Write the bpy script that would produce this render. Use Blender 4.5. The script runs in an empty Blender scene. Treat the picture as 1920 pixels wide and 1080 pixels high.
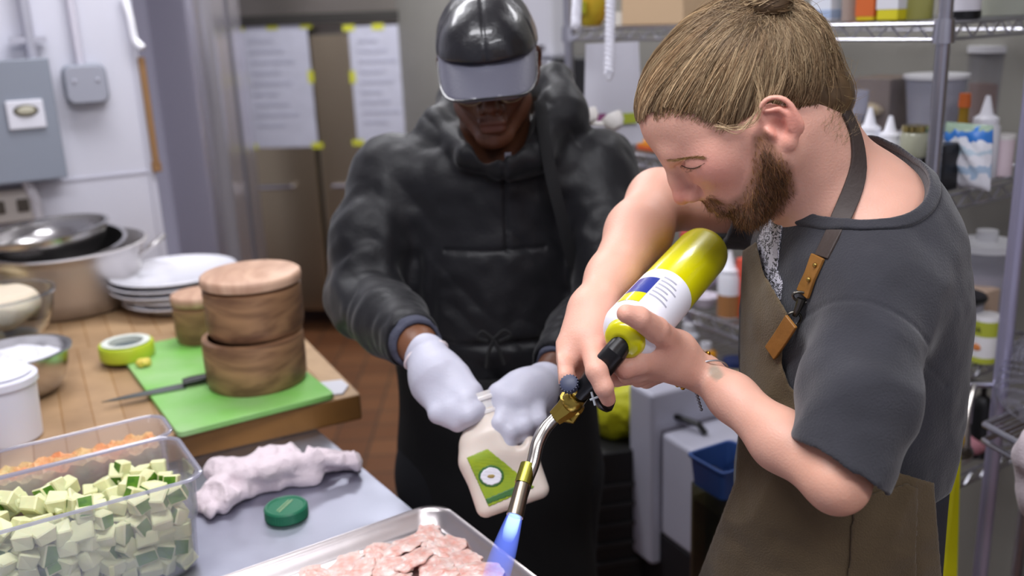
import bpy, bmesh, math, random
import numpy as np
from mathutils import Vector, Matrix
try:
    import openvdb as vdb
except Exception:
    import pyopenvdb as vdb

scene = bpy.context.scene
# ------------------------------------------------------------------ camera
FPX = 1800.0; CAM_H = 1.65
_P = math.radians(16.0); _R = math.radians(2.4)
_f = np.array([0, math.cos(_P), -math.sin(_P)]); _u = np.array([0, math.sin(_P), math.cos(_P)]); _r = np.array([1.0, 0, 0])
FW = _f; RT = _r*math.cos(_R) - _u*math.sin(_R); UP = _u*math.cos(_R) + _r*math.sin(_R)
CO = np.array([0, 0, CAM_H])
cam_data = bpy.data.cameras.new('camera'); cam = bpy.data.objects.new('camera', cam_data)
scene.collection.objects.link(cam); scene.camera = cam
cam.matrix_world = Matrix(((RT[0], UP[0], -FW[0], CO[0]), (RT[1], UP[1], -FW[1], CO[1]), (RT[2], UP[2], -FW[2], CO[2]), (0, 0, 0, 1)))
cam_data.sensor_width = 36.0; cam_data.lens = 36.0*FPX/1920.0
cam_data.clip_start = 0.05; cam_data.clip_end = 60
cam_data.dof.use_dof = True; cam_data.dof.focus_distance = 1.13; cam_data.dof.aperture_fstop = 2.9

# ------------------------------------------------------------------ world, exposure, lamps
world = bpy.data.worlds.new('world'); scene.world = world; world.use_nodes = True
bg = world.node_tree.nodes['Background']; bg.inputs[0].default_value = (0.82, 0.80, 0.95, 1); bg.inputs[1].default_value = 0.38
scene.view_settings.view_transform = 'Standard'; scene.view_settings.look = 'None'
scene.view_settings.gamma = 1.0; scene.view_settings.use_curve_mapping = False
scene.view_settings.exposure = 0.0
scene.cycles.use_denoising = True
scene.cycles.max_bounces = 8; scene.cycles.transparent_max_bounces = 16
scene.cycles.sample_clamp_indirect = 4.0

def area(name, loc, size, power, color=(0.95, 0.95, 1.0), aim=None):
    l = bpy.data.lights.new(name, 'AREA'); l.shape = 'RECTANGLE'; l.size, l.size_y = size; l.energy = power; l.color = color
    o = bpy.data.objects.new(name, l); scene.collection.objects.link(o); o.location = loc
    if aim is not None:
        o.rotation_euler = (Vector(aim) - Vector(loc)).to_track_quat('-Z', 'Y').to_euler()
    return o
LAMPS = [(-0.3, 0.75, 2.66, 1.2, 0.3, 27), (-0.6, 2.3, 2.66, 1.2, 0.3, 22), (-0.1, 4.2, 2.66, 1.2, 0.3, 46), (1.3, 2.3, 2.66, 1.2, 0.3, 20), (0.9, -0.3, 2.66, 1.2, 0.3, 24)]  # third lamp, out of view, is added to brighten the refrigerator end
for i_, (x_, y_, z_, sx_, sy_, pw_) in enumerate(LAMPS):
    area('ceiling_lamp', (x_, y_, z_-0.05), (sx_, sy_), pw_)

# ------------------------------------------------------------------ pixel helpers: a point of the 1920x1080 frame at a depth / height
def W(x, y, d): return CO + d*(FW + RT*(x-960)/FPX - UP*(y-540)/FPX)
def Z(x, y, z):
    v = FW + RT*(x-960)/FPX - UP*(y-540)/FPX
    return CO + v*(z-CAM_H)/v[2]
def nrm(v):
    v = np.array(v, float); return v/np.linalg.norm(v)

# ------------------------------------------------------------------ materials
def lin(c):
    if isinstance(c, str): c = [int(c[i:i+2], 16) for i in (0, 2, 4)]
    return tuple(((x/255.0)/12.92 if x/255.0 <= 0.04045 else ((x/255.0+0.055)/1.055)**2.4) for x in c)
MATS = {}
def mat(name, col, rough=0.5, metal=0.0, bump=0.0, bscale=60.0, var=0.0, vscale=8.0, trans=0.0, sss=0.0, emit=0.0, alpha=1.0, ior=1.45, col2=None, coat=0.0, stretch=(1, 1, 1), attr=False, sheen=0.0, roughvar=0.0, aniso=0.0):
    if name in MATS: return MATS[name]
    m = bpy.data.materials.new(name); m.use_nodes = True; nt = m.node_tree; N = nt.nodes; L = nt.links
    b = N['Principled BSDF']; c = lin(col)
    b.inputs['Base Color'].default_value = (*c, 1); b.inputs['Roughness'].default_value = rough; b.inputs['Metallic'].default_value = metal
    b.inputs['IOR'].default_value = ior; b.inputs['Transmission Weight'].default_value = trans; b.inputs['Alpha'].default_value = alpha
    b.inputs['Coat Weight'].default_value = coat; b.inputs['Sheen Weight'].default_value = sheen
    if aniso: b.inputs['Anisotropic'].default_value = aniso
    if sss:
        b.inputs['Subsurface Weight'].default_value = sss; b.inputs['Subsurface Radius'].default_value = (0.012, 0.005, 0.003); b.inputs['Subsurface Scale'].default_value = 1.0
    if emit:
        b.inputs['Emission Color'].default_value = (*c, 1); b.inputs['Emission Strength'].default_value = emit
    if var or bump or roughvar or col2:
        tc = N.new('ShaderNodeTexCoord'); mp = N.new('ShaderNodeMapping'); mp.inputs['Scale'].default_value = stretch
        L.new(tc.outputs['Object'], mp.inputs[0])
    src = None
    if attr:
        a = N.new('ShaderNodeAttribute'); a.attribute_name = 'Col'; src = a.outputs['Color']
    if var or col2:
        n = N.new('ShaderNodeTexNoise'); n.inputs['Scale'].default_value = vscale; n.inputs['Detail'].default_value = 5
        L.new(mp.outputs[0], n.inputs['Vector'])
        mx = N.new('ShaderNodeMix'); mx.data_type = 'RGBA'
        cr = N.new('ShaderNodeMapRange'); cr.inputs['From Min'].default_value = 0.32; cr.inputs['From Max'].default_value = 0.68
        L.new(n.outputs['Fac'], cr.inputs['Value']); L.new(cr.outputs['Result'], mx.inputs['Factor'])
        if src is not None:
            mx.blend_type = 'MULTIPLY'; L.new(src, mx.inputs[6]); mx.inputs[7].default_value = (1-var, 1-var, 1-var, 1)
        else:
            c2 = lin(col2) if col2 else tuple(x*(1-var) for x in c)
            mx.inputs[6].default_value = (*c, 1); mx.inputs[7].default_value = (*c2, 1)
        src = mx.outputs[2]
    if src is not None: L.new(src, b.inputs['Base Color'])
    if bump or roughvar:
        n2 = N.new('ShaderNodeTexNoise'); n2.inputs['Scale'].default_value = bscale; n2.inputs['Detail'].default_value = 6
        L.new(mp.outputs[0], n2.inputs['Vector'])
        if bump:
            bp = N.new('ShaderNodeBump'); bp.inputs['Strength'].default_value = min(1, bump); bp.inputs['Distance'].default_value = 0.002*max(1, bump)
            L.new(n2.outputs['Fac'], bp.inputs['Height']); L.new(bp.outputs['Normal'], b.inputs['Normal'])
        if roughvar:
            r = N.new('ShaderNodeMapRange'); r.inputs['To Min'].default_value = max(0, rough-roughvar); r.inputs['To Max'].default_value = rough+roughvar
            L.new(n2.outputs['Fac'], r.inputs['Value']); L.new(r.outputs['Result'], b.inputs['Roughness'])
    MATS[name] = m
    return m

# ------------------------------------------------------------------ object helpers
def link(o): scene.collection.objects.link(o); return o
def tag(o, label=None, cat=None, group=None, kind=None):
    if label: o['label'] = label
    if cat: o['category'] = cat
    if group: o['group'] = group
    if kind: o['kind'] = kind
    return o
def thing(name, label, cat, loc=(0, 0, 0), rot=(0, 0, 0), group=None):
    o = bpy.data.objects.new(name, None); o.empty_display_size = 0.05; link(o)
    o.location = Vector([float(v) for v in loc]); o.rotation_euler = rot
    return tag(o, label, cat, group)
class MB:
    """collects shapes into one mesh"""
    def __init__(s): s.v = []; s.f = []
    def add(s, v, f, M=None):
        n = len(s.v)
        if M is not None: v = [M @ Vector(p) for p in v]
        s.v += [tuple(float(c) for c in p) for p in v]; s.f += [tuple(i+n for i in q) for q in f]; return s
    def box(s, c, d, M=None):
        x, y, z = [k/2 for k in d]
        v = [(c[0]+a*x, c[1]+b*y, c[2]+e*z) for a in (-1, 1) for b in (-1, 1) for e in (-1, 1)]
        return s.add(v, [(0, 1, 3, 2), (4, 6, 7, 5), (0, 4, 5, 1), (2, 3, 7, 6), (0, 2, 6, 4), (1, 5, 7, 3)], M)
    def lathe(s, prof, n=40, M=None, caps=True, sx=1, sy=1):
        v = []; f = []
        for r, z in prof:
            for k in range(n):
                a = 2*math.pi*k/n; v.append((r*math.cos(a)*sx, r*math.sin(a)*sy, z))
        for i in range(len(prof)-1):
            for k in range(n):
                k2 = (k+1) % n; f.append((i*n+k, i*n+k2, (i+1)*n+k2, (i+1)*n+k))
        if caps:
            if prof[0][0] > 1e-5: f.append(tuple(range(n))[::-1])
            if prof[-1][0] > 1e-5: f.append(tuple(range((len(prof)-1)*n, len(prof)*n)))
        return s.add(v, f, M)
    def tube(s, pts, r, n=10, M=None, closed=False, flat=1.0, nor=None):
        pts = [Vector([float(c) for c in p]) for p in pts]; m = len(pts)
        rs = r if hasattr(r, '__len__') else [r]*m
        v = []; f = []; prev = None
        for i, p in enumerate(pts):
            if closed: t = pts[(i+1) % m]-pts[i-1]
            else: t = pts[min(i+1, m-1)]-pts[max(i-1, 0)]
            if t.length < 1e-9: t = Vector((0, 0, 1))
            t.normalize()
            if nor is not None: a = Vector([float(c) for c in nor])
            elif prev is None: a = Vector((0, 0, 1)) if abs(t.z) < 0.9 else Vector((1, 0, 0))
            else: a = prev
            a = (a - t*a.dot(t)); a.normalize(); prev = a; b = t.cross(a)
            for k in range(n):
                q = 2*math.pi*k/n; v.append(p + a*math.cos(q)*rs[i]*flat + b*math.sin(q)*rs[i])
        for i in range(m if closed else m-1):
            j = (i+1) % m
            for k in range(n):
                k2 = (k+1) % n; f.append((i*n+k, i*n+k2, j*n+k2, j*n+k))
        if not closed: f.append(tuple(range(n))[::-1]); f.append(tuple(range((m-1)*n, m*n)))
        return s.add(v, f, M)
    def ball(s, c, r, n=20, M=None):
        r = r if hasattr(r, '__len__') else (r, r, r)
        v = []; f = []; h = n//2
        for i in range(h+1):
            t = math.pi*i/h
            for k in range(n):
                a = 2*math.pi*k/n; v.append((c[0]+r[0]*math.sin(t)*math.cos(a), c[1]+r[1]*math.sin(t)*math.sin(a), c[2]-r[2]*math.cos(t)))
        for i in range(h):
            for k in range(n): f.append((i*n+k, i*n+(k+1) % n, (i+1)*n+(k+1) % n, (i+1)*n+k))
        return s.add(v, f, M)
    def prism(s, poly, z0, z1, M=None):
        n = len(poly); v = [(x, y, z0) for x, y in poly]+[(x, y, z1) for x, y in poly]
        f = [tuple(range(n))[::-1], tuple(range(n, 2*n))]+[(i, (i+1) % n, (i+1) % n+n, i+n) for i in range(n)]
        return s.add(v, f, M)
    def build(s, name, m, parent=None, smooth=True, bevel=0.0, seg=2, world=False, auto=35, sub=0):
        me = bpy.data.meshes.new(name); me.from_pydata(s.v, [], s.f)
        bm = bmesh.new(); bm.from_mesh(me); bmesh.ops.remove_doubles(bm, verts=bm.verts, dist=1e-6)
        bmesh.ops.recalc_face_normals(bm, faces=bm.faces); bm.to_mesh(me); bm.free()
        if smooth:
            me.polygons.foreach_set('use_smooth', [True]*len(me.polygons))
            try: me.set_sharp_from_angle(angle=math.radians(auto))
            except Exception: pass
        me.materials.append(m)
        o = link(bpy.data.objects.new(name, me))
        if parent is not None:
            o.parent = parent
            if world: o.matrix_parent_inverse = parent_inv(parent)
        if bevel:
            b = o.modifiers.new('bevel', 'BEVEL'); b.width = bevel; b.segments = seg; b.limit_method = 'ANGLE'; b.angle_limit = math.radians(40); b.harden_normals = True
        if sub:
            b = o.modifiers.new('sub', 'SUBSURF'); b.levels = sub; b.render_levels = sub
        return o
def parent_inv(p):
    chain = Matrix.Identity(4)
    q = p
    while q is not None:
        chain = q.matrix_parent_inverse @ q.matrix_basis @ chain if q.parent is not None else q.matrix_basis @ chain
        q = q.parent
    return chain.inverted()
def frame(o, x, z):
    """matrix whose local x and z follow the given directions at origin o"""
    z = Vector([float(c) for c in z]).normalized(); x = Vector([float(c) for c in x]); x = (x - z*x.dot(z)).normalized(); y = z.cross(x)
    return Matrix(((x.x, y.x, z.x, float(o[0])), (x.y, y.y, z.y, float(o[1])), (x.z, y.z, z.z, float(o[2])), (0, 0, 0, 1)))
def T(x, y, z, rz=0.0): return Matrix.Translation((float(x), float(y), float(z))) @ Matrix.Rotation(rz, 4, 'Z')
def copy_tree(o, parent=None):
    c = o.copy(); scene.collection.objects.link(c)
    if parent is not None: c.parent = parent
    for ch in list(o.children): copy_tree(ch, c)
    return c
def spline(pts, n):
    P = np.array(pts, float); P = np.vstack([2*P[0]-P[1], P, 2*P[-1]-P[-2]]); out = []
    m = len(P)-3
    for q in np.linspace(0, m-1e-6, n):
        i = int(q); t = q-i; a, b, c, d = P[i:i+4]
        out.append(0.5*((2*b)+(-a+c)*t+(2*a-5*b+4*c-d)*t*t+(-a+3*b-3*c+d)*t**3))
    return np.array(out)

# ------------------------------------------------------------------ signed-distance sculpting
BC = None; BR = 0.0; FAR = 0.085
def noise3(p, seed=0):
    """smooth lattice noise in -1..1 for points (n,3)"""
    i = np.floor(p).astype(np.int64); f = (p-i).astype(np.float32); f = f*f*(3-2*f); r = 0
    for dx in (0, 1):
        wx = f[:, 0] if dx else 1-f[:, 0]
        for dy in (0, 1):
            wy = f[:, 1] if dy else 1-f[:, 1]
            for dz in (0, 1):
                wz = f[:, 2] if dz else 1-f[:, 2]
                h = ((i[:, 0]+dx)*73856093) ^ ((i[:, 1]+dy)*19349663) ^ ((i[:, 2]+dz)*83492791) ^ (seed*2654435761 & 0xffffffff)
                h = (h ^ (h >> 13))*1274126177; h = (h ^ (h >> 16)) & 0xffff
                r = r + wx*wy*wz*(h/32767.5-1).astype(np.float32)
    return r
def far(c, r):
    lb = float(np.linalg.norm(BC-c))-r-BR
    return lb if lb > FAR else None
def cap(a, b, ra, rb=None, flat=None):
    a = np.array(a, np.float32); b = np.array(b, np.float32); rb = ra if rb is None else rb
    c = (a+b)/2; rad = float(np.linalg.norm(b-a))/2+max(ra, rb); ba = b-a; bb = max(float(ba@ba), 1e-12)
    if flat is not None: fn = nrm(flat[0]).astype(np.float32); fs = flat[1]; rad *= max(1, fs)
    def f(p):
        q = far(c, rad)
        if q is not None: return q
        pa = p-a; t = np.clip(pa@ba/bb, 0, 1); e = pa-t[:, None]*ba
        if flat is not None:
            e = e + (e@fn)[:, None]*fn*(1/fs-1)
            return (np.sqrt((e*e).sum(1))-(ra+(rb-ra)*t))*min(1, fs)**0.5
        return np.sqrt((e*e).sum(1))-(ra+(rb-ra)*t)
    return f
def ell(c, r, ax=None):
    c = np.array(c, np.float32); r = np.array(r, np.float32); A = np.eye(3, dtype=np.float32) if ax is None else np.array([nrm(a) for a in ax], np.float32)
    rad = float(r.max())
    def f(p):
        q = far(c, rad)
        if q is not None: return q
        e = (p-c)@A.T; k0 = np.sqrt(((e/r)**2).sum(1)); k1 = np.sqrt(((e/(r*r))**2).sum(1))+1e-9
        return k0*(k0-1)/k1
    return f
def rbox(c, h, ax=None, rr=0.01):
    c = np.array(c, np.float32); h = np.array(h, np.float32)-rr; A = np.eye(3, dtype=np.float32) if ax is None else np.array([nrm(a) for a in ax], np.float32)
    rad = float(np.linalg.norm(h))+rr
    def f(p):
        q = far(c, rad)
        if q is not None: return q
        e = np.abs((p-c)@A.T)-h
        return np.sqrt((np.maximum(e, 0)**2).sum(1))+np.minimum(e.max(1), 0)-rr
    return f
def smin(a, b, k):
    if k <= 0: return np.minimum(a, b)
    h = np.maximum(k-np.abs(a-b), 0)/k
    return np.minimum(a, b)-h*h*k*0.25
def smax(a, b, k): return -smin(-a, -b, k)
def U(*fs, k=0.01):
    """smooth union; an item may be (f, k)"""
    def f(p):
        r = None
        for g in fs:
            g, kk = g if isinstance(g, tuple) else (g, k)
            v = g(p); r = v if r is None else smin(r, v, kk)
        return r
    return f
def D(a, b, k=0.002): return lambda p: smax(a(p), -b(p), k)
def I(a, b, k=0.002): return lambda p: smax(a(p), b(p), k)
def OFF(a, r): return lambda p: a(p)-r
def HALF(pt, n):
    pt = np.array(pt, np.float32); n = nrm(n).astype(np.float32)
    return lambda p: (p-pt)@n
def chain(pts, rs, k=0.0, flat=None):
    return U(*[cap(pts[i], pts[i+1], rs[i], rs[i+1], flat) for i in range(len(pts)-1)], k=k) if len(pts) > 1 else None
def DISP(a, g, band=0.03):
    """displace surface of a by g(p)"""
    def f(p):
        d = a(p)
        if np.ndim(d) == 0: return d
        m = np.abs(d) < band
        if m.any():
            d = np.array(d, copy=True); d[m] += g(p[m])
        return d
    return f
def POLY(poly, dmin=0.0, dmax=99.0):
    """signed distance to an outline drawn in the frame and extruded along the view"""
    P = np.array(poly, np.float32)
    def f(p):
        q = p-CO.astype(np.float32); dd = q@FW.astype(np.float32)
        x = 960+FPX*(q@RT.astype(np.float32))/dd; y = 540-FPX*(q@UP.astype(np.float32))/dd
        best = np.full(len(p), 1e9, np.float32); ins = np.zeros(len(p), bool)
        for i in range(len(P)):
            a = P[i-1]; b = P[i]; e = b-a; wx = x-a[0]; wy = y-a[1]
            t = np.clip((wx*e[0]+wy*e[1])/max(float(e@e), 1e-9), 0, 1)
            best = np.minimum(best, (wx-e[0]*t)**2+(wy-e[1]*t)**2)
            c = ((a[1] > y) != (b[1] > y)) & (x < (b[0]-a[0])*(y-a[1])/((b[1]-a[1]) if abs(b[1]-a[1]) > 1e-9 else 1e-9)+a[0])
            ins ^= c
        s = np.sqrt(best)*np.where(ins, -1, 1)*dd/FPX
        s = np.maximum(s, dmin-dd); s = np.maximum(s, dd-dmax)
        return s
    return f
def field_at(f, pts):
    """evaluate anywhere (no culling)"""
    global BC, BR
    BC = np.zeros(3); BR = 1e6
    return f(np.asarray(pts, np.float32))
def sculpt(f, lo, hi, vox, name, m, parent=None, color=None, world=True):
    """polygonise f inside the box lo..hi; one closed mesh in world space"""
    global BC, BR
    N = 24; lo = np.array(lo, float); hi = np.array(hi, float)
    nb = np.ceil((hi-lo)/(vox*N)).astype(int)
    g = vdb.FloatGrid(0.05)
    ii = np.stack(np.meshgrid(np.arange(N), np.arange(N), np.arange(N), indexing='ij'), -1).reshape(-1, 3).astype(np.float32)
    for bx in range(nb[0]):
        for by in range(nb[1]):
            for bz in range(nb[2]):
                o = np.array((bx, by, bz))*N
                c = lo+(o+N/2)*vox; BC = c; BR = vox*N*0.87
                v0 = f(np.array([c], np.float32)); v0 = float(np.min(v0))
                if v0 > BR*1.25+0.02: continue
                if v0 < -BR*2.2-0.02:
                    g.copyFromArray(np.full((N, N, N), -0.05, np.float32), ijk=tuple(int(q) for q in o)); continue
                v = f((ii+o)*vox+lo.astype(np.float32))
                if np.ndim(v) == 0: v = np.full(N**3, v)
                g.copyFromArray(np.clip(v, -0.05, 0.05).reshape(N, N, N).astype(np.float32), ijk=tuple(int(q) for q in o))
    g.prune() if hasattr(g, 'prune') else None
    pts, quads = g.convertToQuads(isovalue=0.0)[:2]
    pts = np.array(pts, np.float64)*vox+lo
    me = bpy.data.meshes.new(name)
    quads = np.array(quads)
    me.vertices.add(len(pts)); me.vertices.foreach_set('co', pts.astype(np.float32).ravel())
    me.loops.add(quads.size); me.loops.foreach_set('vertex_index', quads.astype(np.int32).ravel())
    me.polygons.add(len(quads)); me.polygons.foreach_set('loop_start', np.arange(0, quads.size, 4, dtype=np.int32))
    me.update(calc_edges=True); me.validate()
    me.polygons.foreach_set('use_smooth', np.ones(len(me.polygons), bool))
    if color is not None:
        BC = np.zeros(3); BR = 1e6
        c = color(pts); at = me.color_attributes.new('Col', 'FLOAT_COLOR', 'POINT')
        at.data.foreach_set('color', np.concatenate([c, np.ones((len(c), 1))], 1).astype(np.float32).ravel())
    me.materials.append(m)
    ob = link(bpy.data.objects.new(name, me))
    if parent is not None: ob.parent = parent; ob.matrix_parent_inverse = parent_inv(parent)
    print('SCULPT', name, len(pts))
    return ob
def strands(paths, r0, name, m, parent, cols=None, n=3, taper=True):
    """many thin hairs as one mesh; paths (N,T,3)"""
    N, Tn, _ = paths.shape
    t = np.gradient(paths, axis=1); t /= np.linalg.norm(t, axis=2, keepdims=True)+1e-12
    a = np.cross(t, np.array([0.31, 0.52, 0.79])); a /= np.linalg.norm(a, axis=2, keepdims=True)+1e-12; b = np.cross(t, a)
    rr = (np.asarray(r0).reshape(-1, 1, 1) if np.ndim(r0) else r0)*(np.linspace(1, 0.25, Tn)[None, :, None] if taper else 1.0)
    V = np.stack([paths+rr*(a*math.cos(2*math.pi*k/n)+b*math.sin(2*math.pi*k/n)) for k in range(n)], 2).reshape(-1, 3)
    idx = np.arange(N*Tn*n).reshape(N, Tn, n)
    q = np.stack([idx[:, :-1, :], np.roll(idx, -1, 2)[:, :-1, :], np.roll(idx, -1, 2)[:, 1:, :], idx[:, 1:, :]], -1).reshape(-1, 4)
    me = bpy.data.meshes.new(name)
    me.vertices.add(len(V)); me.vertices.foreach_set('co', V.astype(np.float32).ravel())
    me.loops.add(q.size); me.loops.foreach_set('vertex_index', q.astype(np.int32).ravel())
    me.polygons.add(len(q)); me.polygons.foreach_set('loop_start', np.arange(0, q.size, 4, dtype=np.int32))
    me.update(calc_edges=True)
    me.polygons.foreach_set('use_smooth', np.ones(len(me.polygons), bool))
    if cols is not None:
        c = np.repeat(cols, Tn*n, 0); at = me.color_attributes.new('Col', 'FLOAT_COLOR', 'POINT')
        at.data.foreach_set('color', np.concatenate([c, np.ones((len(c), 1))], 1).astype(np.float32).ravel())
    me.materials.append(m)
    ob = link(bpy.data.objects.new(name, me))
    if parent is not None: ob.parent = parent; ob.matrix_parent_inverse = parent_inv(parent)
    return ob
rnd = random.Random(7); nr = np.random.default_rng(5)
# ================================================================== SETTING
def struct(o): o['kind'] = 'structure'; return o
WALLM = mat('wall_panel', 'cfcfda', 0.35, bump=0.12, bscale=25, var=0.05, vscale=3)
WALLB = mat('wall_paint', 'b9b8bd', 0.6, bump=0.1, bscale=20, var=0.08, vscale=2)
CEIL = mat('ceiling_tile', 'd8d8dc', 0.8, bump=0.3, bscale=60)
# quarry tile floor
FM = mat('quarry_tile', '7c5234', 0.42, bump=0.2, bscale=30)
_nt = FM.node_tree; _b = _nt.nodes['Principled BSDF']; _bk = _nt.nodes.new('ShaderNodeTexBrick'); _tc = _nt.nodes.new('ShaderNodeTexCoord')
_bk.offset = 0.0; _bk.inputs['Scale'].default_value = 1.0; _bk.inputs['Brick Width'].default_value = 0.15; _bk.inputs['Row Height'].default_value = 0.15; _bk.inputs['Mortar Size'].default_value = 0.004
_bk.inputs['Color1'].default_value = (*lin('7f5436'), 1); _bk.inputs['Color2'].default_value = (*lin('6a432b'), 1); _bk.inputs['Mortar'].default_value = (*lin('40332a'), 1)
_nt.links.new(_tc.outputs['Object'], _bk.inputs['Vector']); _nt.links.new(_bk.outputs['Color'], _b.inputs['Base Color'])
m = MB(); m.box((0.3, 2.6, -0.05), (6.4, 7.4, 0.1)); struct(m.build('floor', FM))
m = MB(); m.box((0.3, 2.6, 2.75), (6.4, 7.4, 0.1)); struct(m.build('ceiling', CEIL))
m = MB(); m.box((0.3, 6.2, 1.35), (6.4, 0.1, 2.7)); struct(m.build('wall_back', WALLB))
WP = np.array([-1.05, 2.84, 0]); WD = nrm((-0.88, -0.475, 0)); WN = nrm((0.475, -0.88, 0))
def wallmat(): return frame(WP, WD, (0, 0, 1))       # x along the wall to the left, y = -WN (into the wall)
MW = wallmat(); _ys = 1 if (MW.to_3x3() @ Vector((0, 1, 0))).dot(Vector(WN)) > 0 else -1
m = MB(); m.box((0.95, -_ys*0.06, 1.35), (1.9, 0.12, 2.7), MW); struct(m.build('wall_left', WALLM))
m = MB(); m.box((0.95, _ys*0.002, 1.242), (1.9, 0.004, 0.006), MW); m.box((0.002, _ys*0.003, 1.35), (0.02, 0.006, 2.7), MW); struct(m.build('trim_1', mat('panel_trim', 'c2c2ce', 0.3)))
# wall behind the wire shelves
FR = np.array([0.791, 1.767, 0]); D1 = nrm((-0.526, 0.85, 0)); D2 = nrm((0.85, 0.526, 0))
def SH(s, t, z): return FR+D1*s+D2*t+np.array([0, 0, z])
ang1 = math.atan2(D1[1], D1[0])
WB = mat('wall_olive', '94928a', 0.6, bump=0.1, bscale=20, var=0.10, vscale=3)
m = MB(); m.box((1.05, -0.60, 1.35), (5.2, 0.1, 2.7), T(*SH(0, 0, 0), ang1)); struct(m.build('wall_right', WB))
# ceiling lamps
for i_, (x_, y_, z_, sx_, sy_, pw_) in enumerate(LAMPS):
    t = thing('ceiling_light', 'recessed fluorescent ceiling panel, number out of view above the kitchen', 'light', (x_, y_, 2.7), group='ceiling panels')
    m = MB()
    for a in (-1, 1): m.box((0, a*(sy_/2+0.015), -0.012), (sx_+0.06, 0.03, 0.03)); m.box((a*(sx_/2+0.015), 0, -0.012), (0.03, sy_, 0.03))
    m.build('frame', mat('lamp_frame', 'dadade', 0.5), t)
    m = MB(); m.box((0, 0, -0.006), (sx_, sy_, 0.01)); m.build('diffuser', mat('lamp_diffuser', 'ffffff', 0.5, emit=2.0), t)
    t['label'] = 'long fluorescent ceiling panel in a white frame out of view above the kitchen'
# ------------------------------------------------------------------ refrigerator at the far end
STL = mat('brushed_steel', 'c2b498', 0.30, 1.0, bump=0.15, bscale=40, stretch=(1, 1, 12), roughvar=0.06)
fx = np.array([-0.99, 5.0, 0]); fdir = nrm((1, -0.14, 0)); MF = frame((-1.04, 5.02, 0), fdir, (0, 0, 1))
_fy = (MF.to_3x3() @ Vector((0, 1, 0))); fs = -1 if _fy.y > 0 else 1      # fs*y points to the camera
fr = thing('refrigerator', 'two-door stainless steel refrigerator with paper sheets taped on its doors', 'refrigerator', (-1.04, 5.02, 0))
def fbox(name, c, d, mt, bev=0.004, par=None):
    q = MB(); q.box((c[0], fs*c[1], c[2]), d, MF); return q.build(name, mt, par or fr, world=True, bevel=bev)
fbox('body', (0.07, -0.40, 1.07), (1.26, 0.74, 1.90), mat('steel_side', '8f8a82', 0.4, 1.0, bump=0.1, bscale=30))
for k, (cx, w_) in enumerate(((-0.245, 0.595), (0.375, 0.595))):
    d_ = fbox('door', (cx, 0.0, 0.86), (w_, 0.05, 1.44), STL, 0.008)
    hx = cx+(-0.02 if k == 0 else 0.02)*1 + (0.10 if k == 0 else -0.16)
    q = MB(); q.box((hx, fs*0.045, 0.82), (0.20, 0.03, 0.022), MF); q.build('handle', mat('handle_steel', 'd2d2da', 0.25, 1.0), d_, world=True, bevel=0.008)
fbox('top_panel', (0.07, 0.0, 1.78), (1.26, 0.06, 0.32), mat('steel_dark', '9a948a', 0.4, 1.0), 0.006)
fbox('vent_strip', (0.07, 0.035, 1.66), (1.26, 0.02, 0.05), mat('vent_dark', '4a4844', 0.5, 0.6), 0.004)
for sx in (-0.5, 0.64):
    q = MB(); q.lathe([(0.025, 0.0), (0.025, 0.13)], 16, MF @ Matrix.Translation((sx, fs*-0.08, 0))); q.build('leg', mat('dark_foot', '202020', 0.5), fr, world=True)
PAP = mat('paper', 'c9cad8', 0.7, var=0.10, vscale=12); TAP = mat('yellow_tape', 'cfd03c', 0.5); INK = mat('faded_ink', 'b7b8c8', 0.8)
def sheet(cx, cz, w_, h_, lab, n=9):
    t = thing('paper_sheet', lab, 'paper', tuple(MF @ Vector((cx, fs*0.027, cz))))
    q = MB(); nx, nz = 10, 14; v = []; f = []
    for L_ in (0, 1):
        for i in range(nx+1):
            for j in range(nz+1):
                v.append((cx+w_*(i/nx-0.5), fs*(0.029+0.0012*L_+0.003*abs(math.sin(i*1.7+j))), cz+h_*(j/nz-0.5)))
    N_ = (nx+1)*(nz+1)
    for i in range(nx):
        for j in range(nz):
            a = i*(nz+1)+j; qd = (a, a+1, a+nz+2, a+nz+1); f.append(qd); f.append(tuple(x+N_ for x in qd[::-1]))
    q.add(v, f, MF); q.build('sheet', PAP, t, world=True)
    tp_ = [(-0.5, 0.5), (0.5, 0.5), (-0.5, -0.5), (0.5, -0.5), (0, 0.5), (-0.5, 0.08), (0.5, 0.08)]
    for a, b in tp_:
        q = MB(); q.box((cx+a*w_*0.98, fs*0.034, cz+b*h_*0.98), (0.06, 0.001, 0.03) if b*b > 0.1 else (0.03, 0.001, 0.06), MF); q.build('tape', TAP, t, world=True)
    q = MB()
    for k in range(n):
        z_ = cz+h_*(0.38-0.78*k/n); x0 = cx-w_*0.36; l_ = w_*(0.35+0.35*((k*7) % 5)/5); q.box((x0+l_/2, fs*0.0345, z_), (l_, 0.001, 0.012), MF)
    q.build('handwriting', INK, t, world=True)
def fpos(px, py):       # pixel -> x,z on the door plane
    v = FW+RT*(px-960)/FPX-UP*(py-540)/FPX; o = np.array(MF.translation); n = np.array(_fy); tt = ((o-CO)@n)/(v@n); P = MF.inverted() @ Vector(CO+v*tt); return P.x, P.z
a_ = fpos(447, 50); b_ = fpos(604, 273); sheet((a_[0]+b_[0])/2, (a_[1]+b_[1])/2, abs(b_[0]-a_[0])-0.02, abs(a_[1]-b_[1]), 'large white paper sheet taped to the left refrigerator door')
a_ = fpos(652, 50); b_ = fpos(786, 265); sheet((a_[0]+b_[0])/2, (a_[1]+b_[1])/2, abs(b_[0]-a_[0])-0.02, abs(a_[1]-b_[1]), 'white paper sheet taped to the refrigerator door nearest the capped person')
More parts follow.
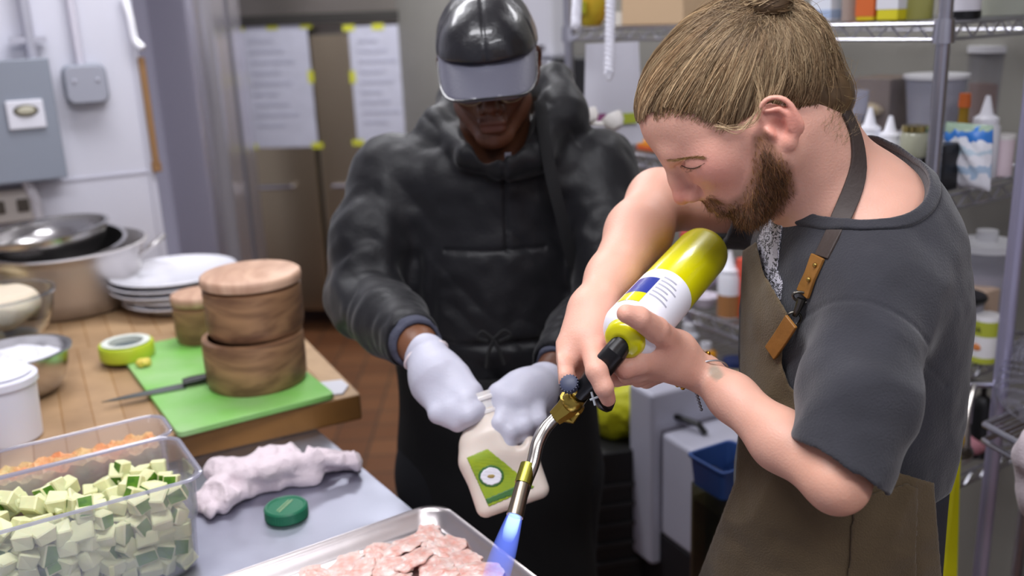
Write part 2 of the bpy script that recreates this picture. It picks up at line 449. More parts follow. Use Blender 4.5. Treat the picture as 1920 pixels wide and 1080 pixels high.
a_ = fpos(412, 45); b_ = fpos(440, 85); sheet((a_[0]+b_[0])/2, (a_[1]+b_[1])/2, 0.07, 0.10, 'small paper slip taped at the far left of the refrigerator doors', 2)
# stainless cabinet standing nearer, left of the refrigerator
cb = W(374, 500, 4.1); c0 = np.array([cb[0], cb[1], 0])
t = thing('steel_cabinet', 'tall stainless steel cabinet with a rounded shiny corner beside the white wall', 'cabinet', c0)
def rrect(w_, d_, r_, n=8):
    out = []
    for cx, cy, a0 in ((w_/2-r_, d_/2-r_, 0), (-w_/2+r_, d_/2-r_, 90), (-w_/2+r_, -d_/2+r_, 180), (w_/2-r_, -d_/2+r_, 270)):
        for k in range(n+1):
            a = math.radians(a0+90*k/n); out.append((cx+r_*math.cos(a), cy+r_*math.sin(a)))
    return out
CS = mat('cabinet_steel', 'cfccd8', 0.22, 0.8, bump=0.08, bscale=20, stretch=(1, 1, 6))
m = MB(); m.prism(rrect(0.32, 0.6, 0.10, 10), 0.12, 2.2, T(0, 0.3, 0)); m.build('body', CS, t, auto=50)
m = MB(); m.box((-0.02, 0.28, 0.06), (0.26, 0.5, 0.12)); m.build('plinth', mat('dark_foot', '202020', 0.5), t)
m = MB(); m.box((0.163, 0.30, 1.2), (0.006, 0.02, 1.9)); m.build('door_seam', mat('seam_dark', '5c5a60', 0.5), t)
# ------------------------------------------------------------------ things on the left wall
def wpos(px, py, off=0.0):      # pixel -> (x along wall, z)
    v = FW+RT*(px-960)/FPX-UP*(py-540)/FPX; tt = ((WP+WN*off-CO)@WN)/(v@WN); P = MW.inverted() @ Vector(CO+v*tt); return P.x, P.z
GREY = mat('panel_grey', '868c98', 0.45, bump=0.1, bscale=40); CON = mat('conduit', 'b4b4c0', 0.4, 0.3)
def wth(name, lab, cat, x, z): return thing(name, lab, cat, tuple(MW @ Vector((x, 0, z))))
x1, z1 = wpos(101, 113, 0.1); x2, z2 = wpos(110, 335, 0.1)
xr = (x1+x2)/2; t = wth('electrical_panel', 'grey metal electrical panel box mounted on the white wall', 'electrical panel', xr, z2)
zt = z1; H_ = zt-z2; Wd = 0.36
q = MB(); q.box((xr+Wd/2, _ys*0.045, z2+H_/2), (Wd, 0.09, H_), MW); q.build('box', GREY, t, world=True, bevel=0.006)
q = MB(); q.box((xr+Wd/2, _ys*0.097, z2+H_/2+0.004), (Wd+0.012, 0.012, H_+0.008), MW); q.build('door', GREY, t, world=True, bevel=0.005)
xa, za = wpos(8, 190, 0.1); xb, zb_ = wpos(88, 238, 0.1)
q = MB(); q.box(((xa+xb)/2, _ys*0.107, (za+zb_)/2), (abs(xa-xb), 0.010, abs(za-zb_)), MW); q.build('white_plate', mat('plate_white', 'd9d9e2', 0.4), t, world=True, bevel=0.004)
xa2, za2 = wpos(22, 197, 0.1); xb2, zb2 = wpos(74, 217, 0.1)
q = MB(); q.ball(((xa2+xb2)/2, _ys*0.112, (za2+zb2)/2), (abs(xa2-xb2)/2, 0.006, abs(za2-zb2)/2), 24, MW); q.build('latch', mat('latch_dark', '5f5b50', 0.35, 0.4), t, world=True)
q = MB(); q.ball(((xa2+xb2)/2, _ys*0.117, (za2+zb2)/2), (abs(xa2-xb2)*0.36, 0.003, abs(za2-zb2)*0.3), 24, MW); q.build('latch_window', mat('latch_pale', 'b4b09c', 0.3), t, world=True)
xj, zj = wpos(162, 158, 0.05); t = wth('junction_box', 'small rounded grey junction box on the white wall', 'junction box', xj, zj)
q = MB(); q.prism(rrect(0.112, 0.108, 0.022, 6), -0.05, 0.0, MW @ Matrix.Translation((xj, _ys*0.0, zj)) @ Matrix.Rotation(_ys*math.pi/2, 4, 'X')); q.build('box', GREY, t, world=True, bevel=0.005)
q = MB(); q.prism(rrect(0.104, 0.100, 0.020, 6), -0.056, -0.050, MW @ Matrix.Translation((xj, 0, zj)) @ Matrix.Rotation(_ys*math.pi/2, 4, 'X')); q.build('cover', mat('cover_grey', '9a9ca8', 0.4), t, world=True, bevel=0.003)
for a in (-1, 1):
    q = MB(); q.ball((xj+a*0.03, _ys*0.057, zj+0.01), (0.006, 0.003, 0.006), 10, MW); q.build('screw', CON, t, world=True)
def pipe(lab, pts, r, name='conduit', mt=None, cat='pipe'):
    P0 = MW @ Vector(pts[0]); t = thing(name, lab, cat, tuple(P0)); q = MB(); q.tube([MW @ Vector(p) for p in pts], r, 14); q.build('tube', mt or CON, t, world=True); return t
xc, _ = wpos(52, 60, 0.03); t = pipe('grey conduit rising from the electrical panel', [(xc, _ys*0.035, zt-0.01), (xc, _ys*0.035, 2.68)], 0.014)
xs, zs = wpos(52, 75, 0.03); q = MB(); q.box((xs, _ys*0.03, zs), (0.09, 0.03, 0.016), MW); q.build('strap', CON, t, world=True)
pipe('pale thin conduit rising from the small junction box', [(xj+0.005, _ys*0.022, zj+0.05), (xj+0.005, _ys*0.022, 2.68)], 0.011, mt=mat('conduit_painted', 'c9c6d2', 0.5))
xp, zp_ = wpos(52, 345, 0.04); xq, zq = wpos(66, 395, 0.04)
pipe('short white pipe elbow under the electrical panel', [(xp+0.01, _ys*0.04, zp_+0.03), (xp, _ys*0.045, zp_), (xp-0.012, _ys*0.04, zp_-0.04), (xp-0.012, _ys*0.03, zq-0.03)], 0.014, name='pipe', mt=mat('pipe_white', 'd2cfd6', 0.4))
xo, zo = wpos(20, 385, 0.02); t = wth('wall_socket', 'beige wall socket box half hidden above the stock pot', 'socket', xo, zo)
q = MB(); q.box((xo, _ys*0.02, zo), (0.14, 0.04, 0.09), MW); q.build('box', mat('socket_beige', 'b8b0aa', 0.5), t, world=True, bevel=0.005)
for a in (-0.03, 0.03):
    q = MB(); q.box((xo+a, _ys*0.044, zo), (0.03, 0.006, 0.035), MW); q.build('outlet', mat('outlet_dark', '4c443c', 0.5), t, world=True, bevel=0.003)
# wooden strip and a streak of glare modelled as a white rail at the wall's end
xw, zw = wpos(298, 225, 0.01); t = wth('wooden_strip', 'narrow brown wooden strip hanging at the end of the white wall', 'strip', -0.03, zw)
q = MB(); q.box((-0.012, _ys*0.012, 1.415), (0.018, 0.022, 0.31), MW); q.box((-0.012, _ys*0.012, 1.255), (0.026, 0.022, 0.03), MW); q.build('strip', mat('strip_wood', '8e6a44', 0.6, bump=0.3, stretch=(1, 1, 8)), t, world=True, bevel=0.003)
t = wth('glare_rail', 'glare modelled as a glossy white rail fixed above the brown wooden strip', 'hook', -0.01, 1.64)
q = MB(); q.tube([MW @ Vector(p) for p in spline([(0.012, _ys*0.02, 1.74), (0.004, _ys*0.03, 1.68), (0.0, _ys*0.03, 1.62), (-0.016, _ys*0.045, 1.595)], 12)], 0.010, 10); q.build('rail', mat('gloss_white', 'f4f4fa', 0.15), t, world=True)

# fittings on the wall past the capped person's shoulder
pw = SH(2.05, 0.50, 1.60); t = thing('paper_dispenser', 'white paper towel dispenser on the wall beside the black cap', 'dispenser', pw, (0, 0, ang1+math.pi))
m = MB(); m.box((0, 0, 0), (0.30, 0.09, 0.24)); m.build('housing', mat('dispenser_white', 'd6d6de', 0.35), t, bevel=0.02)
m = MB(); m.box((0, -0.05, -0.08), (0.22, 0.02, 0.02)); m.build('slot', mat('seam_dark', '5c5a60', 0.5), t, bevel=0.003)
pw = SH(1.95, 0.47, 1.40); t = thing('steel_box', 'brushed steel box mounted on the wall under the white dispenser', 'box', pw, (0, 0, ang1+math.pi))
m = MB(); m.box((0, 0, 0), (0.26, 0.15, 0.15)); m.build('box', mat('box_steel', 'a8a8b0', 0.35, 0.9), t, bevel=0.008); m = MB(); m.box((0, -0.078, 0), (0.20, 0.006, 0.11)); m.build('front_panel', mat('box_steel', 'a8a8b0', 0.35, 0.9), t, bevel=0.004)

m = MB(); m.box((-0.62, -0.30, 1.03), (0.5, 0.04, 2.06), T(*SH(0, 0, 0), ang1)); struct(m.build('door_1', mat('door_brown', '6e5426', 0.5, bump=0.2, bscale=20, stretch=(1, 1, 0.2))))
# ================================================================== TABLES
ZB = 0.955; ZT = 0.90
BK = np.array([-0.300, 1.730]); ba = nrm((-0.894, -0.447)); be = nrm((-0.447, 0.894))
t = thing('butcher_block', 'thick wooden butcher block worktop with a scratched surface', 'worktop', (BK[0], BK[1], ZT))
WOOD = mat('block_wood', 'b98f58', 0.5, bump=0.25, bscale=60, stretch=(1, 1, 1))
_nt = WOOD.node_tree; _b = _nt.nodes['Principled BSDF']; _tc = _nt.nodes.new('ShaderNodeTexCoord'); _mp = _nt.nodes.new('ShaderNodeMapping'); _mp.inputs['Rotation'].default_value = (0, 0, -math.atan2(ba[1], ba[0])); 
_bk = _nt.nodes.new('ShaderNodeTexBrick'); _bk.inputs['Scale'].default_value = 1; _bk.inputs['Brick Width'].default_value = 0.052; _bk.inputs['Row Height'].default_value = 0.62; _bk.inputs['Mortar Size'].default_value = 0.0012; _bk.inputs['Color1'].default_value = (*lin('b39876'), 1); _bk.inputs['Color2'].default_value = (*lin('9c7f5e'), 1); _bk.inputs['Mortar'].default_value = (*lin('86602f'), 1)
_wv = _nt.nodes.new('ShaderNodeTexNoise'); _wv.inputs['Scale'].default_value = 7; _wv.inputs['Detail'].default_value = 8; _mx = _nt.nodes.new('ShaderNodeMix'); _mx.data_type = 'RGBA'; _mx.blend_type = 'MULTIPLY'; _mx.inputs[0].default_value = 0.5
_cr = _nt.nodes.new('ShaderNodeValToRGB'); _cr.color_ramp.elements[0].position = 0.35; _cr.color_ramp.elements[0].color = (0.55, 0.45, 0.38, 1); _cr.color_ramp.elements[1].position = 0.62; _cr.color_ramp.elements[1].color = (1.25, 1.15, 1.1, 1)
for a_, b_ in ((_tc.outputs['Object'], _mp.inputs[0]), (_mp.outputs[0], _bk.inputs['Vector']), (_mp.outputs[0], _wv.inputs['Vector']), (_wv.outputs['Fac'], _cr.inputs[0]), (_bk.outputs['Color'], _mx.inputs[6]), (_cr.outputs[0], _mx.inputs[7]), (_mx.outputs[2], _b.inputs['Base Color'])): _nt.links.new(a_, b_)
P = [BK, BK+ba*1.45, BK+ba*1.45+be*1.20, BK+be*1.22]; c_ = BK
m = MB(); m.prism([tuple(p-BK) for p in P], 0.0, ZB-ZT); m.build('worktop', WOOD, t, bevel=0.006)
g_ = nrm((0.545, -0.838)); h_ = nrm((-0.838, -0.545)); TC = np.array([-0.282, 1.537])
St = mat('table_steel', 'abadbb', 0.40, 1.0, bump=0.12, bscale=16, roughvar=0.10, var=0.08, vscale=5)
t = thing('steel_table', 'stainless steel prep table in the foreground', 'table', (TC[0], TC[1], 0))
T0, T1 = TC-g_*1.45, TC+g_*1.0
P = [T0, T1, T1+h_*1.25, T0+h_*1.25]
m = MB(); m.prism([tuple(p-TC) for p in P], ZT-0.004, ZT); m.build('tabletop', St, t, bevel=0.001)
m = MB()
for a, b in ((P[0], P[1]), (P[1], P[2]), (P[2], P[3]), (P[3], P[0])):
    v = [(*(a-TC), ZT-0.004), (*(b-TC), ZT-0.004), (*(b-TC), ZT-0.045), (*(a-TC), ZT-0.045)]; cen = (P[0]+P[2])/2-TC; i_ = [tuple(np.array(w)+np.append(nrm(cen-np.array(w[:2])), 0)*0.004) for w in v]
    m.add(v+i_, [(0, 1, 2, 3), (7, 6, 5, 4), (0, 4, 5, 1), (3, 2, 6, 7), (0, 3, 7, 4), (1, 5, 6, 2)])
m.build('apron_edge', St, t)
cen = (P[0]+P[2])/2
for p in P:
    q = p+(cen-p)*0.10-TC; m = MB(); m.tube([(q[0], q[1], 0.0), (q[0], q[1], ZT-0.004)], 0.02, 14); m.build('leg', St, t)
q4 = [p+(cen-p)*0.10-TC for p in P]; m = MB(); m.prism([tuple(x) for x in q4], 0.24, 0.26); m.build('undershelf', mat('shelf_dark', '55555c', 0.5, 0.8), t)
# ------------------------------------------------------------------ pots, bowls, plates
PST = mat('pot_steel', 'c2bebe', 0.42, 0.85, bump=0.12, bscale=14, roughvar=0.1)
BST = mat('bowl_steel', 'c4c2c2', 0.24, 1.0, bump=0.05, bscale=20)
pc = np.array([-1.15, 2.42]); 
t = thing('stock_pot', 'wide stainless steel pot with loop handles on the butcher block', 'pot', (pc[0], pc[1], ZB))
m = MB(); m.lathe([(0.0, 0.0), (0.13, 0.0), (0.150, 0.008), (0.172, 0.05), (0.190, 0.14), (0.196, 0.158), (0.204, 0.162), (0.206, 0.167), (0.199, 0.170), (0.192, 0.160), (0.185, 0.14), (0.166, 0.05), (0.145, 0.014), (0.0, 0.010)], 72); m.build('pot_body', PST, t, auto=50)
for a0 in (0.12, math.pi+0.12):
    m = MB(); a_ = [(0.198*math.cos(a0+k), 0.198*math.sin(a0+k)) for k in (-0.22, 0.22)]
    o1, o2 = [(0.245*math.cos(a0+k), 0.245*math.sin(a0+k)) for k in (-0.17, 0.17)]
    m.tube(spline([(*a_[0], 0.135), (*o1, 0.165), (*o2, 0.165), (*a_[1], 0.135)], 16), 0.0055, 10); m.build('handle', PST, t)
def bowl(name, lab, x, y, z, r, h, mt, tilt=(0, 0), group=None, base=0.45, th=0.002, lip=0.008, cat='bowl'):
    o = thing(name, lab, cat, (x, y, z), (tilt[0], tilt[1], 0), group)
    pr = [(0, 0), (r*base, 0)]+[(r*base+(r-r*base)*math.sin(k/10*math.pi/2), h*(1-math.cos(k/10*math.pi/2))) for k in range(1, 11)]
    inn = [(max(0, a-th), b+th) for a, b in pr[::-1]]
    m = MB(); m.lathe(pr+[(r+lip, h), (r+lip, h+0.003), (r-th, h+0.003)]+inn[1:-1]+[(0, th)], 64); m.build('bowl', mt, o, auto=50); return o
bowl('mixing_bowl', 'larger steel mixing bowl nested inside the stock pot', -1.165, 2.40, ZB+0.082, 0.168, 0.10, BST, (math.radians(5), math.radians(3)))
bowl('mixing_bowl', 'topmost steel mixing bowl resting in the nested bowl', -1.18, 2.405, ZB+0.128, 0.150, 0.085, BST, (math.radians(2), math.radians(-3)))
PLT = mat('plate_white_glaze', 'e2e2ea', 0.12, coat=0.3)
plc = np.array([-0.865, 2.39])
for k in range(5):
    o = thing('dinner_plate', ['lowest plate of the white stack on the butcher block', 'second lowest plate of the white stack', 'middle plate of the white stack', 'plate just under the top of the white stack', 'top plate of the white stack beside the stock pot'][k], 'plate', (plc[0]+[0.012, 0.008, -0.002, -0.004, 0.0][k], plc[1], ZB+0.0002+k*0.0165), group='stack of white plates')
    r = 0.158 if k > 1 else 0.145
    m = MB(); m.lathe([(0, 0.004), (0.075, 0.004), (0.078, 0), (0.085, 0), (0.088, 0.006), (r*0.78, 0.012), (r*0.97, 0.026), (r, 0.029), (r*0.985, 0.032), (r*0.76, 0.018), (0.085, 0.011), (0, 0.010)], 72); m.build('plate', PLT, o, auto=50)
    o.location.z += 0
# ------------------------------------------------------------------ cutting board and what stands on it
Ab = Z(160, 668, 0.966)[:2]; Bb = Z(333, 812, 0.966)[:2]; Cb = Z(628, 738, 0.966)[:2]
bu = nrm(Cb-Bb); bv = nrm(Ab-Bb); bv = nrm(bv-bu*(bv@bu)); Lu = float(np.linalg.norm(Cb-Bb)); Lv = float((Ab-Bb)@bv)
GB = mat('board_green', '62b62a', 0.42, bump=0.3, bscale=180, var=0.22, vscale=4, col2='9fc48a')
t = thing('cutting_board', 'bright green plastic cutting board lying on the butcher block', 'cutting board', (Bb[0], Bb[1], ZB))
rp = rrect(Lu, Lv, 0.012, 5); MBD = frame((Bb[0]+bu[0]*Lu/2+bv[0]*Lv/2, Bb[1]+bu[1]*Lu/2+bv[1]*Lv/2, ZB+0.0003), (bu[0], bu[1], 0), (0, 0, 1))
m = MB(); m.prism(rp, 0, 0.0115, MBD); m.build('board', GB, t, world=True, bevel=0.002)
ZC = ZB+0.0122
OAK = mat('box_wood', 'a8794c', 0.5, bump=0.25, bscale=45, stretch=(1, 1, 5)); OAKL = mat('lid_wood', 'c09372', 0.5, bump=0.2, bscale=45, stretch=(5, 1, 1))
def woodtex(mm, c1, c2, st, sc=3.0):
    nt = mm.node_tree; b = nt.nodes['Principled BSDF']; tc = nt.nodes.new('ShaderNodeTexCoord'); mp = nt.nodes.new('ShaderNodeMapping'); mp.inputs['Scale'].default_value = st
    w = nt.nodes.new('ShaderNodeTexNoise'); w.inputs['Scale'].default_value = sc; w.inputs['Distortion'].default_value = 1.6; w.inputs['Detail'].default_value = 3; w.inputs['Roughness'].default_value = 0.45
    r = nt.nodes.new('ShaderNodeValToRGB'); r.color_ramp.elements[0].color = (*lin(c1), 1); r.color_ramp.elements[1].color = (*lin(c2), 1); r.color_ramp.elements[0].position = 0.35; r.color_ramp.elements[1].position = 0.65
    for a, c in ((tc.outputs['Object'], mp.inputs[0]), (mp.outputs[0], w.inputs['Vector']), (w.outputs['Fac'], r.inputs[0]), (r.outputs[0], b.inputs['Base Color'])): nt.links.new(a, c)
woodtex(OAK, '70503a', 'a37c5a', (2.2, 2.2, 9)); woodtex(OAKL, 'b08a72', 'cba78e', (6, 2, 2))
bl = Z(484, 712, ZC)
def wbox(lab, x, y, z, r, h, lid, rim=False):
    o = thing('wooden_box', lab, 'box', (x, y, z)); m = MB()
    pr = [(0, 0), (r*0.93, 0), (r*0.965, 0.006), (r, 0.02), (r, h-0.006)] if not rim else [(0, 0), (r*0.94, 0), (r*0.985, 0.01), (r*1.0, h*0.45), (r*1.0, h-0.010), (r*0.985, h-0.002)]
    m.lathe(pr+[(r-0.012, h), (r-0.014, 0.015), (0, 0.014)], 64); m.build('box_body', OAK, o, auto=45)
    if lid: m = MB(); m.lathe([(0, h), (r*0.97, h), (r*1.02, h+0.003), (r*1.03, h+0.012), (r*1.015, h+0.019), (r*0.97, h+0.022), (0, h+0.0235)], 64); m.build('lid', OAKL, o, auto=45)
    return o
wbox('lower round wooden box without a lid, carrying another box on the green board', bl[0], bl[1], ZC, 0.098, 0.100, False, True)
bx_ = MB(); 
wbox('lidded round wooden box stacked on top of another wooden box', bl[0]+0.006, bl[1]+0.012, ZC+0.1005, 0.094, 0.098, True)
b2 = Z(362, 648, ZC); wbox('smaller lidded round wooden box behind the stacked pair', b2[0]+0.01, b2[1]+0.05, ZC, 0.060, 0.086, True)
tr_ = Z(240, 668, ZC); t = thing('tape_roll', 'roll of yellow-green tape lying on the green cutting board', 'tape', (tr_[0], tr_[1], ZC))
m = MB(); m.lathe([(0.040, 0), (0.055, 0), (0.057, 0.003), (0.057, 0.029), (0.055, 0.032), (0.040, 0.032), (0.040, 0)], 56, caps=False); m.build('tape_ring', mat('tape_lime', 'b6c936', 0.35), t)
m = MB(); m.lathe([(0.036, 0), (0.0405, 0), (0.0405, 0.034), (0.050, 0.0345), (0.050, 0.035), (0.036, 0.035), (0.036, 0)], 56, caps=False); m.build('core', mat('core_white', 'd5dad0', 0.5), t)
m = MB(); m.lathe([(0, 0.002), (0.0355, 0.002), (0.0355, 0.022), (0, 0.024)], 40); m.build('hub_insert', mat('hub_dark', '4e5a5e', 0.35), t)
cr = Z(268, 688, ZC); o = tag(link(bpy.data.objects.new('ginger_piece', None)), None)
bpy.data.objects.remove(o)
cm = DISP(U(ell((cr[0], cr[1], ZC+0.009), (0.014, 0.011, 0.010)), (ell((cr[0]+0.008, cr[1]+0.006, ZC+0.008), (0.009, 0.010, 0.009)), 0.004)), lambda p: -0.002*noise3(p.astype(np.float32)*160, 4))
o = sculpt(I(cm, HALF((0, 0, ZC+0.0005), (0, 0, -1))), cr-0.04, cr+0.04, 0.0016, 'ginger_piece', mat('ginger', 'd6c456', 0.5)); tag(o, 'small yellow lump of ginger on the green cutting board', 'ginger')
# knife
k0 = Z(190, 752, ZC+0.004); k1 = Z(346, 714, ZC+0.012); k2 = Z(396, 700, ZC+0.012); kd_ = nrm(k1-k0); kn_ = nrm(np.cross(kd_, (0, 0, 1)))
t = thing('kitchen_knife', 'long kitchen knife with a black handle lying across the green board', 'knife', k0)
Lk = float(np.linalg.norm(k1-k0)); MKf = frame((k0[0], k0[1], ZC+0.001), (kd_[0], kd_[1], 0), (0, 0, 1))
m = MB(); pl_ = [(0, -0.002), (0.03, -0.009), (0.07, -0.013), (Lk, -0.016), (Lk, 0.014), (0.10, 0.012), (0.05, 0.008), (0.015, 0.002)]
m.prism(pl_, 0.0, 0.0022, MKf); m.build('blade', mat('blade_steel', '8c9490', 0.25, 1.0), t, world=True)
m = MB(); m.tube([MKf @ Vector((Lk-0.004, 0, 0.008)), MKf @ Vector((Lk+0.012, 0, 0.009)), MKf @ Vector((Lk+0.06, 0.002, 0.009)), MKf @ Vector((Lk+0.11, 0, 0.009))], [0.011, 0.013, 0.012, 0.013], 14, flat=0.62, nor=(0, 0, 1)); m.build('handle', BLP_ if False else mat('black_plastic', '0d0d0f', 0.35), t, world=True)
pp = Z(630, 732, ZB+0.001); t = MB()
t.prism([(-0.05, -0.03), (0.012, -0.038), (0.028, 0.0), (0.02, 0.035), (-0.03, 0.04)], 0, 0.004, T(pp[0]-0.005, pp[1]+0.01, ZB+0.0005, 0.3)); o = t.build('paper_napkin', mat('paper_white', 'd8d8e0', 0.7), bevel=0.001); tag(o, 'folded white paper under the corner of the green board', 'paper')
# ------------------------------------------------------------------ left foreground bowls
mb = Z(52, 752, ZB); bowl('metal_bowl', 'stainless bowl with white paper inside, behind the white tub', mb[0]-0.03, mb[1]+0.04, ZB+0.0005, 0.098, 0.088, BST, base=0.5)
pt = DISP(ell((mb[0]-0.03, mb[1]+0.04, ZB+0.062), (0.088, 0.086, 0.030)), lambda p: -0.007*noise3(p.astype(np.float32)*38, 14)-0.003*noise3(p.astype(np.float32)*90, 15))
o = sculpt(pt, np.array([mb[0]-0.15, mb[1]-0.08, ZB]), np.array([mb[0]+0.1, mb[1]+0.18, ZB+0.14]), 0.003, 'paper_towel', mat('paper_white', 'd8d8e0', 0.7)); tag(o, 'crumpled white paper towel inside the metal bowl', 'paper towel')
gbp = Z(38, 672, ZB); GLS = mat('bowl_glass', 'eef2f4', 0.04, trans=1.0, ior=1.25)
bowl('glass_bowl', 'clear glass bowl of cream-coloured dough at the left edge', gbp[0]-0.01, gbp[1]-0.02, ZB+0.055, 0.108, 0.10, GLS, base=0.5, th=0.003)
dg = DISP(ell((gbp[0]-0.02, gbp[1]-0.03, ZB+0.125), (0.094, 0.092, 0.045)), lambda p: -0.008*noise3(p.astype(np.float32)*26, 24))
o = sculpt(dg, np.array([gbp[0]-0.15, gbp[1]-0.17, ZB+0.03]), np.array([gbp[0]+0.13, gbp[1]+0.12, ZB+0.22]), 0.004, 'dough', mat('dough_cream', 'd2c4ae', 0.6, bump=0.4, bscale=60, sss=0.1)); tag(o, 'mound of cream-coloured dough in the glass bowl', 'dough')
st_ = thing('bowl_stand', 'low grey tub that holds up the glass bowl', 'tub', (gbp[0]-0.01, gbp[1]-0.02, ZB)); m = MB(); m.lathe([(0, 0), (0.06, 0), (0.066, 0.05), (0.068, 0.054), (0, 0.0545)], 36); m.build('tub', mat('tub_grey', 'b0b0b4', 0.5), st_)
wt = Z(22, 822, ZB); t = thing('white_tub', 'round white plastic tub at the left edge behind the clear pans', 'tub', (wt[0], wt[1], ZB))
m = MB(); m.lathe([(0, 0), (0.048, 0), (0.052, 0.004), (0.057, 0.105), (0.061, 0.106), (0.061, 0.118), (0.058, 0.121), (0, 0.121)], 48); m.build('tub_body', mat('tub_white', 'dedee8', 0.35, sss=0.1), t, auto=40)
m = MB(); m.lathe([(0, 0.1215), (0.050, 0.1215), (0.053, 0.125), (0.0, 0.126)], 48); m.build('lid', mat('tub_lid', 'e6e6ee', 0.3), t)
bd = Z(4, 640, ZB); o = sculpt(DISP(ell((bd[0]-0.06, bd[1]+0.03, ZB+0.070), (0.075, 0.10, 0.068)), lambda p: -0.006*noise3(p.astype(np.float32)*24, 33)), np.array([bd[0]-0.2, bd[1]-0.1, ZB-0.01]), np.array([bd[0]+0.06, bd[1]+0.35, ZB+0.18]), 0.005, 'bread_loaf', mat('bread_beige', 'cdb78c', 0.6, bump=0.3)); tag(o, 'pale beige loaf at the left edge in front of the pot', 'bread')
# ------------------------------------------------------------------ clear food pans
def clear(name, tint, milky, rough=0.06):
    m_ = bpy.data.materials.new(name); m_.use_nodes = True; nt = m_.node_tree; nt.nodes.clear()
    o_ = nt.nodes.new('ShaderNodeOutputMaterial'); tr = nt.nodes.new('ShaderNodeBsdfTransparent'); gl_ = nt.nodes.new('ShaderNodeBsdfGlossy'); df = nt.nodes.new('ShaderNodeBsdfDiffuse'); tl = nt.nodes.new('ShaderNodeBsdfTranslucent')
    lw_ = nt.nodes.new('ShaderNodeLayerWeight'); lw_.inputs[0].default_value = 0.5; pw_ = nt.nodes.new('ShaderNodeMath'); pw_.operation = 'POWER'; pw_.inputs[1].default_value = 4.0; fn_ = nt.nodes.new('ShaderNodeMath'); fn_.operation = 'MULTIPLY_ADD'; fn_.inputs[1].default_value = 0.75; fn_.inputs[2].default_value = 0.035; nt.links.new(lw_.outputs['Facing'], pw_.inputs[0]); nt.links.new(pw_.outputs[0], fn_.inputs[0]); m1 = nt.nodes.new('ShaderNodeMixShader'); m2 = nt.nodes.new('ShaderNodeMixShader'); m3 = nt.nodes.new('ShaderNodeMixShader')
    tr.inputs[0].default_value = (*lin(tint), 1); gl_.inputs['Roughness'].default_value = rough; df.inputs[0].default_value = (*lin('dcdce8'), 1); tl.inputs[0].default_value = (*lin('dcdce8'), 1); m3.inputs[0].default_value = 0.5; m1.inputs[0].default_value = milky
    L = nt.links.new; L(df.outputs[0], m3.inputs[1]); L(tl.outputs[0], m3.inputs[2]); L(tr.outputs[0], m1.inputs[1]); L(m3.outputs[0], m1.inputs[2]); L(fn_.outputs[0], m2.inputs[0]); L(m1.outputs[0], m2.inputs[1]); L(gl_.outputs[0], m2.inputs[2]); L(m2.outputs[0], o_.inputs[0])
    return m_
CLR = clear('clear_polycarbonate', 'fafafc', 0.11); CLR2 = clear('frosted_plastic', 'e8eaf0', 0.45, 0.2); FLM = clear('plastic_film', 'f0f0f4', 0.12, 0.1)
cR = Z(300, 775, 1.05)[:2]; cF = Z(384, 893, 1.05)[:2]; cdn = nrm(cF-cR); cl_ = nrm(np.array([-0.908, -0.418])); cl_ = nrm(cl_-cdn*(cl_@cdn)); Ltot = float(np.linalg.norm(cF-cR))
def pan(lab, off, wd, ln, zt, zb0):
    o = thing('food_pan', lab, 'food container', (cR[0], cR[1], zb0)); M_ = frame((cR[0]+cdn[0]*(off+wd/2)+cl_[0]*ln/2, cR[1]+cdn[1]*(off+wd/2)+cl_[1]*ln/2, 0), (cl_[0], cl_[1], 0), (0, 0, 1))
    H = zt-zb0; prof = [(0.022, zb0), (0.016, zb0+0.012), (0.012, zb0+H*0.55), (0.009, zb0+H*0.56), (0.006, zt-0.006), (0.0, zt-0.003), (-0.0, zt), (0.006, zt), (0.0085, zt-0.006), (0.0115, zb0+H*0.56+0.002), (0.0145, zb0+H*0.55), (0.0185, zb0+0.014), (0.024, zb0+0.0035)]
    rings = [[(x, y, z) for x, y in rrect(ln-2*i_, wd-2*i_, 0.028, 8)] for i_, z in prof]; n = len(rings[0]); m = MB(); v = [p for r_ in rings for p in r_]; f = []
    for a in range(len(rings)-1):
        for k in range(n): f.append((a*n+k, a*n+(k+1) % n, (a+1)*n+(k+1) % n, (a+1)*n+k))
    f.append(tuple(range(n))[::-1]); f.append(tuple(range((len(rings)-1)*n, len(rings)*n))); m.add(v, f, M_); m.build('pan_wall', CLR, o, world=True, auto=40)
    rim = MB(); rr_ = [M_ @ Vector((x, y, zt)) for x, y in rrect(ln, wd, 0.028, 8)]; rim.tube(rr_, 0.0032, 8, closed=True, flat=0.8, nor=(0, 0, 1)); rim.build('rim', clear('rim_plastic', 'e6e6ee', 0.35, 0.1) if 'rim_plastic' not in bpy.data.materials else bpy.data.materials['rim_plastic'], o, world=True)
    return o, M_
W1 = Ltot*0.36; W2 = Ltot-W1-0.004
panb, MB1 = pan('clear plastic pan of orange and yellow vegetables, behind the zucchini pan', 0, W1, 0.34, 1.05, ZT+0.0005)
panf, MB2 = pan('clear plastic pan full of diced zucchini', W1+0.004, W2, 0.34, 1.05, ZT+0.0005)
ZW = mat('zucchini_flesh', 'dfe0ae', 0.45, sss=0.25, var=0.12, vscale=50); ZG = mat('zucchini_skin', '5f8a22', 0.35, var=0.4, vscale=90, col2='3c6a18')
protos = []
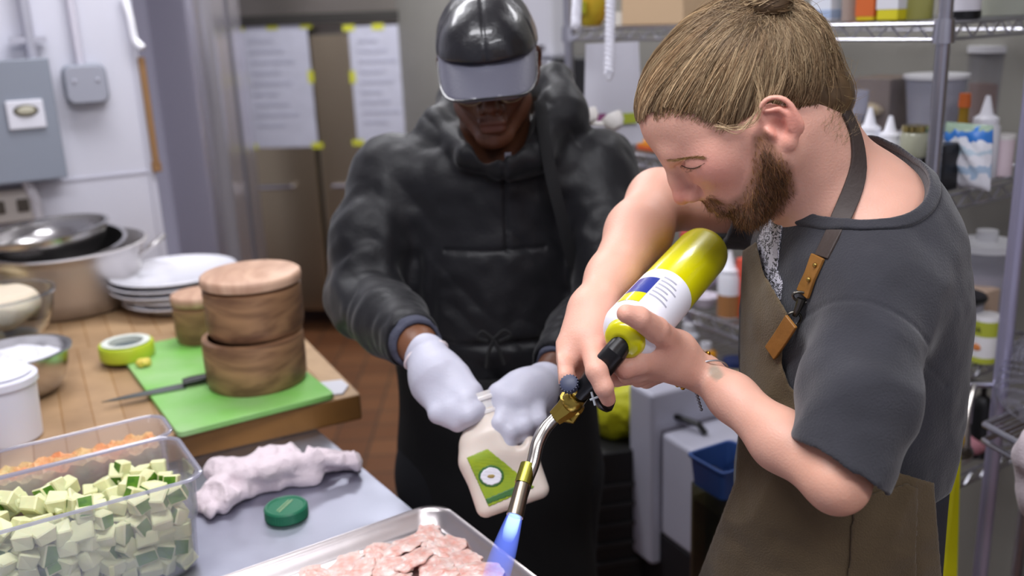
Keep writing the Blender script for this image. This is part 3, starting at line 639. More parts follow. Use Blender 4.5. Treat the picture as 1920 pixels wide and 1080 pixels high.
for k in range(8):
    s = [rnd.uniform(0.022, 0.036) for _ in range(3)]; bm = bmesh.new(); bmesh.ops.create_cube(bm, size=1.0)
    for v in bm.verts: v.co = Vector([v.co[i]*s[i]*rnd.uniform(0.66, 1.12) for i in range(3)])
    bmesh.ops.bevel(bm, geom=bm.edges[:], offset=0.002, segments=1, affect='EDGES')
    me = bpy.data.meshes.new('zucchini_cube'); bm.to_mesh(me); bm.free(); me.materials.append(ZW); me.materials.append(ZG)
    for p in me.polygons:
        if k % 2 == 0 and p.normal.x > 0.8: p.material_index = 1
        if k % 3 != 1 and p.normal.y > 0.85: p.material_index = 1
    protos.append(me)
zl = 'pale green zucchini cube, one of many piled in the clear front pan'
cnt = 0
for lay in range(5):
    zz = ZT+0.017+lay*0.0225
    nx, ny = 12, max(4, int((W2-0.045)/0.026))
    for i in range(nx):
        for j in range(ny):
            if lay < 4 and not (j == 0 or j >= ny-1 or i <= 1 or (lay == 3)): continue         # only the visible shell of lower layers
            if lay == 4 and rnd.random() < 0.10: continue
            x = -0.34/2+0.024+(i+0.5)*(0.34-0.048)/nx; y = -W2/2+0.022+(j+0.5)*(W2-0.044)/ny
            o = bpy.data.objects.new('zucchini_cube', protos[rnd.randrange(8)]); link(o)
            heap = 0.006*math.sin((i+1)*0.8)+0.008*rnd.random() if lay == 4 else 0
            o.matrix_world = MB2 @ Matrix.Translation((x+rnd.uniform(-.002, .002), y+rnd.uniform(-.002, .002), zz+heap)) @ Matrix.Rotation(rnd.uniform(0, 6.28), 4, 'Z') @ Matrix.Rotation(rnd.uniform(-0.6, 0.6), 4, 'X')
            tag(o, zl, 'zucchini', 'diced zucchini in the clear pan'); cnt += 1
for k in range(22):
    o = bpy.data.objects.new('zucchini_cube', protos[rnd.randrange(8)]); link(o)
    x = rnd.uniform(-0.11, 0.13); y = rnd.uniform(-W2/2+0.03, W2/2-0.03)
    o.matrix_world = MB2 @ Matrix.Translation((x, y, ZT+0.124+rnd.uniform(0, 0.008))) @ Matrix.Rotation(rnd.uniform(0, 6.28), 4, 'Z') @ Matrix.Rotation(rnd.uniform(-0.9, 0.9), 4, 'X'); tag(o, zl, 'zucchini', 'diced zucchini in the clear pan'); cnt += 1
print('zucchini', cnt)
# back pan filling
fl_ = MB(); 
gx_, gy_ = 40, 12; v = []; f = []
for i in range(gx_+1):
    for j in range(gy_+1):
        x = -0.34/2+0.02+(0.30)*i/gx_; y = -W1/2+0.018+(W1-0.036)*j/gy_
        v.append((x, y, 1.026+0.008*math.sin(i*1.1+j*2.3)*math.cos(i*0.7-j)+0.003*rnd.random()))
for i in range(gx_):
    for j in range(gy_): a = i*(gy_+1)+j; f.append((a, a+1, a+gy_+2, a+gy_+1))
n = len(v); v += [(x, y, ZT+0.006) for x, y, z in v]; f += [tuple(k+n for k in q[::-1]) for q in f]
bd_ = [i*(gy_+1) for i in range(gx_+1)]+[gx_*(gy_+1)+j for j in range(1, gy_+1)]+[i*(gy_+1)+gy_ for i in range(gx_-1, -1, -1)]+[j for j in range(gy_-1, 0, -1)]
f += [(bd_[k], bd_[(k+1) % len(bd_)], bd_[(k+1) % len(bd_)]+n, bd_[k]+n) for k in range(len(bd_))]
fl_.add(v, f, MB1); o = fl_.build('shredded_vegetables', mat('veg_orange', 'dc9060', 0.45, bump=1.0, bscale=120, var=0.2, vscale=22, col2='ccbf86'), smooth=True); tag(o, 'shredded orange and yellow vegetables filling the rear clear pan', 'vegetables', kind='stuff')
# ------------------------------------------------------------------ towel, cap, sheet pan
TWL = mat('towel_cotton', 'd9cad0', 0.9, bump=0.8, bscale=240, sheen=0.3)
tw0 = [(395, 955, 0), (430, 930, 0.01), (405, 905, 0.02), (450, 890, 0.03), (500, 880, 0.035), (545, 868, 0.035), (590, 862, 0.03), (640, 862, 0.02), (668, 866, 0.008)]
blobs = []
for (px, py, dz, rx) in ((408, 935, 0.014, 0.036), (440, 905, 0.020, 0.044), (480, 882, 0.024, 0.044), (425, 882, 0.02, 0.035), (530, 868, 0.026, 0.040), (570, 885, 0.018, 0.034), (605, 862, 0.020, 0.034), (645, 866, 0.010, 0.028), (520, 892, 0.014, 0.034)):
    c = Z(px, py, ZT+dz); blobs.append((ell(c, (rx, rx*0.9, dz+0.006)), 0.02))
rope = chain([Z(px, py, ZT+0.016+dz*0.8) for px, py, dz in tw0], [0.014]*9, k=0.01)
def twf(p):
    q = p.astype(np.float32); return -0.007*(1-2*np.abs(noise3(np.stack([q[:, 0]*30+q[:, 1]*12, q[:, 1]*16, q[:, 2]*14], 1), 71)))-0.0022*(1-2*np.abs(noise3(q*62, 72)))+0.004
o = sculpt(I(DISP(U(*blobs, (rope, 0.01)), twf), HALF((0, 0, ZT+0.0012), (0, 0, -1)), 0.001), (-0.62, 1.25, ZT-0.02), (-0.2, 1.70, ZT+0.1), 0.0026, 'towel', TWL); tag(o, 'crumpled pinkish white cloth towel on the steel table', 'towel')
cp = Z(538, 968, ZT); t = thing('bottle_cap', 'dark green ribbed bottle cap lying on the steel table', 'cap', (cp[0], cp[1], ZT+0.0003))
GC = mat('cap_green', '1f6a4c', 0.4); m = MB(); m.lathe([(0, 0), (0.032, 0), (0.0335, 0.002), (0.0335, 0.017), (0.0315, 0.0195), (0.029, 0.019), (0.028, 0.0175), (0, 0.0175)], 60)
for k in range(48): a = 2*math.pi*k/48; m.box((0.0335, 0, 0.009), (0.0014, 0.0022, 0.015), Matrix.Rotation(a, 4, 'Z'))
m.build('cap_shell', GC, t); m = MB(); m.box((0, 0, 0.0180), (0.040, 0.0016, 0.0012), Matrix.Rotation(1.25, 4, 'Z')); m.box((0, 0.005, 0.0180), (0.036, 0.0012, 0.0012), Matrix.Rotation(1.25, 4, 'Z')); m.build('raised_line', mat('cap_light', '9fb58c', 0.5), t)
# sheet pan
sK = Z(800, 940, 0.925)[:2]; su = nrm((-0.835, -0.550)); sv_ = nrm((0.600, -0.800)); sv_ = nrm(sv_-su*(sv_@su))
sK = Z(818, 950, 0.925)[:2]-su*0.012-sv_*0.012
SL, SW = 0.46, 0.33; ALU = mat('pan_aluminium', 'c9c2c2', 0.33, 1.0, bump=0.1, bscale=30)
t = thing('sheet_pan', 'aluminium sheet pan holding slices of raw pink fish', 'baking tray', (sK[0], sK[1], ZT)); MS = frame((sK[0]+su[0]*SL/2+sv_[0]*SW/2, sK[1]+su[1]*SL/2+sv_[1]*SW/2, ZT), (su[0], su[1], 0), (0, 0, 1))
prof = [(0.022, 0.0008), (0.016, 0.003), (0.006, 0.022), (0.001, 0.0245), (0.0, 0.0265), (0.002, 0.028), (0.006, 0.0265), (0.0095, 0.022), (0.0175, 0.0045), (0.024, 0.0022)]
rings = [[(x, y, z) for x, y in rrect(SL-2*i_, SW-2*i_, 0.040-i_*0.4, 10)] for i_, z in prof]; n = len(rings[0]); m = MB(); v = [p for r_ in rings for p in r_]; f = []
for a in range(len(rings)-1):
    for k in range(n): f.append((a*n+k, a*n+(k+1) % n, (a+1)*n+(k+1) % n, (a+1)*n+k))
f.append(tuple(range(n))[::-1]); f.append(tuple(range((len(rings)-1)*n, len(rings)*n))); m.add(v, f, MS); m.build('tray', ALU, t, world=True, auto=50)
FISH = mat('raw_fish', 'd79a8c', 0.34, sss=0.3, bump=0.8, bscale=150, var=0.1, vscale=70, col2='e8d2ca', coat=0.25)
fishp = []
for k in range(6):
    w_, d_ = rnd.uniform(0.033, 0.042), rnd.uniform(0.021, 0.027); C_ = np.zeros(3)
    ff = DISP(U(ell((0, 0, 0.004), (w_, d_, 0.0055)), (ell((w_*0.5, d_*0.3, 0.005), (w_*0.5, d_*0.7, 0.005)), 0.006)), (lambda s: lambda p: -0.0040*noise3(p.astype(np.float32)*np.float32([95, 130, 60]), s)-0.0014*noise3(p.astype(np.float32)*230, s))(80+k))
    o = sculpt(ff, (-0.065, -0.05, -0.006), (0.065, 0.05, 0.02), 0.0018, 'fish_slice', FISH); fishp.append(o)
n_f = 0
for i in range(9):
    for j in range(6):
        x = SL/2-0.060-i*0.044+rnd.uniform(-.008, .008); y = -SW/2+0.058+j*0.042+rnd.uniform(-.007, .007)
        # the rows start a little away from the near right corner, as in the tray
        o = fishp[n_f] if n_f < 6 else fishp[rnd.randrange(6)].copy()
        if n_f >= 6: link(o)
        o.matrix_world = MS @ Matrix.Translation((x, y, 0.0055+0.003*(j % 2)+0.0015*(i % 2))) @ Matrix.Rotation(rnd.uniform(-1.3, 1.3)+0.5, 4, 'Z') @ Matrix.Diagonal((rnd.uniform(0.7, 1.15), rnd.uniform(0.75, 1.2), 0.62, 1)) @ Matrix.Rotation(0.10*(1 if i % 2 else -1), 4, 'X')
        tag(o, 'raw pink fish slice, one of those laid in rows on the sheet pan', 'fish', 'raw fish slices on the sheet pan'); n_f += 1
# ================================================================== WIRE SHELVING
WIR = mat('shelf_chrome', 'b9b9c2', 0.28, 1.0)
LV = [0.22, 0.655, 0.905, 1.281, 1.6]; SLn, SDp = 1.15, 0.457
shf = thing('wire_shelving_unit', 'chrome wire shelving unit crowded with kitchen supplies behind the bearded person', 'shelves', SH(0, 0, 0))
for s_, t_ in ((0, 0), (SLn, 0), (0, SDp), (SLn, SDp)):
    m = MB(); a = SH(s_, t_, 0.02); b = SH(s_, t_, 1.93); m.tube([a, b], 0.0127, 18)
    k = 0.10
    while k < 1.9: m.tube([SH(s_, t_, k), SH(s_, t_, k+0.002)], 0.0134, 18); k += 0.0254
    o = m.build('post', WIR, shf, world=True)
    m = MB(); m.tube([SH(s_, t_, 0.0), SH(s_, t_, 0.03)], 0.019, 14); m.build('foot', mat('dark_foot', '202020', 0.5), o, world=True)
for z in LV:
    m = MB()
    for (a, b) in (((0, 0), (SLn, 0)), ((SLn, 0), (SLn, SDp)), ((SLn, SDp), (0, SDp)), ((0, SDp), (0, 0))):
        A, B = SH(a[0], a[1], z), SH(b[0], b[1], z); L_ = float(np.linalg.norm(B-A)); n = int(L_/0.055)
        m.tube([A, B], 0.0032, 8); m.tube([A-np.array([0, 0, 0.028]), B-np.array([0, 0, 0.028])], 0.0032, 8)
        pts = [A+(B-A)*(k/(2*n))-np.array([0, 0, 0.028 if k % 2 else 0.0]) for k in range(2*n+1)]; m.tube(pts, 0.0024, 6)
    for k in range(1, 48): s_ = SLn*k/48; m.tube([SH(s_, 0, z+0.003), SH(s_, SDp, z+0.003)], 0.0018, 5)
    for k in (0.33, 0.66): m.tube([SH(0, SDp*k, z-0.002), SH(SLn, SDp*k, z-0.002)], 0.003, 6)
    for s_, t_ in ((0, 0), (SLn, 0), (0, SDp), (SLn, SDp)): m.lathe([(0.0132, -0.034), (0.020, -0.034), (0.0175, 0.008), (0.0132, 0.008)], 18, T(*SH(s_, t_, z)), caps=False)
    m.build('wire_shelf', WIR, shf, world=True)
def at_shelf(px, t_, z):
    """point on the shelf at depth t_ whose column is px"""
    lo, hi = -0.4, 1.9
    def colx(s): q = SH(s, t_, z)-CO; return 960+FPX*(q@RT)/(q@FW)
    for _ in range(40):
        mid = (lo+hi)/2
        if colx(mid) > px: lo = mid
        else: hi = mid
    return SH((lo+hi)/2, t_, z+0.0052)
def item(name, lab, cat, px, t_, lv, group=None, rz=0.0):
    return thing(name, lab, cat, at_shelf(px, t_, LV[lv]), (0, 0, ang1+math.pi+rz), group)
def cyl(o, part, prof, mt, n=28): m = MB(); m.lathe(prof, n); return m.build(part, mt, o, auto=45)
def bxp(o, part, c, d, mt, bev=0.003): m = MB(); m.box(c, d); return m.build(part, mt, o, bevel=bev)
def M(n, c, r=0.5, **k): return mat(n, c, r, **k)
# ---- top shelf
o = item('flour_sack', 'orange and yellow sack at the left end of the top wire shelf', 'sack', 1110, 0.12, 4)
m = MB(); m.ball((0, 0, 0.10), (0.062, 0.05, 0.115), 24); ob = m.build('sack', M('sack_orange', 'd09a1e', 0.6, bump=0.6, bscale=30, var=0.3, vscale=9, col2='b8a82a'), o)
m.v = []; m.f = []; m = MB(); m.box((0, -0.047, 0.05), (0.07, 0.006, 0.035)); m.build('label', M('lab_olive', '9b9a1c'), o, bevel=0.002)
o = item('tin_can', 'beige and grey tin on the top shelf between the orange sack and cardboard box', 'can', 1170, 0.10, 4); cyl(o, 'can', [(0, 0), (0.034, 0), (0.034, 0.115), (0, 0.115)], M('can_grey', '8f8c84', 0.35)); cyl(o, 'label', [(0.0345, 0.0), (0.0345, 0.035)], M('can_paper', 'c9c3b8', 0.6))
o = item('cardboard_box', 'plain cardboard box on the top wire shelf', 'box', 1268, 0.14, 4); bxp(o, 'carton', (0, 0, 0.08), (0.24, 0.17, 0.16), M('cardboard', 'b79c7c', 0.75, bump=0.2)); bxp(o, 'tape', (0, 0, 0.1605), (0.04, 0.171, 0.001), M('tan_tape', 'a58a62', 0.4), 0)
def carton(name, lab, cat, px, t_, lv, w_, d_, h_, c, bands=(), rz=0): 
    o = item(name, lab, cat, px, t_, lv, rz=rz); bxp(o, 'carton', (0, 0, h_/2), (w_, d_, h_), M('c_'+c, c, 0.5))
    for i, (z0, z1, cc) in enumerate(bands): bxp(o, 'label', (0, 0, (z0+z1)/2*h_), (w_+0.002, d_+0.002, (z1-z0)*h_), M('c_'+cc, cc, 0.5), 0.001)
    return o
carton('food_packet', 'white and blue packet with a yellow wedge on the top shelf', 'packet', 1552, 0.10, 4, 0.055, 0.05, 0.12, 'd5d9e2', ((0.45, 0.8, 'cfc81e'), (0.05, 0.2, '9fb0cc')))
o = item('spice_jar', 'spice jar with a white lid next to the yellow wedge packet', 'jar', 1596, 0.10, 4); cyl(o, 'jar', [(0, 0), (0.02, 0), (0.021, 0.06), (0, 0.06)], M('jar_brown', '9c8a80', 0.3)); cyl(o, 'lid', [(0, 0.06), (0.021, 0.06), (0.021, 0.08), (0, 0.08)], M('lid_white', 'd9d6d4', 0.4))
carton('food_carton', 'yellow carton with a red patch on the top wire shelf', 'carton', 1638, 0.09, 4, 0.042, 0.06, 0.14, 'd0b414', ((0.06, 0.4, 'c9622a'),))
carton('food_carton', 'yellow carton with a large white label on the top shelf', 'carton', 1680, 0.09, 4, 0.048, 0.06, 0.14, 'cfc422', ((0.15, 0.9, 'd6d6dc'),))
o = item('oil_jar', 'olive green jar beside the shelf post on the top shelf', 'jar', 1722, 0.11, 4); cyl(o, 'jar', [(0, 0), (0.026, 0), (0.026, 0.10), (0.018, 0.12), (0, 0.12)], M('jar_olive', '8c8a4a', 0.3))
def side_item(name, lab, cat, px, py, z, d): return thing(name, lab, cat, (*W(px, py, d)[:2], z+0.0052), (0, 0, ang1+math.pi))
def at_side(px, s_, z):
    best = min(((abs(960+FPX*((SH(s_, t, z)-CO)@RT)/((SH(s_, t, z)-CO)@FW)-px), t) for t in np.linspace(-0.1, 0.6, 300))); return SH(s_, best[1], z+0.0052)
def sitem(name, lab, cat, px, s_, lv, rz=0.0): return thing(name, lab, cat, at_side(px, s_, LV[lv]), (0, 0, ang1+math.pi+rz))
o = sitem('sauce_jar', 'white jar with a pink top and black base on the top shelf', 'jar', 1806, 0.04, 4); cyl(o, 'jar', [(0, 0.014), (0.029, 0.014), (0.029, 0.10), (0, 0.10)], M('jar_white', 'd6d4dc', 0.35)); cyl(o, 'base', [(0, 0), (0.030, 0), (0.030, 0.014), (0, 0.014)], M('black_plastic', '0d0d0f', 0.35)); cyl(o, 'lid', [(0, 0.10), (0.03, 0.10), (0.03, 0.125), (0, 0.125)], M('pink_lid', 'd892a0', 0.4))
o = sitem('plastic_bucket', 'grey-green bucket at the right end of the top shelf', 'bucket', 1888, 0.09, 4); cyl(o, 'bucket', [(0, 0), (0.062, 0), (0.072, 0.15), (0.075, 0.155), (0.068, 0.155), (0.058, 0.006), (0, 0.006)], M('bucket_grey', 'a4a89c', 0.4))
# ---- second shelf (1.28 m)
def tub(lab, px, t_, lv, r, h, fill, mt=None, rz=0, par=None, zoff=0.0, lid=True):
    o = item('deli_container', lab, 'container', px, t_, lv); o.location.z += zoff
    cyl(o, 'tub', [(0, 0.001), (r*0.82, 0.001), (r, h), (r-0.002, h), (r*0.82-0.002, 0.004), (0, 0.004)], mt or CLR2); 
    if fill: cyl(o, 'contents', [(0, 0.005), (r*0.80-0.003, 0.005), (r*0.93-0.003, h*0.72), (0, h*0.74)], M('fill_'+fill, fill, 0.6))
    if lid: cyl(o, 'lid', [(0, h), (r+0.004, h), (r+0.004, h+0.008), (r-0.004, h+0.009), (0, h+0.006)], M('lid_frost', 'd2d2d6', 0.35))
    return o
tub('tall clear container behind the bearded person\'s neck', 1586, 0.16, 3, 0.040, 0.17, 'b0a8a4', lid=False)
o = item('clear_box', 'square clear box holding a tan loaf on the second shelf', 'container', 1650, 0.30, 3); o.location.z += 0.0
m = MB(); m.prism(rrect(0.13, 0.13, 0.015), 0.001, 0.19); m.build('box_wall', FLM, o); bxp(o, 'contents', (0, 0, 0.10), (0.11, 0.11, 0.18), M('fill_brown', '8a7a6c', 0.7)); m = MB(); m.ball((0, -0.058, 0.12), (0.045, 0.014, 0.018), 16); m.build('loaf', M('loaf_tan', 'b9a888', 0.7), o)
tub('wide clear tub with a white lid behind the front shelf post', 1742, 0.26, 3, 0.062, 0.11, 'b4aca4', zoff=0.085)
o = item('storage_box', 'grey crate supporting the wide clear tub', 'crate', 1742, 0.26, 3); bxp(o, 'crate', (0, 0, 0.042), (0.13, 0.12, 0.083), M('crate_grey', '98949a', 0.5))
def squeeze(lab, px, t_, lv, r, h, col='d8d8e0', fill=None, side=None, name='squeeze_bottle', group=None):
    o = item(name, lab, 'bottle', px, t_, lv) if side is None else sitem(name, lab, 'bottle', px, side, lv)
    if group: o['group'] = group
    cyl(o, 'bottle', [(0, 0), (r*0.95, 0), (r, 0.006), (r, h*0.62), (r*0.8, h*0.68), (0, h*0.68)], M('sq_'+col, col, 0.35, sss=0.1))
    if fill: cyl(o, 'sauce', [(r+0.0006, 0.004), (r+0.0006, h*0.36)], M('fill_'+fill, fill, 0.4))
    cyl(o, 'nozzle', [(0, h*0.68), (r*0.86, h*0.68), (r*0.86, h*0.73), (r*0.45, h*0.78), (r*0.16, h), (0, h)], M('nozzle_white', 'e6e6ee', 0.3)); return o
squeeze('white squeeze bottle with a pointed nozzle, left of a matching one', 1624, 0.06, 3, 0.026, 0.15)
squeeze('stout white squeeze bottle right behind the bearded person\'s shoulder', 1662, 0.07, 3, 0.026, 0.135)
for k, (px, zo) in enumerate(((1708, 0.0), (1708, 0.062))):
    o = item('glass_jar', ['lower jar with a metal lid left of the front shelf post', 'upper jar with a gold lid left of the front shelf post'][k], 'jar', px, 0.06, 3); o.location.z += zo
    cyl(o, 'jar', [(0, 0), (0.025, 0), (0.027, 0.006), (0.027, 0.042), (0.023, 0.048), (0, 0.048)], M('jar_clear_%d' % k, ['a8a79a', '9fa08c'][k], 0.15)); cyl(o, 'lid', [(0, 0.048), (0.025, 0.048), (0.025, 0.060), (0, 0.060)], M('lid_metal_%d' % k, ['b4b2b0', 'b8a86a'][k], 0.25, metal=1.0))
o = item('green_packet', 'dark green packet low beside the front shelf post', 'packet', 1694, 0.03, 3); bxp(o, 'packet', (0, 0, 0.02), (0.05, 0.03, 0.04), M('green_pack', '6f7a1c', 0.5))
o = sitem('hot_sauce_bottle', 'slim sauce bottle with an orange cap on the second shelf', 'bottle', 1796, 0.08, 3)
cyl(o, 'bottle', [(0, 0), (0.020, 0), (0.020, 0.085), (0.010, 0.120), (0.0095, 0.145), (0, 0.145)], M('sauce_amber', '8a6a14', 0.2)); cyl(o, 'cap', [(0, 0.145), (0.012, 0.145), (0.011, 0.172), (0, 0.172)], M('cap_orange', 'c8642a', 0.4))
squeeze('white squeeze bottle standing behind the blue and white bag', 1838, 0, 3, 0.028, 0.165, side=0.06)
o = sitem('snack_bag', 'white and blue bag on the second shelf at the right', 'bag', 1806, 0.015, 3)
bagf = MB(); nx, nz = 16, 20; v = []; f = []
for s_ in (-1, 1):
    for i in range(nx+1):
        for j in range(nz+1):
            u_ = i/nx*2-1; w_ = j/nz*2-1; th_ = 0.022*(1-u_**2)**0.5*(1-w_**4)**0.5 if abs(u_) < 1 and abs(w_) < 1 else 0
            v.append((u_*0.052*(1-0.06*w_), s_*(th_+0.0006)+0.004*math.sin(i*1.3+j*0.9)*(1-u_*u_)*(1-w_*w_), 0.062+w_*0.062))
N_ = (nx+1)*(nz+1)
for s_ in (0, 1):
    for i in range(nx):
        for j in range(nz): a = s_*N_+i*(nz+1)+j; q = (a, a+1, a+nz+2, a+nz+1); f.append(q if s_ else q[::-1])
bagf.add(v, f)
BG = bpy.data.materials.new('bag_print'); BG.use_nodes = True; nt = BG.node_tree; b_ = nt.nodes['Principled BSDF']; b_.inputs['Roughness'].default_value = 0.35
tc = nt.nodes.new('ShaderNodeTexCoord'); sx = nt.nodes.new('ShaderNodeSeparateXYZ'); nz_ = nt.nodes.new('ShaderNodeTexNoise'); nz_.inputs['Scale'].default_value = 30; ad = nt.nodes.new('ShaderNodeMath'); ad.operation = 'MULTIPLY_ADD'; ad.inputs[1].default_value = 0.06
rp_ = nt.nodes.new('ShaderNodeValToRGB'); rp_.color_ramp.interpolation = 'CONSTANT'
for pos, c in ((0.0, 'dcdce4'), (0.055, '9fb4cc'), (0.068, 'dcdce4'), (0.095, 'b8cad8'), (0.108, 'e0e2ea'), (0.125, '2f74c4'), (0.142, '8aa08c')):
    e = rp_.color_ramp.elements.new(pos) if pos > 0 else rp_.color_ramp.elements[0]; e.color = (*lin(c), 1)
nt.links.new(tc.outputs['Object'], sx.inputs[0]); nt.links.new(tc.outputs['Object'], nz_.inputs['Vector']); nt.links.new(nz_.outputs['Fac'], ad.inputs[0]); nt.links.new(sx.outputs['Z'], ad.inputs[2]); nt.links.new(ad.outputs[0], rp_.inputs[0]); nt.links.new(rp_.outputs[0], b_.inputs['Base Color'])
bagf.build('bag', BG, o)
o = sitem('black_carton', 'narrow black carton between shelf post and the blue and white bag', 'carton', 1768, 0.03, 3); bxp(o, 'carton', (0, 0, 0.045), (0.026, 0.05, 0.09), M('carton_black', '1c1c20', 0.4))
o = sitem('salt_tub', 'pale pink tub at the right end of the second shelf', 'tub', 1872, 0.05, 3); cyl(o, 'tub', [(0, 0), (0.024, 0), (0.025, 0.075), (0, 0.075)], M('tub_pink', 'd6c4cc', 0.5)); cyl(o, 'lid', [(0, 0.075), (0.026, 0.075), (0.026, 0.084), (0, 0.084)], M('lid_white', 'd9d6d4', 0.4))
o = sitem('large_canister', 'big clear canister of brown grains at the shelf\'s far right', 'container', 1862, 0.26, 3); cyl(o, 'canister', [(0, 0), (0.064, 0), (0.067, 0.23), (0, 0.23)], FLM); cyl(o, 'contents', [(0, 0.003), (0.062, 0.003), (0.062, 0.16), (0, 0.17)], M('fill_grain', '8c7468', 0.7)); cyl(o, 'lid', [(0, 0.23), (0.070, 0.23), (0.070, 0.245), (0, 0.247)], M('lid_frost', 'd2d2d6', 0.35))
# hanging bag, cups, cord at the left end
hb = W(1148, 175, 2.10); t = thing('plastic_pouch', 'white plastic pouch with purple and green labels hanging from the top shelf', 'bag', hb)
MH = frame(W(1148, 80, 2.12), RT*0.97+np.array([0, 0.25, 0]), np.array([0, 0, 1.0]))
m = MB(); n = 14; v = []; f = []
sgn = 1 if (MH.to_3x3() @ Vector((0, 1, 0))).dot(Vector(-FW)) > 0 else -1
for s_ in (-1, 1):
    for i in range(n+1):
        for j in range(n+1):
            u_ = i/n*2-1; w_ = j/n; w2 = 0.062+0.010*w_; v.append((u_*w2, s_*0.010*math.sin(math.pi*min(1, w_+0.05))*(1-u_**4)+s_*0.0008, -w_*0.225))
N_ = (n+1)**2
for s_ in (0, 1):
    for i in range(n):
        for j in range(n): a = s_*N_+i*(n+1)+j; q = (a, a+1, a+n+2, a+n+1); f.append(q if s_ else q[::-1])
m.add(v, f, MH); m.build('pouch', M('pouch_white', 'd3d3de', 0.4, bump=0.3, bscale=30), t, world=True)
for (x0, x1, z0, z1, c) in ((-0.055, -0.022, -0.170, -0.152, '8c4a78'), (-0.012, 0.052, -0.178, -0.155, 'a8b43a')):
    m = MB(); m.box(((x0+x1)/2, sgn*0.013, (z0+z1)/2), (x1-x0, 0.001, z1-z0), MH); m.build('label', M('pl_'+c, c, 0.5), t, world=True)
m = MB(); m.tube([MH @ Vector((0, 0, 0.0)), MH @ Vector((0, 0, 0.05)), MH @ Vector((0.0, 0, 0.055))], 0.0015, 6); m.build('hanger', WIR, t, world=True)
for k, (px, y0, y1, lab) in enumerate(((1146, -60, 165, 'twisted white cord hanging in front of the white pouch'), (1084, -60, 76, 'shorter twisted white cord hanging by the left shelf post'))):
    a = W(px, y0, 1.98); b = W(px-4, y1-26, 1.98); t = thing('hanging_cord', lab, 'cord', a); m = MB()
    for ph in (0, math.pi):
        pts = [a+(b-a)*q+RT*0.0055*math.cos(q*70+ph)+FW*0.0055*math.sin(q*70+ph) for q in np.linspace(0, 1, 110)]; m.tube(pts, 0.0060, 7)
    m.build('twisted_rope', M('cord_white', 'dadae4', 0.6), t, world=True); m = MB(); m.tube([b, b+(b-a)*0.06], [0.010, 0.005], 10); m.build('cord_end', M('cord_white', 'dadae4', 0.6), t, world=True)
    m = MB(); m.tube([a, (a[0], a[1], 2.70)], 0.003, 6); m.build('line', M('cord_white', 'dadae4', 0.6), t, world=True)
for k, (px, py, rr, lab) in enumerate(((1105, 216, 0.020, 'small white scoop hanging at the left, above the shoulder'), (1150, 226, 0.024, 'white scoop hanging between the small scoop and the round tub'))):
    c_ = W(px, py, 2.02); t = thing('white_scoop', lab, 'scoop', c_); m = MB(); Ms = frame(c_, RT, nrm(UP*0.8+FW*0.2-RT*0.4))
    m.lathe([(0.0, -rr*0.9), (rr*0.5, -rr*0.8), (rr*0.9, -rr*0.3), (rr, rr*0.4), (rr-0.002, rr*0.4), (rr*0.85, -rr*0.28), (rr*0.45, -rr*0.7), (0, -rr*0.8)], 24, Ms); m.build('scoop_cup', M('scoop_white', 'e0dcd8', 0.35), t, world=True)
    m = MB(); m.tube([Ms @ Vector((-rr*0.9, 0, rr*0.1)), Ms @ Vector((-rr*1.5, 0, rr*0.4)), Ms @ Vector((-rr*1.9, 0.01, rr*0.9))], 0.005, 8); m.build('handle', M('scoop_white', 'e0dcd8', 0.35), t, world=True)
o = item('round_tub', 'round white tub at the left of the second shelf', 'tub', 1182, 0.10, 3); cyl(o, 'tub', [(0, 0), (0.036, 0), (0.044, 0.02), (0.044, 0.055), (0.034, 0.075), (0, 0.078)], M('tub_white2', 'd9d9e2', 0.4))
o = item('orange_packet', 'orange and yellow packet lying at the front of the second shelf', 'packet', 1225, 0.06, 3); bxp(o, 'packet', (0, 0, 0.014), (0.075, 0.05, 0.028), M('packet_orange', 'dc8c22', 0.4)); bxp(o, 'stripe', (0, 0, 0.008), (0.076, 0.051, 0.008), M('packet_red', 'c4442a', 0.4), 0)
o = item('storage_box', 'black storage box at the left end of the second shelf', 'crate', 1118, 0.28, 3); bxp(o, 'crate', (0, 0, 0.11), (0.20, 0.18, 0.22), M('crate_black', '1a1a1c', 0.5))
# ---- third shelf (0.905 m)
o = item('plastic_bag', 'pale purple plastic bag on the third shelf, seen past the torch bottle', 'bag', 1318, 0.16, 2)
ob = sculpt(DISP(rbox((0, 0, 0.095), (0.055, 0.04, 0.095), None, 0.03), lambda p: -0.008*noise3(p.astype(np.float32)*28, 91)), (-0.08, -0.07, -0.01), (0.08, 0.07, 0.22), 0.005, 'bag', M('bag_lilac', 'b9aec2', 0.35, bump=0.3, bscale=40)); ob.parent = o; ob.matrix_parent_inverse = Matrix.Identity(4)
carton('red_carton', 'small red carton behind the upper end of the torch bottle', 'carton', 1290, 0.10, 2, 0.035, 0.03, 0.165, 'c8402e', ((0.0, 0.82, 'b9aec2'),))
carton('red_carton', 'tall red carton beside the squeeze bottle on the third shelf', 'carton', 1395, 0.05, 2, 0.035, 0.03, 0.150, 'd0503a', ())
squeeze('white squeeze bottle half full of brown sauce on the third shelf', 1366, 0.03, 2, 0.028, 0.165, fill='9c6c42')
o = item('white_bowls', 'small white bowl at the front of the third shelf', 'bowl', 1322, 0.05, 2); cyl(o, 'bowl', [(0, 0), (0.022, 0), (0.036, 0.026), (0.034, 0.028), (0.020, 0.004), (0, 0.004)], M('bowl_lilac', 'd0c8d4', 0.3)); o.name = 'small_bowl'
o = item('drink_jug', 'big translucent jug at the right of the third shelf', 'jug', 1835, 0.04, 2)
for ch in []: pass
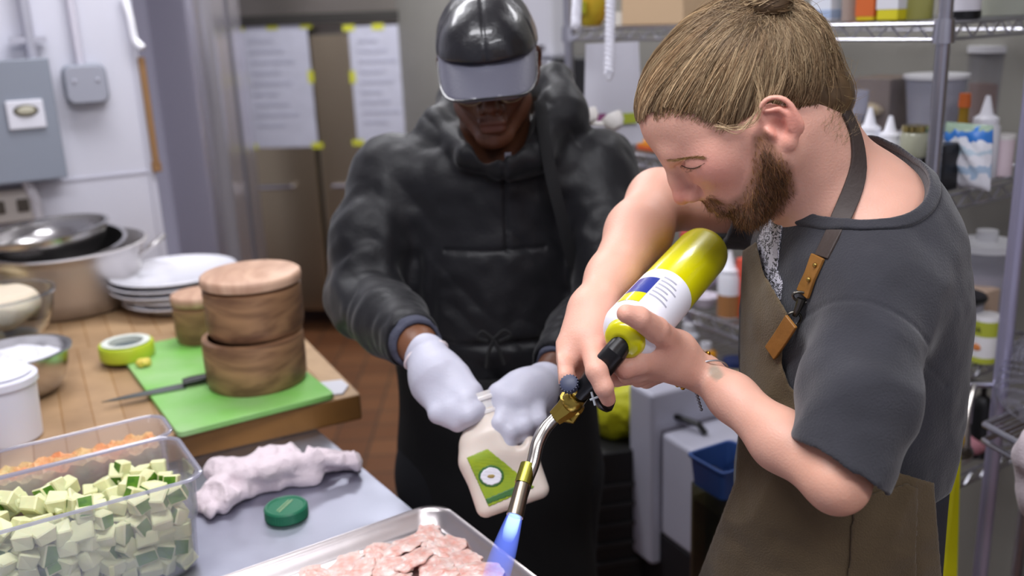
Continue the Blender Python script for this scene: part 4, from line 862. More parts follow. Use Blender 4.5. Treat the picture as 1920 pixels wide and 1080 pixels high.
o.location = Vector([float(x) for x in at_side(1832, 0.10, LV[2])]); cyl(o, 'jug_body', [(0, 0), (0.062, 0), (0.064, 0.17), (0.066, 0.20), (0, 0.20)], CLR2); cyl(o, 'contents', [(0, 0.003), (0.060, 0.003), (0.061, 0.15), (0, 0.152)], M('fill_b4acb0', 'a8a2a8', 0.6)); cyl(o, 'lid', [(0, 0.20), (0.068, 0.20), (0.066, 0.215), (0.022, 0.218), (0.022, 0.24), (0, 0.24)], M('lid_frost', 'd2d2d6', 0.35))
o = sitem('peanut_butter_jar', 'jar with green and white label at the front of the third shelf', 'jar', 1842, 0.0, 2)
cyl(o, 'jar', [(0, 0), (0.028, 0), (0.028, 0.095), (0.026, 0.10), (0, 0.10)], M('jar_cream', 'd8d6d8', 0.4)); cyl(o, 'green_band', [(0.0284, 0.058), (0.0284, 0.090)], M('band_green', 'a9b03c', 0.5)); cyl(o, 'foot_band', [(0.0284, 0.0), (0.0284, 0.012)], M('band_green', 'a9b03c', 0.5)); o.name = 'labelled_jar'
m = MB(); m.tube([(-0.010, -0.0288, 0.068), (-0.007, -0.0292, 0.078), (-0.004, -0.0288, 0.068)], 0.0012, 5); m.tube([(0.001, -0.0288, 0.068), (0.001, -0.0290, 0.078), (0.006, -0.0288, 0.074), (0.001, -0.0288, 0.073), (0.007, -0.0288, 0.068)], 0.0011, 5); m.build('label_letters', M('ink_dark', '2c3418', 0.6), o)
m = MB(); m.ball((0, -0.0276, 0.034), (0.010, 0.002, 0.008), 14); m.build('label_picture', M('ink_orange', 'd08048', 0.5), o)
carton('cardboard_carton', 'beige carton behind the jar with green label', 'carton', 1815, 0.12, 2, 0.07, 0.06, 0.13, 'b9a08c', ()).location = Vector([float(x) for x in at_side(1822, 0.07, LV[2])])
o = sitem('black_lid', 'black round lid poking out beside the grey shirt', 'lid', 1790, 0.06, 2); cyl(o, 'lid', [(0, 0.118), (0.05, 0.118), (0.054, 0.126), (0.05, 0.132), (0, 0.134)], M('black_plastic', '0d0d0f', 0.35)); cyl(o, 'container', [(0, 0), (0.044, 0), (0.048, 0.118), (0, 0.118)], CLR2); o['label'] = 'clear round container with a black lid behind the grey shirt'; o.name = 'lidded_container'; o['category'] = 'container'
# ---- fourth shelf (0.655 m)
def can(lab, px, t_, r, h, body, top, cap_='d4d4dc'):
    o = item('spray_can', lab, 'can', px, t_, 1); cyl(o, 'can', [(0, 0), (r, 0), (r, h*0.62), (0, h*0.62)], M('can_'+body, body, 0.35)); cyl(o, 'upper', [(0, h*0.62), (r, h*0.62), (r, h*0.82), (r*0.6, h*0.88), (0, h*0.88)], M('can_'+top, top, 0.35)); cyl(o, 'cap', [(0, h*0.88), (r*0.55, h*0.88), (r*0.5, h), (0, h)], M('cap_'+cap_, cap_, 0.4)); return o
o = can('spray can with white top and orange base on the lower shelf', 1290, 0.07, 0.028, 0.175, 'd48a1c', 'c9cbd4'); m = MB(); m.ball((0, -0.027, 0.07), (0.014, 0.003, 0.018), 14); m.build('red_badge', M('badge_red', 'b8403a', 0.4), o)
can('plain orange can with a pale cap on the lower shelf', 1322, 0.05, 0.028, 0.15, 'd8921a', 'd8921a')
o = item('cream_bottle', 'cream-coloured bottle with navy collar beside the apron', 'bottle', 1376, 0.05, 1); cyl(o, 'bottle', [(0, 0), (0.03, 0), (0.03, 0.12), (0, 0.12)], M('cream_bot', 'c4b890', 0.45)); cyl(o, 'collar', [(0, 0.12), (0.031, 0.12), (0.031, 0.135), (0, 0.135)], M('navy', '24305c', 0.4))
o = item('orange_tin', 'small orange tin at the edge of the lower shelf', 'tin', 1290, 0.0, 1); o.location = Vector([float(x) for x in at_shelf(1284, 0.03, LV[1])]); bxp(o, 'tin', (0, 0, 0.018), (0.05, 0.03, 0.036), M('tin_orange', 'cf8a1c', 0.4))
o = sitem('pump_bottle', 'black pump bottle on the lower shelf at the right', 'bottle', 1832, 0.03, 1); cyl(o, 'bottle', [(0, 0), (0.026, 0), (0.026, 0.12), (0.012, 0.14), (0, 0.14)], M('black_plastic', '0d0d0f', 0.35)); m = MB(); m.tube([(0, 0, 0.14), (0, 0, 0.17)], 0.006, 10); m.tube([(0, 0, 0.168), (-0.03, 0, 0.164)], 0.006, 8); m.build('pump', M('black_plastic', '0d0d0f', 0.35), o)
o = sitem('yellow_bottle', 'narrow yellow bottle left of the black pump bottle', 'bottle', 1784, 0.10, 1); cyl(o, 'bottle', [(0, 0), (0.014, 0), (0.014, 0.10), (0.007, 0.12), (0, 0.12)], M('bottle_yellow', 'b8a61e', 0.4))
o = sitem('pink_pouch', 'pink pouch lying under the chrome tool on the lower shelf', 'bag', 1812, 0.05, 1); m = MB(); m.ball((0, 0, 0.028), (0.045, 0.04, 0.028), 20); m.build('pouch', M('pouch_pink', 'b87c86', 0.5, bump=0.4, bscale=40), o)
# chrome lever tool hanging on the post side
a = W(1826, 722, 1.78); b = W(1806, 842, 1.74); t = thing('steel_ladle', 'chrome ladle-like tool hanging at the shelf behind the cook\'s back', 'utensil', a)
m = MB(); m.tube(spline([a, a*0.6+b*0.4+FW*0.004, b], 12), [0.008, 0.0065, 0.006, 0.006, 0.006, 0.006, 0.006, 0.006, 0.007, 0.009, 0.011, 0.013], 12); m.build('shaft', mat('torch_steel', 'b9b4ae', 0.22, 1.0), t, world=True)
m = MB(); m.lathe([(0, -0.014), (0.022, -0.010), (0.030, 0.0), (0.028, 0.001), (0.02, -0.007), (0, -0.010)], 24, frame(b-RT*0.012, RT, UP*0.8-FW*0.6)); m.build('head', mat('torch_steel', 'b9b4ae', 0.22, 1.0), t, world=True)
m = MB(); m.tube([a-RT*0.03, a+RT*0.032], 0.006, 10); m.tube([a, (a[0], a[1], LV[2]-0.03)], 0.003, 8); m.build('hook', WIR, t, world=True)
# ------------------------------------------------------------------ low things in front of the shelves
b0 = Z(1190, 965, 0.40); b1 = Z(1296, 1046, 0.40); wx = nrm((b1-b0)[:2]); Lw = float(np.linalg.norm((b1-b0)[:2])); wy = np.array([-wx[1], wx[0]])
if wy[1] < 0: wy = -wy
CB0 = 0.40; tpz = [z for z in np.linspace(0.45, 0.9, 91)]; 
def pyof(p): q = np.array(p)-CO; return 540-FPX*(q@UP)/(q@FW)
topz = min(tpz, key=lambda z: abs(pyof((b0[0], b0[1], z))-775))
t = thing('white_case', 'tall white plastic case with a dark seam, standing by the shelves', 'case', (b0[0], b0[1], 0.0)); MC = frame((b0[0], b0[1], 0), (wx[0], wx[1], 0), (0, 0, 1))
sy = 1 if (MC.to_3x3() @ Vector((0, 1, 0))).dot(Vector((wy[0], wy[1], 0))) > 0 else -1; WC = mat('case_white', 'b9b9c8', 0.42, bump=0.1, bscale=20, var=0.08, vscale=6)
ln_ = Lw*1.02; g1 = ln_*0.44
m = MB(); m.box((g1/2, sy*0.09, (topz+CB0)/2), (g1-0.006, 0.22, topz-0.22), MC); m.build('left_half', WC, t, world=True, bevel=0.012)
m = MB(); m.box((g1+(ln_-g1)/2, sy*0.092, (topz+CB0)/2-0.004), (ln_-g1-0.006, 0.18, topz-CB0-0.008), MC); m.build('right_half', WC, t, world=True, bevel=0.012)
m = MB(); m.box((g1, sy*0.095, (topz+CB0)/2), (0.014, 0.17, topz-CB0-0.015), MC); m.build('seam', mat('seam_grey', '6c6874', 0.5), t, world=True)
m = MB(); m.tube([MC @ Vector((g1-0.02, sy*0.03, topz)), MC @ Vector((g1-0.01, sy*0.05, topz+0.018)), MC @ Vector((g1+0.06, sy*0.07, topz+0.018)), MC @ Vector((g1+0.075, sy*0.08, topz-0.003))], 0.008, 10); m.build('handle', mat('black_plastic', '0d0d0f', 0.35), t, world=True)
m = MB(); m.box((ln_/2, sy*0.09, 0.199), (ln_-0.02, 0.17, 0.396), MC); o = m.build('milk_crate', mat('crate_dark', '1b1b20', 0.6), bevel=0.004); tag(o, 'dark low crate under the white case', 'crate')
# green-yellow bag and dark crate behind the case
yc = W(1166, 774, 2.45); o = sculpt(DISP(U(ell(yc, (0.080, 0.06, 0.070)), (ell(yc+np.array([0.03, 0, 0.03]), (0.06, 0.05, 0.05)), 0.03)), lambda p: -0.012*noise3(p.astype(np.float32)*22, 95)-0.004*noise3(p.astype(np.float32)*60, 96)), yc-0.14, yc+0.14, 0.004, 'yellow_bag', mat('bag_lime', 'c4c41c', 0.5, bump=0.3, bscale=60)); tag(o, 'lime yellow plastic bag bulging above the dark crate', 'bag')
dk = W(1138, 880, 2.47); t = thing('dark_crate', 'black slotted crate under the lime yellow bag', 'crate', (dk[0], dk[1], 0)); hgt = yc[2]-0.055
m = MB(); m.box((0, 0, hgt*0.5), (0.14, 0.16, hgt-0.01), T(0, 0, 0, 0.2)); m.build('crate_body', mat('crate_black', '1a1a1c', 0.5), t, bevel=0.006)
m = MB()
for k in range(9): m.box((0, -0.083, hgt*(0.12+0.09*k)), (0.12, 0.008, 0.012), T(0, 0, 0, 0.2))
m.build('slats', mat('slat_dark', '2b2a2c', 0.5), t, bevel=0.002)
# blue bin and glass container
bb_ = W(1362, 880, 1.85); gz = bb_[2]-0.035
t = thing('glass_container', 'tall glass container of dark olive liquid under the blue bin', 'container', (bb_[0], bb_[1], 0))
m = MB(); m.prism(rrect(0.105, 0.10, 0.015), 0.20, gz, T(0, 0, 0, 0.5)); m.build('glass', clear('dark_glass', 'a9a98c', 0.03), t)
m = MB(); m.prism(rrect(0.098, 0.093, 0.012), 0.205, gz-0.03, T(0, 0, 0, 0.5)); m.build('contents', mat('olive_brine', '4a4420', 0.35, var=0.5, vscale=25), t)
m = MB(); m.box((0, 0, 0.10), (0.12, 0.12, 0.198), T(0, 0, 0, 0.5)); o = m.build('base_box', mat('crate_dark', '1b1b20', 0.6), bevel=0.004); o.location = (bb_[0], bb_[1], 0); tag(o, 'dark box under the glass container', 'box'); o.name = 'dark_box'
t = thing('blue_bin', 'open blue plastic bin of small metal lids in front of the shelves', 'bin', (bb_[0], bb_[1], gz+0.001))
n4 = rrect(0.105, 0.10, 0.012, 5); MBn = T(0, 0, 0, 0.5); rings = [[(x*s_, y*s_, z) for x, y in n4] for s_, z in ((0.9, 0), (1.0, 0.055), (1.08, 0.058), (1.08, 0.062), (0.97, 0.062), (0.88, 0.004))]; n = len(n4); m = MB(); v = [p for r_ in rings for p in r_]; f = []
for a in range(5):
    for k in range(n): f.append((a*n+k, a*n+(k+1) % n, (a+1)*n+(k+1) % n, (a+1)*n+k))
f.append(tuple(range(n))[::-1]); f.append(tuple(range(5*n, 6*n))); m.add(v, f, MBn); m.build('bin', mat('bin_blue', '33518c', 0.4), t)
for k, (x, y) in enumerate(((0.02, -0.01), (-0.02, 0.02), (0.035, 0.03))):
    m = MB(); m.lathe([(0, 0), (0.018, 0), (0.019, 0.008), (0, 0.009)], 24); o = m.build('jar_lid', mat('lid_silver', 'b9b9bd', 0.25, 1.0)); o.location = (bb_[0]+x, bb_[1]+y, gz+0.010+k*0.006); o.rotation_euler = (0.5-k*0.4, 0.3*k, 0); tag(o, ['lowest silver jar lid in the blue bin', 'silver jar lid leaning at the left of the blue bin', 'topmost silver jar lid in the blue bin'][k], 'lid', 'silver lids in the blue bin')
# right edge: lavender post, hanging yellow cloth, rack with film, white towel
px1 = W(1893, 560, 1.72); t = thing('rack_post', 'pale round post of a second rack at the right edge', 'post', (px1[0], px1[1], 0)); m = MB(); m.tube([(0, 0, 0), (0, 0, 1.62)], 0.0135, 18); m.build('post', mat('post_lilac', 'a9a6c0', 0.3, 0.6), t)
m = MB(); m.tube([(0, 0, 0), (0, 0, 0.03)], 0.02, 14); m.build('foot', mat('dark_foot', '202020', 0.5), t)
ry = W(1850, 800, 1.68); t = thing('steel_rack', 'steel rack with an angled shelf at the right edge', 'rack', (px1[0]+0.12, px1[1]-0.1, 0))
ra, rb_ = W(1846, 796, 1.66), W(1990, 858, 1.5); rc_, rd_ = rb_+D2*0.35, ra+D2*0.35
m = MB(); zt_ = ra[2]
for a, b in ((ra, rb_), (rb_, rc_), (rc_, rd_), (rd_, ra)): a = np.array([a[0], a[1], zt_]); b = np.array([b[0], b[1], zt_]); m.tube([a, b], 0.006, 8); m.tube([a-np.array([0, 0, 0.03]), b-np.array([0, 0, 0.03])], 0.005, 8)
for k in range(1, 14): a = ra+(rb_-ra)*k/14; b = rd_+(rc_-rd_)*k/14; m.tube([(a[0], a[1], zt_), (b[0], b[1], zt_)], 0.0025, 6)
m.build('rack_shelf', WIR, t, world=True)
for q in (rb_, rc_, rd_): m = MB(); m.tube([(q[0], q[1], 0), (q[0], q[1], zt_+0.1)], 0.012, 12); m.build('rack_post', WIR, t, world=True)
fc = (ra+rb_+rc_+rd_)/4; FC = np.array([fc[0], fc[1], zt_+0.006])
fmf = DISP(I(ell(FC+np.array([0.03, 0, 0]), (0.15, 0.19, 0.17)), HALF(FC, (0, 0, -1)), 0.01), lambda p: -0.008*noise3(p.astype(np.float32)*9, 97))
o = sculpt(I(fmf, lambda p: -(fmf(p)+0.003)), FC-0.25, FC+0.25, 0.005, 'plastic_cover', FLM); tag(o, 'clear crumpled plastic cover on the steel rack', 'plastic cover')
twc = W(1938, 850, 1.45); o = sculpt(DISP(U(ell(twc, (0.028, 0.03, 0.045)), (ell(twc-np.array([-0.005, 0, 0.06]), (0.022, 0.028, 0.05)), 0.02)), lambda p: -0.006*noise3(p.astype(np.float32)*36, 98)), twc-0.16, twc+0.14, 0.004, 'white_towel', TWL); tag(o, 'white towel hanging at the right edge of the rack', 'towel')
yh = W(1786, 850, 1.62); t = thing('yellow_cloth', 'bright yellow cloth hanging below the shelf behind the apron', 'cloth', yh)
m = MB(); n = 24; v = []; f = []
for s_ in (0, 1):
    for i in range(n+1):
        for j in range(n+1):
            u_ = i/n; w_ = j/n; P_ = yh+RT*((u_-0.5)*(0.034+0.022*w_))+D1*(0.02*math.sin(u_*9+w_*2)*1.0)*0.5; v.append((P_[0]-D2[0]*0.003*s_, P_[1]-D2[1]*0.003*s_, yh[2]+0.01-w_*0.46))
N_ = (n+1)**2
for s_ in (0, 1):
    for i in range(n):
        for j in range(n): a = s_*N_+i*(n+1)+j; q = (a, a+1, a+n+2, a+n+1); f.append(q if s_ else q[::-1])
m.add(v, f); m.build('cloth', mat('cloth_yellow', 'd0cc14', 0.6), t, world=True)
m = MB(); m.tube([yh+RT*-0.02, yh+np.array([0, 0, 0.03]), (SH(0.02, 0.0, LV[1])[0], SH(0.02, 0.0, LV[1])[1], LV[1]-0.028)], 0.004, 8); m.build('hook', WIR, t, world=True)
mc = W(1772, 822, 1.70); o = sculpt(DISP(ell(mc, (0.030, 0.03, 0.022)), lambda p: -0.005*noise3(p.astype(np.float32)*45, 99)), mc-0.07, mc+0.07, 0.003, 'mustard_rag', mat('rag_mustard', '9a7a1c', 0.8)); tag(o, 'mustard brown rag tucked above the yellow cloth', 'rag')
# ================================================================== TORCH
YEL = mat('gas_yellow', 'cac500', 0.28, coat=0.3); BRS = mat('brass', 'b39a4a', 0.28, 1.0, bump=0.15, bscale=200); CHR = mat('torch_steel', 'b9b4ae', 0.22, 1.0)
BLP = mat('black_plastic', '0d0d0f', 0.35)
GA_ = W(1170, 637, 1.085); GB_ = W(1322, 468, 1.275); gx = nrm(GB_-GA_)
torch = thing('blowtorch', 'blowtorch on a yellow gas bottle, its blue flame aimed at the tray', 'blowtorch', GA_)
MG = frame(GA_, UP, gx); GLn = float(np.linalg.norm(GB_-GA_))
m = MB(); m.lathe([(0.0, -0.007), (0.006, -0.0075), (0.011, -0.009), (0.0135, -0.008), (0.019, -0.0065), (0.0225, -0.0035), (0.0235, 0.001), (0.0235, 0.004), (0.027, 0.007), (0.032, 0.013), (0.035, 0.022), (0.035, GLn-0.016), (0.0335, GLn-0.006), (0.030, GLn), (0.022, GLn), (0.018, GLn-0.006), (0, GLn-0.008)], 48, MG)
m.build('gas_bottle', YEL, torch, world=True, auto=50)
m = MB(); m.lathe([(0.0240, 0.0045), (0.0274, 0.0066), (0.0324, 0.0126), (0.0353, 0.0216), (0.0353, 0.116)], 48, MG, caps=False); m.build('bottle_label', mat('label_white', 'e6e6ee', 0.35), torch, world=True)
# blue corner block and yellow stripe on the label, grey rows of print
def wrap(name, z0, z1, a0, a1, r, mt, n=14):
    v = []; f = []
    for i in range(n+1):
        a = math.radians(a0+(a1-a0)*i/n)
        for z in (z0, z1): v.append((r*math.cos(a), r*math.sin(a), z))
    for i in range(n): f.append((2*i, 2*i+2, 2*i+3, 2*i+1))
    q = MB(); q.add(v, f, MG); return q.build(name, mt, torch, world=True)
# MG local x ~ up in the frame, y is across
_ax_l = MG.to_3x3().inverted() @ Vector(-FW); LA = math.degrees(math.atan2(_ax_l.y, _ax_l.x))    # angle that faces the camera
wrap('label_band', 0.052, 0.092, LA+38 if (MG.to_3x3() @ Vector((math.cos(math.radians(LA+60)), math.sin(math.radians(LA+60)), 0))).dot(Vector(-RT)) > 0 else LA-85, LA+85 if (MG.to_3x3() @ Vector((math.cos(math.radians(LA+60)), math.sin(math.radians(LA+60)), 0))).dot(Vector(-RT)) > 0 else LA-38, 0.0357, mat('label_navy', '1f2f86', 0.35))
wrap('label_band', 0.030, 0.052, LA+38 if (MG.to_3x3() @ Vector((math.cos(math.radians(LA+60)), math.sin(math.radians(LA+60)), 0))).dot(Vector(-RT)) > 0 else LA-85, LA+85 if (MG.to_3x3() @ Vector((math.cos(math.radians(LA+60)), math.sin(math.radians(LA+60)), 0))).dot(Vector(-RT)) > 0 else LA-38, 0.0357, YEL)
PRT = mat('print_grey', 'a9a9b6', 0.5)
for k in range(6): wrap('label_print', 0.052+k*0.009, 0.055+k*0.009, LA-34, LA+8-(k % 3)*7, 0.0356, PRT, 8)
m = MB(); m.lathe([(0, -0.012), (0.0035, -0.012), (0.0035, -0.006)], 16, frame(GA_+RT*0.004-gx*0.0, UP, gx)); m.build('bleed_valve', mat('olive_cap', '8c8a10', 0.4), torch, world=True)
# handle body from the bottle neck to the brass valve
N0 = W(1154, 660, 1.078); N1 = W(1122, 698, 1.092); N2 = W(1086, 738, 1.112)
m = MB(); m.tube([GA_+gx*0.004, N0, N1, N2], [0.011, 0.0135, 0.0135, 0.0105], 20); m.build('handle', BLP, torch, world=True)
m = MB(); m.tube([W(1145, 651, 1.078), W(1139, 668, 1.082)], [0.0035, 0.0035], 12, flat=0.7); m.build('chrome_collar', CHR, torch, world=True)
m = MB(); m.tube(spline([W(1112, 722, 1.105), W(1120, 748, 1.105), W(1133, 758, 1.115), W(1140, 744, 1.125)], 12), [0.011]*12, 12, flat=0.55); m.build('trigger_guard', BLP, torch, world=True)
m = MB()
for a, b in (((1109, 735), (1116, 760)), ((1106, 750), (1122, 744))): m.tube([W(*a, 1.092), W(*b, 1.092)], 0.0014, 6)
m.build('printed_mark', mat('mark_white', 'c8d2d8', 0.5), torch, world=True)
kn = W(1067, 719, 1.098); kd = nrm(W(1066, 718, 1.10)-W(1078, 738, 1.125))
m = MB(); MK = frame(kn, RT, kd)
prof = [(0, -0.009), (0.007, -0.009), (0.0100, -0.007), (0.0106, -0.002), (0.0100, 0.002), (0.007, 0.004), (0, 0.004)]
m.lathe(prof, 36, MK)
for k in range(18):
    a = 2*math.pi*k/18; m.box((0.0106*math.cos(a), 0.0106*math.sin(a), -0.002), (0.0014, 0.0012, 0.007), MK @ Matrix.Identity(4))
m.build('valve_knob', mat('knob_blue', '3a3f55', 0.5), torch, world=True)
V1 = W(1060, 768, 1.125); V2 = W(1040, 784, 1.125)
m = MB(); m.tube([N2, W(1074, 752, 1.125), V1, V2], [0.0125, 0.0145, 0.013, 0.010], 8)
m.tube([W(1062, 740, 1.115), W(1084, 768, 1.13)], [0.0085, 0.0085], 12); m.ball(W(1074, 752, 1.118), 0.0135, 16)
m.tube([W(1084, 768, 1.13), W(1072, 788, 1.132), W(1058, 782, 1.13)], [0.006, 0.005, 0.006], 10)
m.tube([kn, N2], [0.006, 0.008], 12)
m.build('brass_valve', BRS, torch, world=True, auto=30)
tp = spline([V2, W(1022, 804, 1.12), W(1008, 832, 1.11), W(999, 870, 1.10), W(985, 905, 1.09), W(967, 962, 1.07)], 30)
m = MB(); m.tube(tp, list(np.interp(np.linspace(0, 1, 30), [0, 0.25, 1], [0.0070, 0.0078, 0.0080])), 18); m.build('burner_tube', CHR, torch, world=True)
_td = nrm(tp[-1]-tp[-4])
c0 = W(985, 893, 1.093)
m = MB(); m.tube([c0-_td*0.014, c0+_td*0.010], [0.0098, 0.0098], 20); m.build('brass_sleeve', mat('brass_olive', '94903a', 0.32, 1.0), torch, world=True)
m = MB(); m.tube([c0+_td*0.010, tp[-1], tp[-1]+_td*0.004], [0.0086, 0.0095, 0.0098], 20); m.tube([tp[-1]+_td*0.004, tp[-1]+_td*0.002], [0.0075, 0.0072], 20)
m.build('burner_tip', mat('tip_steel', '8d8172', 0.3, 1.0), torch, world=True)
# flame: nested emissive volumes of glowing gas
def flame(name, L_, r0, r1, col, strength, alpha, z0=0.003):
    mt = bpy.data.materials.new('flame_'+name); mt.use_nodes = True; nt = mt.node_tree; nt.nodes.clear()
    o_ = nt.nodes.new('ShaderNodeOutputMaterial'); e_ = nt.nodes.new('ShaderNodeEmission'); tr_ = nt.nodes.new('ShaderNodeBsdfTransparent'); mx = nt.nodes.new('ShaderNodeMixShader'); tc = nt.nodes.new('ShaderNodeTexCoord'); sx = nt.nodes.new('ShaderNodeSeparateXYZ'); mr = nt.nodes.new('ShaderNodeMapRange')
    lw = nt.nodes.new('ShaderNodeLayerWeight'); lw.inputs[0].default_value = 0.5; mm = nt.nodes.new('ShaderNodeMath'); mm.operation = 'MULTIPLY'; iv = nt.nodes.new('ShaderNodeMath'); iv.operation = 'SUBTRACT'; iv.inputs[0].default_value = 1.0
    e_.inputs[0].default_value = (*lin(col), 1); e_.inputs[1].default_value = strength
    nt.links.new(tc.outputs['Object'], sx.inputs[0]); nt.links.new(sx.outputs['Z'], mr.inputs['Value']); mr.inputs['From Min'].default_value = 0; mr.inputs['From Max'].default_value = L_; mr.inputs['To Min'].default_value = alpha; mr.inputs['To Max'].default_value = 0.0
    nt.links.new(lw.outputs['Facing'], iv.inputs[1]); nt.links.new(iv.outputs[0], mm.inputs[0]); nt.links.new(mr.outputs['Result'], mm.inputs[1])
    nt.links.new(mm.outputs[0], mx.inputs[0]); nt.links.new(tr_.outputs[0], mx.inputs[1]); nt.links.new(e_.outputs[0], mx.inputs[2]); nt.links.new(mx.outputs[0], o_.inputs[0])
    q = MB(); n = 16; q.lathe([(r0+(r1-r0)*math.sin(min(1, t*1.6)*math.pi/2)-(r1*0.8)*max(0, t-0.6)**1.3, L_*t) for t in np.linspace(0, 1, n)], 24)
    ob = q.build(name, mt, torch); fm = frame(tp[-1]+_td*z0, RT, _td); ob.matrix_parent_inverse = parent_inv(torch); ob.matrix_basis = fm
    return ob
flame('flame', 0.110, 0.0088, 0.0150, '7088ff', 1.5, 0.62)
flame('flame_core', 0.030, 0.0070, 0.0080, 'c8f0ff', 2.6, 0.9)
# ================================================================== JUG
JUG = mat('jug_plastic', 'd6c9bd', 0.35, sss=0.2, var=0.06, vscale=20)
j_ax = nrm(W(962, 935, 1.385)-W(905, 765, 1.405)); jo = W(905, 765, 1.405)
jx = nrm(RT-j_ax*(RT@j_ax)); jy = np.cross(j_ax, jx)
JA = (jx, jy, j_ax)
jug = thing('plastic_jug', 'cream plastic jug with a green label, held tilted in white gloved hands', 'jug', jo)
def JP(x, y, z): return jo+jx*x+jy*y+j_ax*z
jb = U(rbox(JP(0.000, 0, 0.103), (0.054, 0.038, 0.046), JA, 0.014), (rbox(JP(0.0, 0, 0.055), (0.048, 0.034, 0.030), JA, 0.02), 0.03), (cap(JP(0, 0, 0.0), JP(0, 0, 0.035), 0.020, 0.028), 0.03), k=0.02)
jb = D(jb, ell(JP(0.034, 0, 0.052), (0.010, 0.06, 0.018), JA), 0.02)
sculpt(jb, jo-0.3, jo+0.3, 0.0025, 'jug_body', JUG, jug)
NK = frame(jo, jx, j_ax)
m = MB(); m.lathe([(0.019, -0.022), (0.021, -0.022), (0.021, -0.016), (0.0235, -0.014), (0.0235, -0.010), (0.021, -0.008), (0.021, 0.004), (0.026, 0.006), (0.026, 0.010), (0.021, 0.012), (0.019, 0.012), (0.019, -0.022)], 36, NK, caps=False)
m.build('jug_neck', mat('neck_plastic', 'd9d4d2', 0.2, sss=0.1), jug, world=True)
def jlab(name, pts, y, mt, th=0.0008):
    q = MB(); n = len(pts); v = [JP(a, y, b) for a, b in pts]+[JP(a, y+th, b) for a, b in pts]
    q.add(v, [tuple(range(n)), tuple(range(n, 2*n))[::-1]]+[(i, (i+1) % n, (i+1) % n+n, i+n) for i in range(n)]); return q.build(name, mt, jug, world=True)
_side = -1 if jy@(-FW) < 0 else 1; LY = _side*0.0385
LG = mat('label_green', '93a51e', 0.4, var=0.25, vscale=60, col2='7f9a2a')
def jshell(name, poly, off, mt, vox=0.0014):
    return sculpt(I(I(OFF(jb, off), lambda p: -(jb(p)-off+0.0014), 0.0004), POLY(poly, 1.0, float((jo-CO)@FW)+0.012), 0.0006), W(930, 890, 1.35)-0.11, W(930, 890, 1.35)+0.11, vox, name, mt, jug)
jl_ = jshell('jug_label', [(874, 858), (914, 841), (1004, 914), (916, 951)], 0.0010, LG)
jshell('label_stripe', [(909, 936), (984, 904), (1000, 915), (914, 946)], 0.0016, mat('label_dark_green', '3d6a35', 0.4))
for nm_, ra_, rb2, hh_, mt_ in (('label_ring', 25, 21, 0.0018, mat('label_dark_green', '3d6a35', 0.4)), ('label_disc', 20.5, 17, 0.0024, mat('label_white', 'e6e6ee', 0.35)), ('label_print', 8.5, 4, 0.0030, mat('label_tan', 'a08a50', 0.5))):
    jshell(nm_, [(921+ra_*math.cos(a), 893+rb2*math.sin(a)) for a in np.linspace(0, 6.283, 29)[:-1]], hh_, mt_)
# ================================================================== PERSON in grey T-shirt and brown apron
SKIN = mat('skin', 'd9a48c', 0.48, sss=0.25, attr=True, bump=0.25, bscale=350)
HO = W(1390, 190, 1.13); _ray = nrm(HO-CO)
_a = math.radians(133)
h_l = -_ray
h_u = RT*math.cos(_a)+UP*math.sin(_a); h_u = nrm(h_u-h_l*(h_u@h_l)); h_f = np.cross(h_l, h_u)
if h_f@RT > 0: h_f = -h_f
HS = 0.001*1.0
def Hd(f, l, u): return HO+(h_f*f+h_l*l+h_u*u)*HS
HA = (h_f, h_l, h_u)
def hell(c, r): return ell(Hd(*c), np.array(r)*HS, HA)
def hcap(a, b, ra, rb=None): return cap(Hd(*a), Hd(*b), ra*HS, (ra if rb is None else rb)*HS)

skull = U(hell((-6, 0, 22), (107, 72, 84)), (hell((50, 0, 34), (60, 57, 54)), 0.03), k=0.02)
face = U(skull,
    (hell((52, 0, -30), (52, 55, 60)), 0.03),
    (hcap((96, -26, 9), (96, 26, 9), 12), 0.02),
    (hell((66, 36, -30), (26, 22, 24)), 0.02), (hell((66, -36, -30), (26, 22, 24)), 0.02),
    (hcap((12, 52, -72), (74, 22, -104), 17, 15), 0.025), (hcap((12, -52, -72), (74, -22, -104), 17, 15), 0.025),
    (hcap((12, 54, -70), (4, 60, -35), 16, 14), 0.03), (hcap((12, -54, -70), (4, -60, -35), 16, 14), 0.03),
    (hell((78, 0, -103), (20, 24, 16)), 0.02),
    (hell((84, 0, -62), (26, 28, 26)), 0.02), k=0.02)
face = D(face, hell((114, 33, -14), (15, 16, 9)), 0.014)
face = D(face, hell((114, -33, -14), (15, 16, 9)), 0.014)
_lid = lambda s: U(hell((83, 32*s, -15), (16, 17, 13.5)), k=0)
face = U(face, (_lid(1), 0.004), (_lid(-1), 0.004),
    (hcap((104, 0, 6), (116, 0, -16), 8, 7.5), 0.014), (hcap((116, 0, -16), (125, 0, -33), 7.5, 9), 0.008),
    (hell((106, 0, -28), (19, 10, 26)), 0.012), (hell((126, 0, -37), (10, 10, 9)), 0.006),
    (hell((112, 12, -44), (12, 7, 8.5)), 0.007), (hell((112, -12, -44), (12, 7, 8.5)), 0.007),
    (hcap((103, -14, -70), (105, 14, -70), 6), 0.008), (hcap((101, -13, -80), (103, 13, -80), 6), 0.008), k=0.01)
for s_ in (1, -1):
    face = D(face, hell((117, 6.5*s_, -53), (7, 3.6, 5)), 0.003)
    # crease of the closed lid
    face = D(face, hcap((101, 22*s_, -17), (88, 44*s_, -22), 1.0), 0.002)
    face = D(face, hcap((105, 20*s_, -5), (93, 42*s_, -7), 1.2), 0.005)
face = D(face, hcap((111, -16, -75), (111, 16, -75), 2.2), 0.004)
face = D(face, hcap((104, 21, -47), (99, 22, -40), 1.2), 0.006)
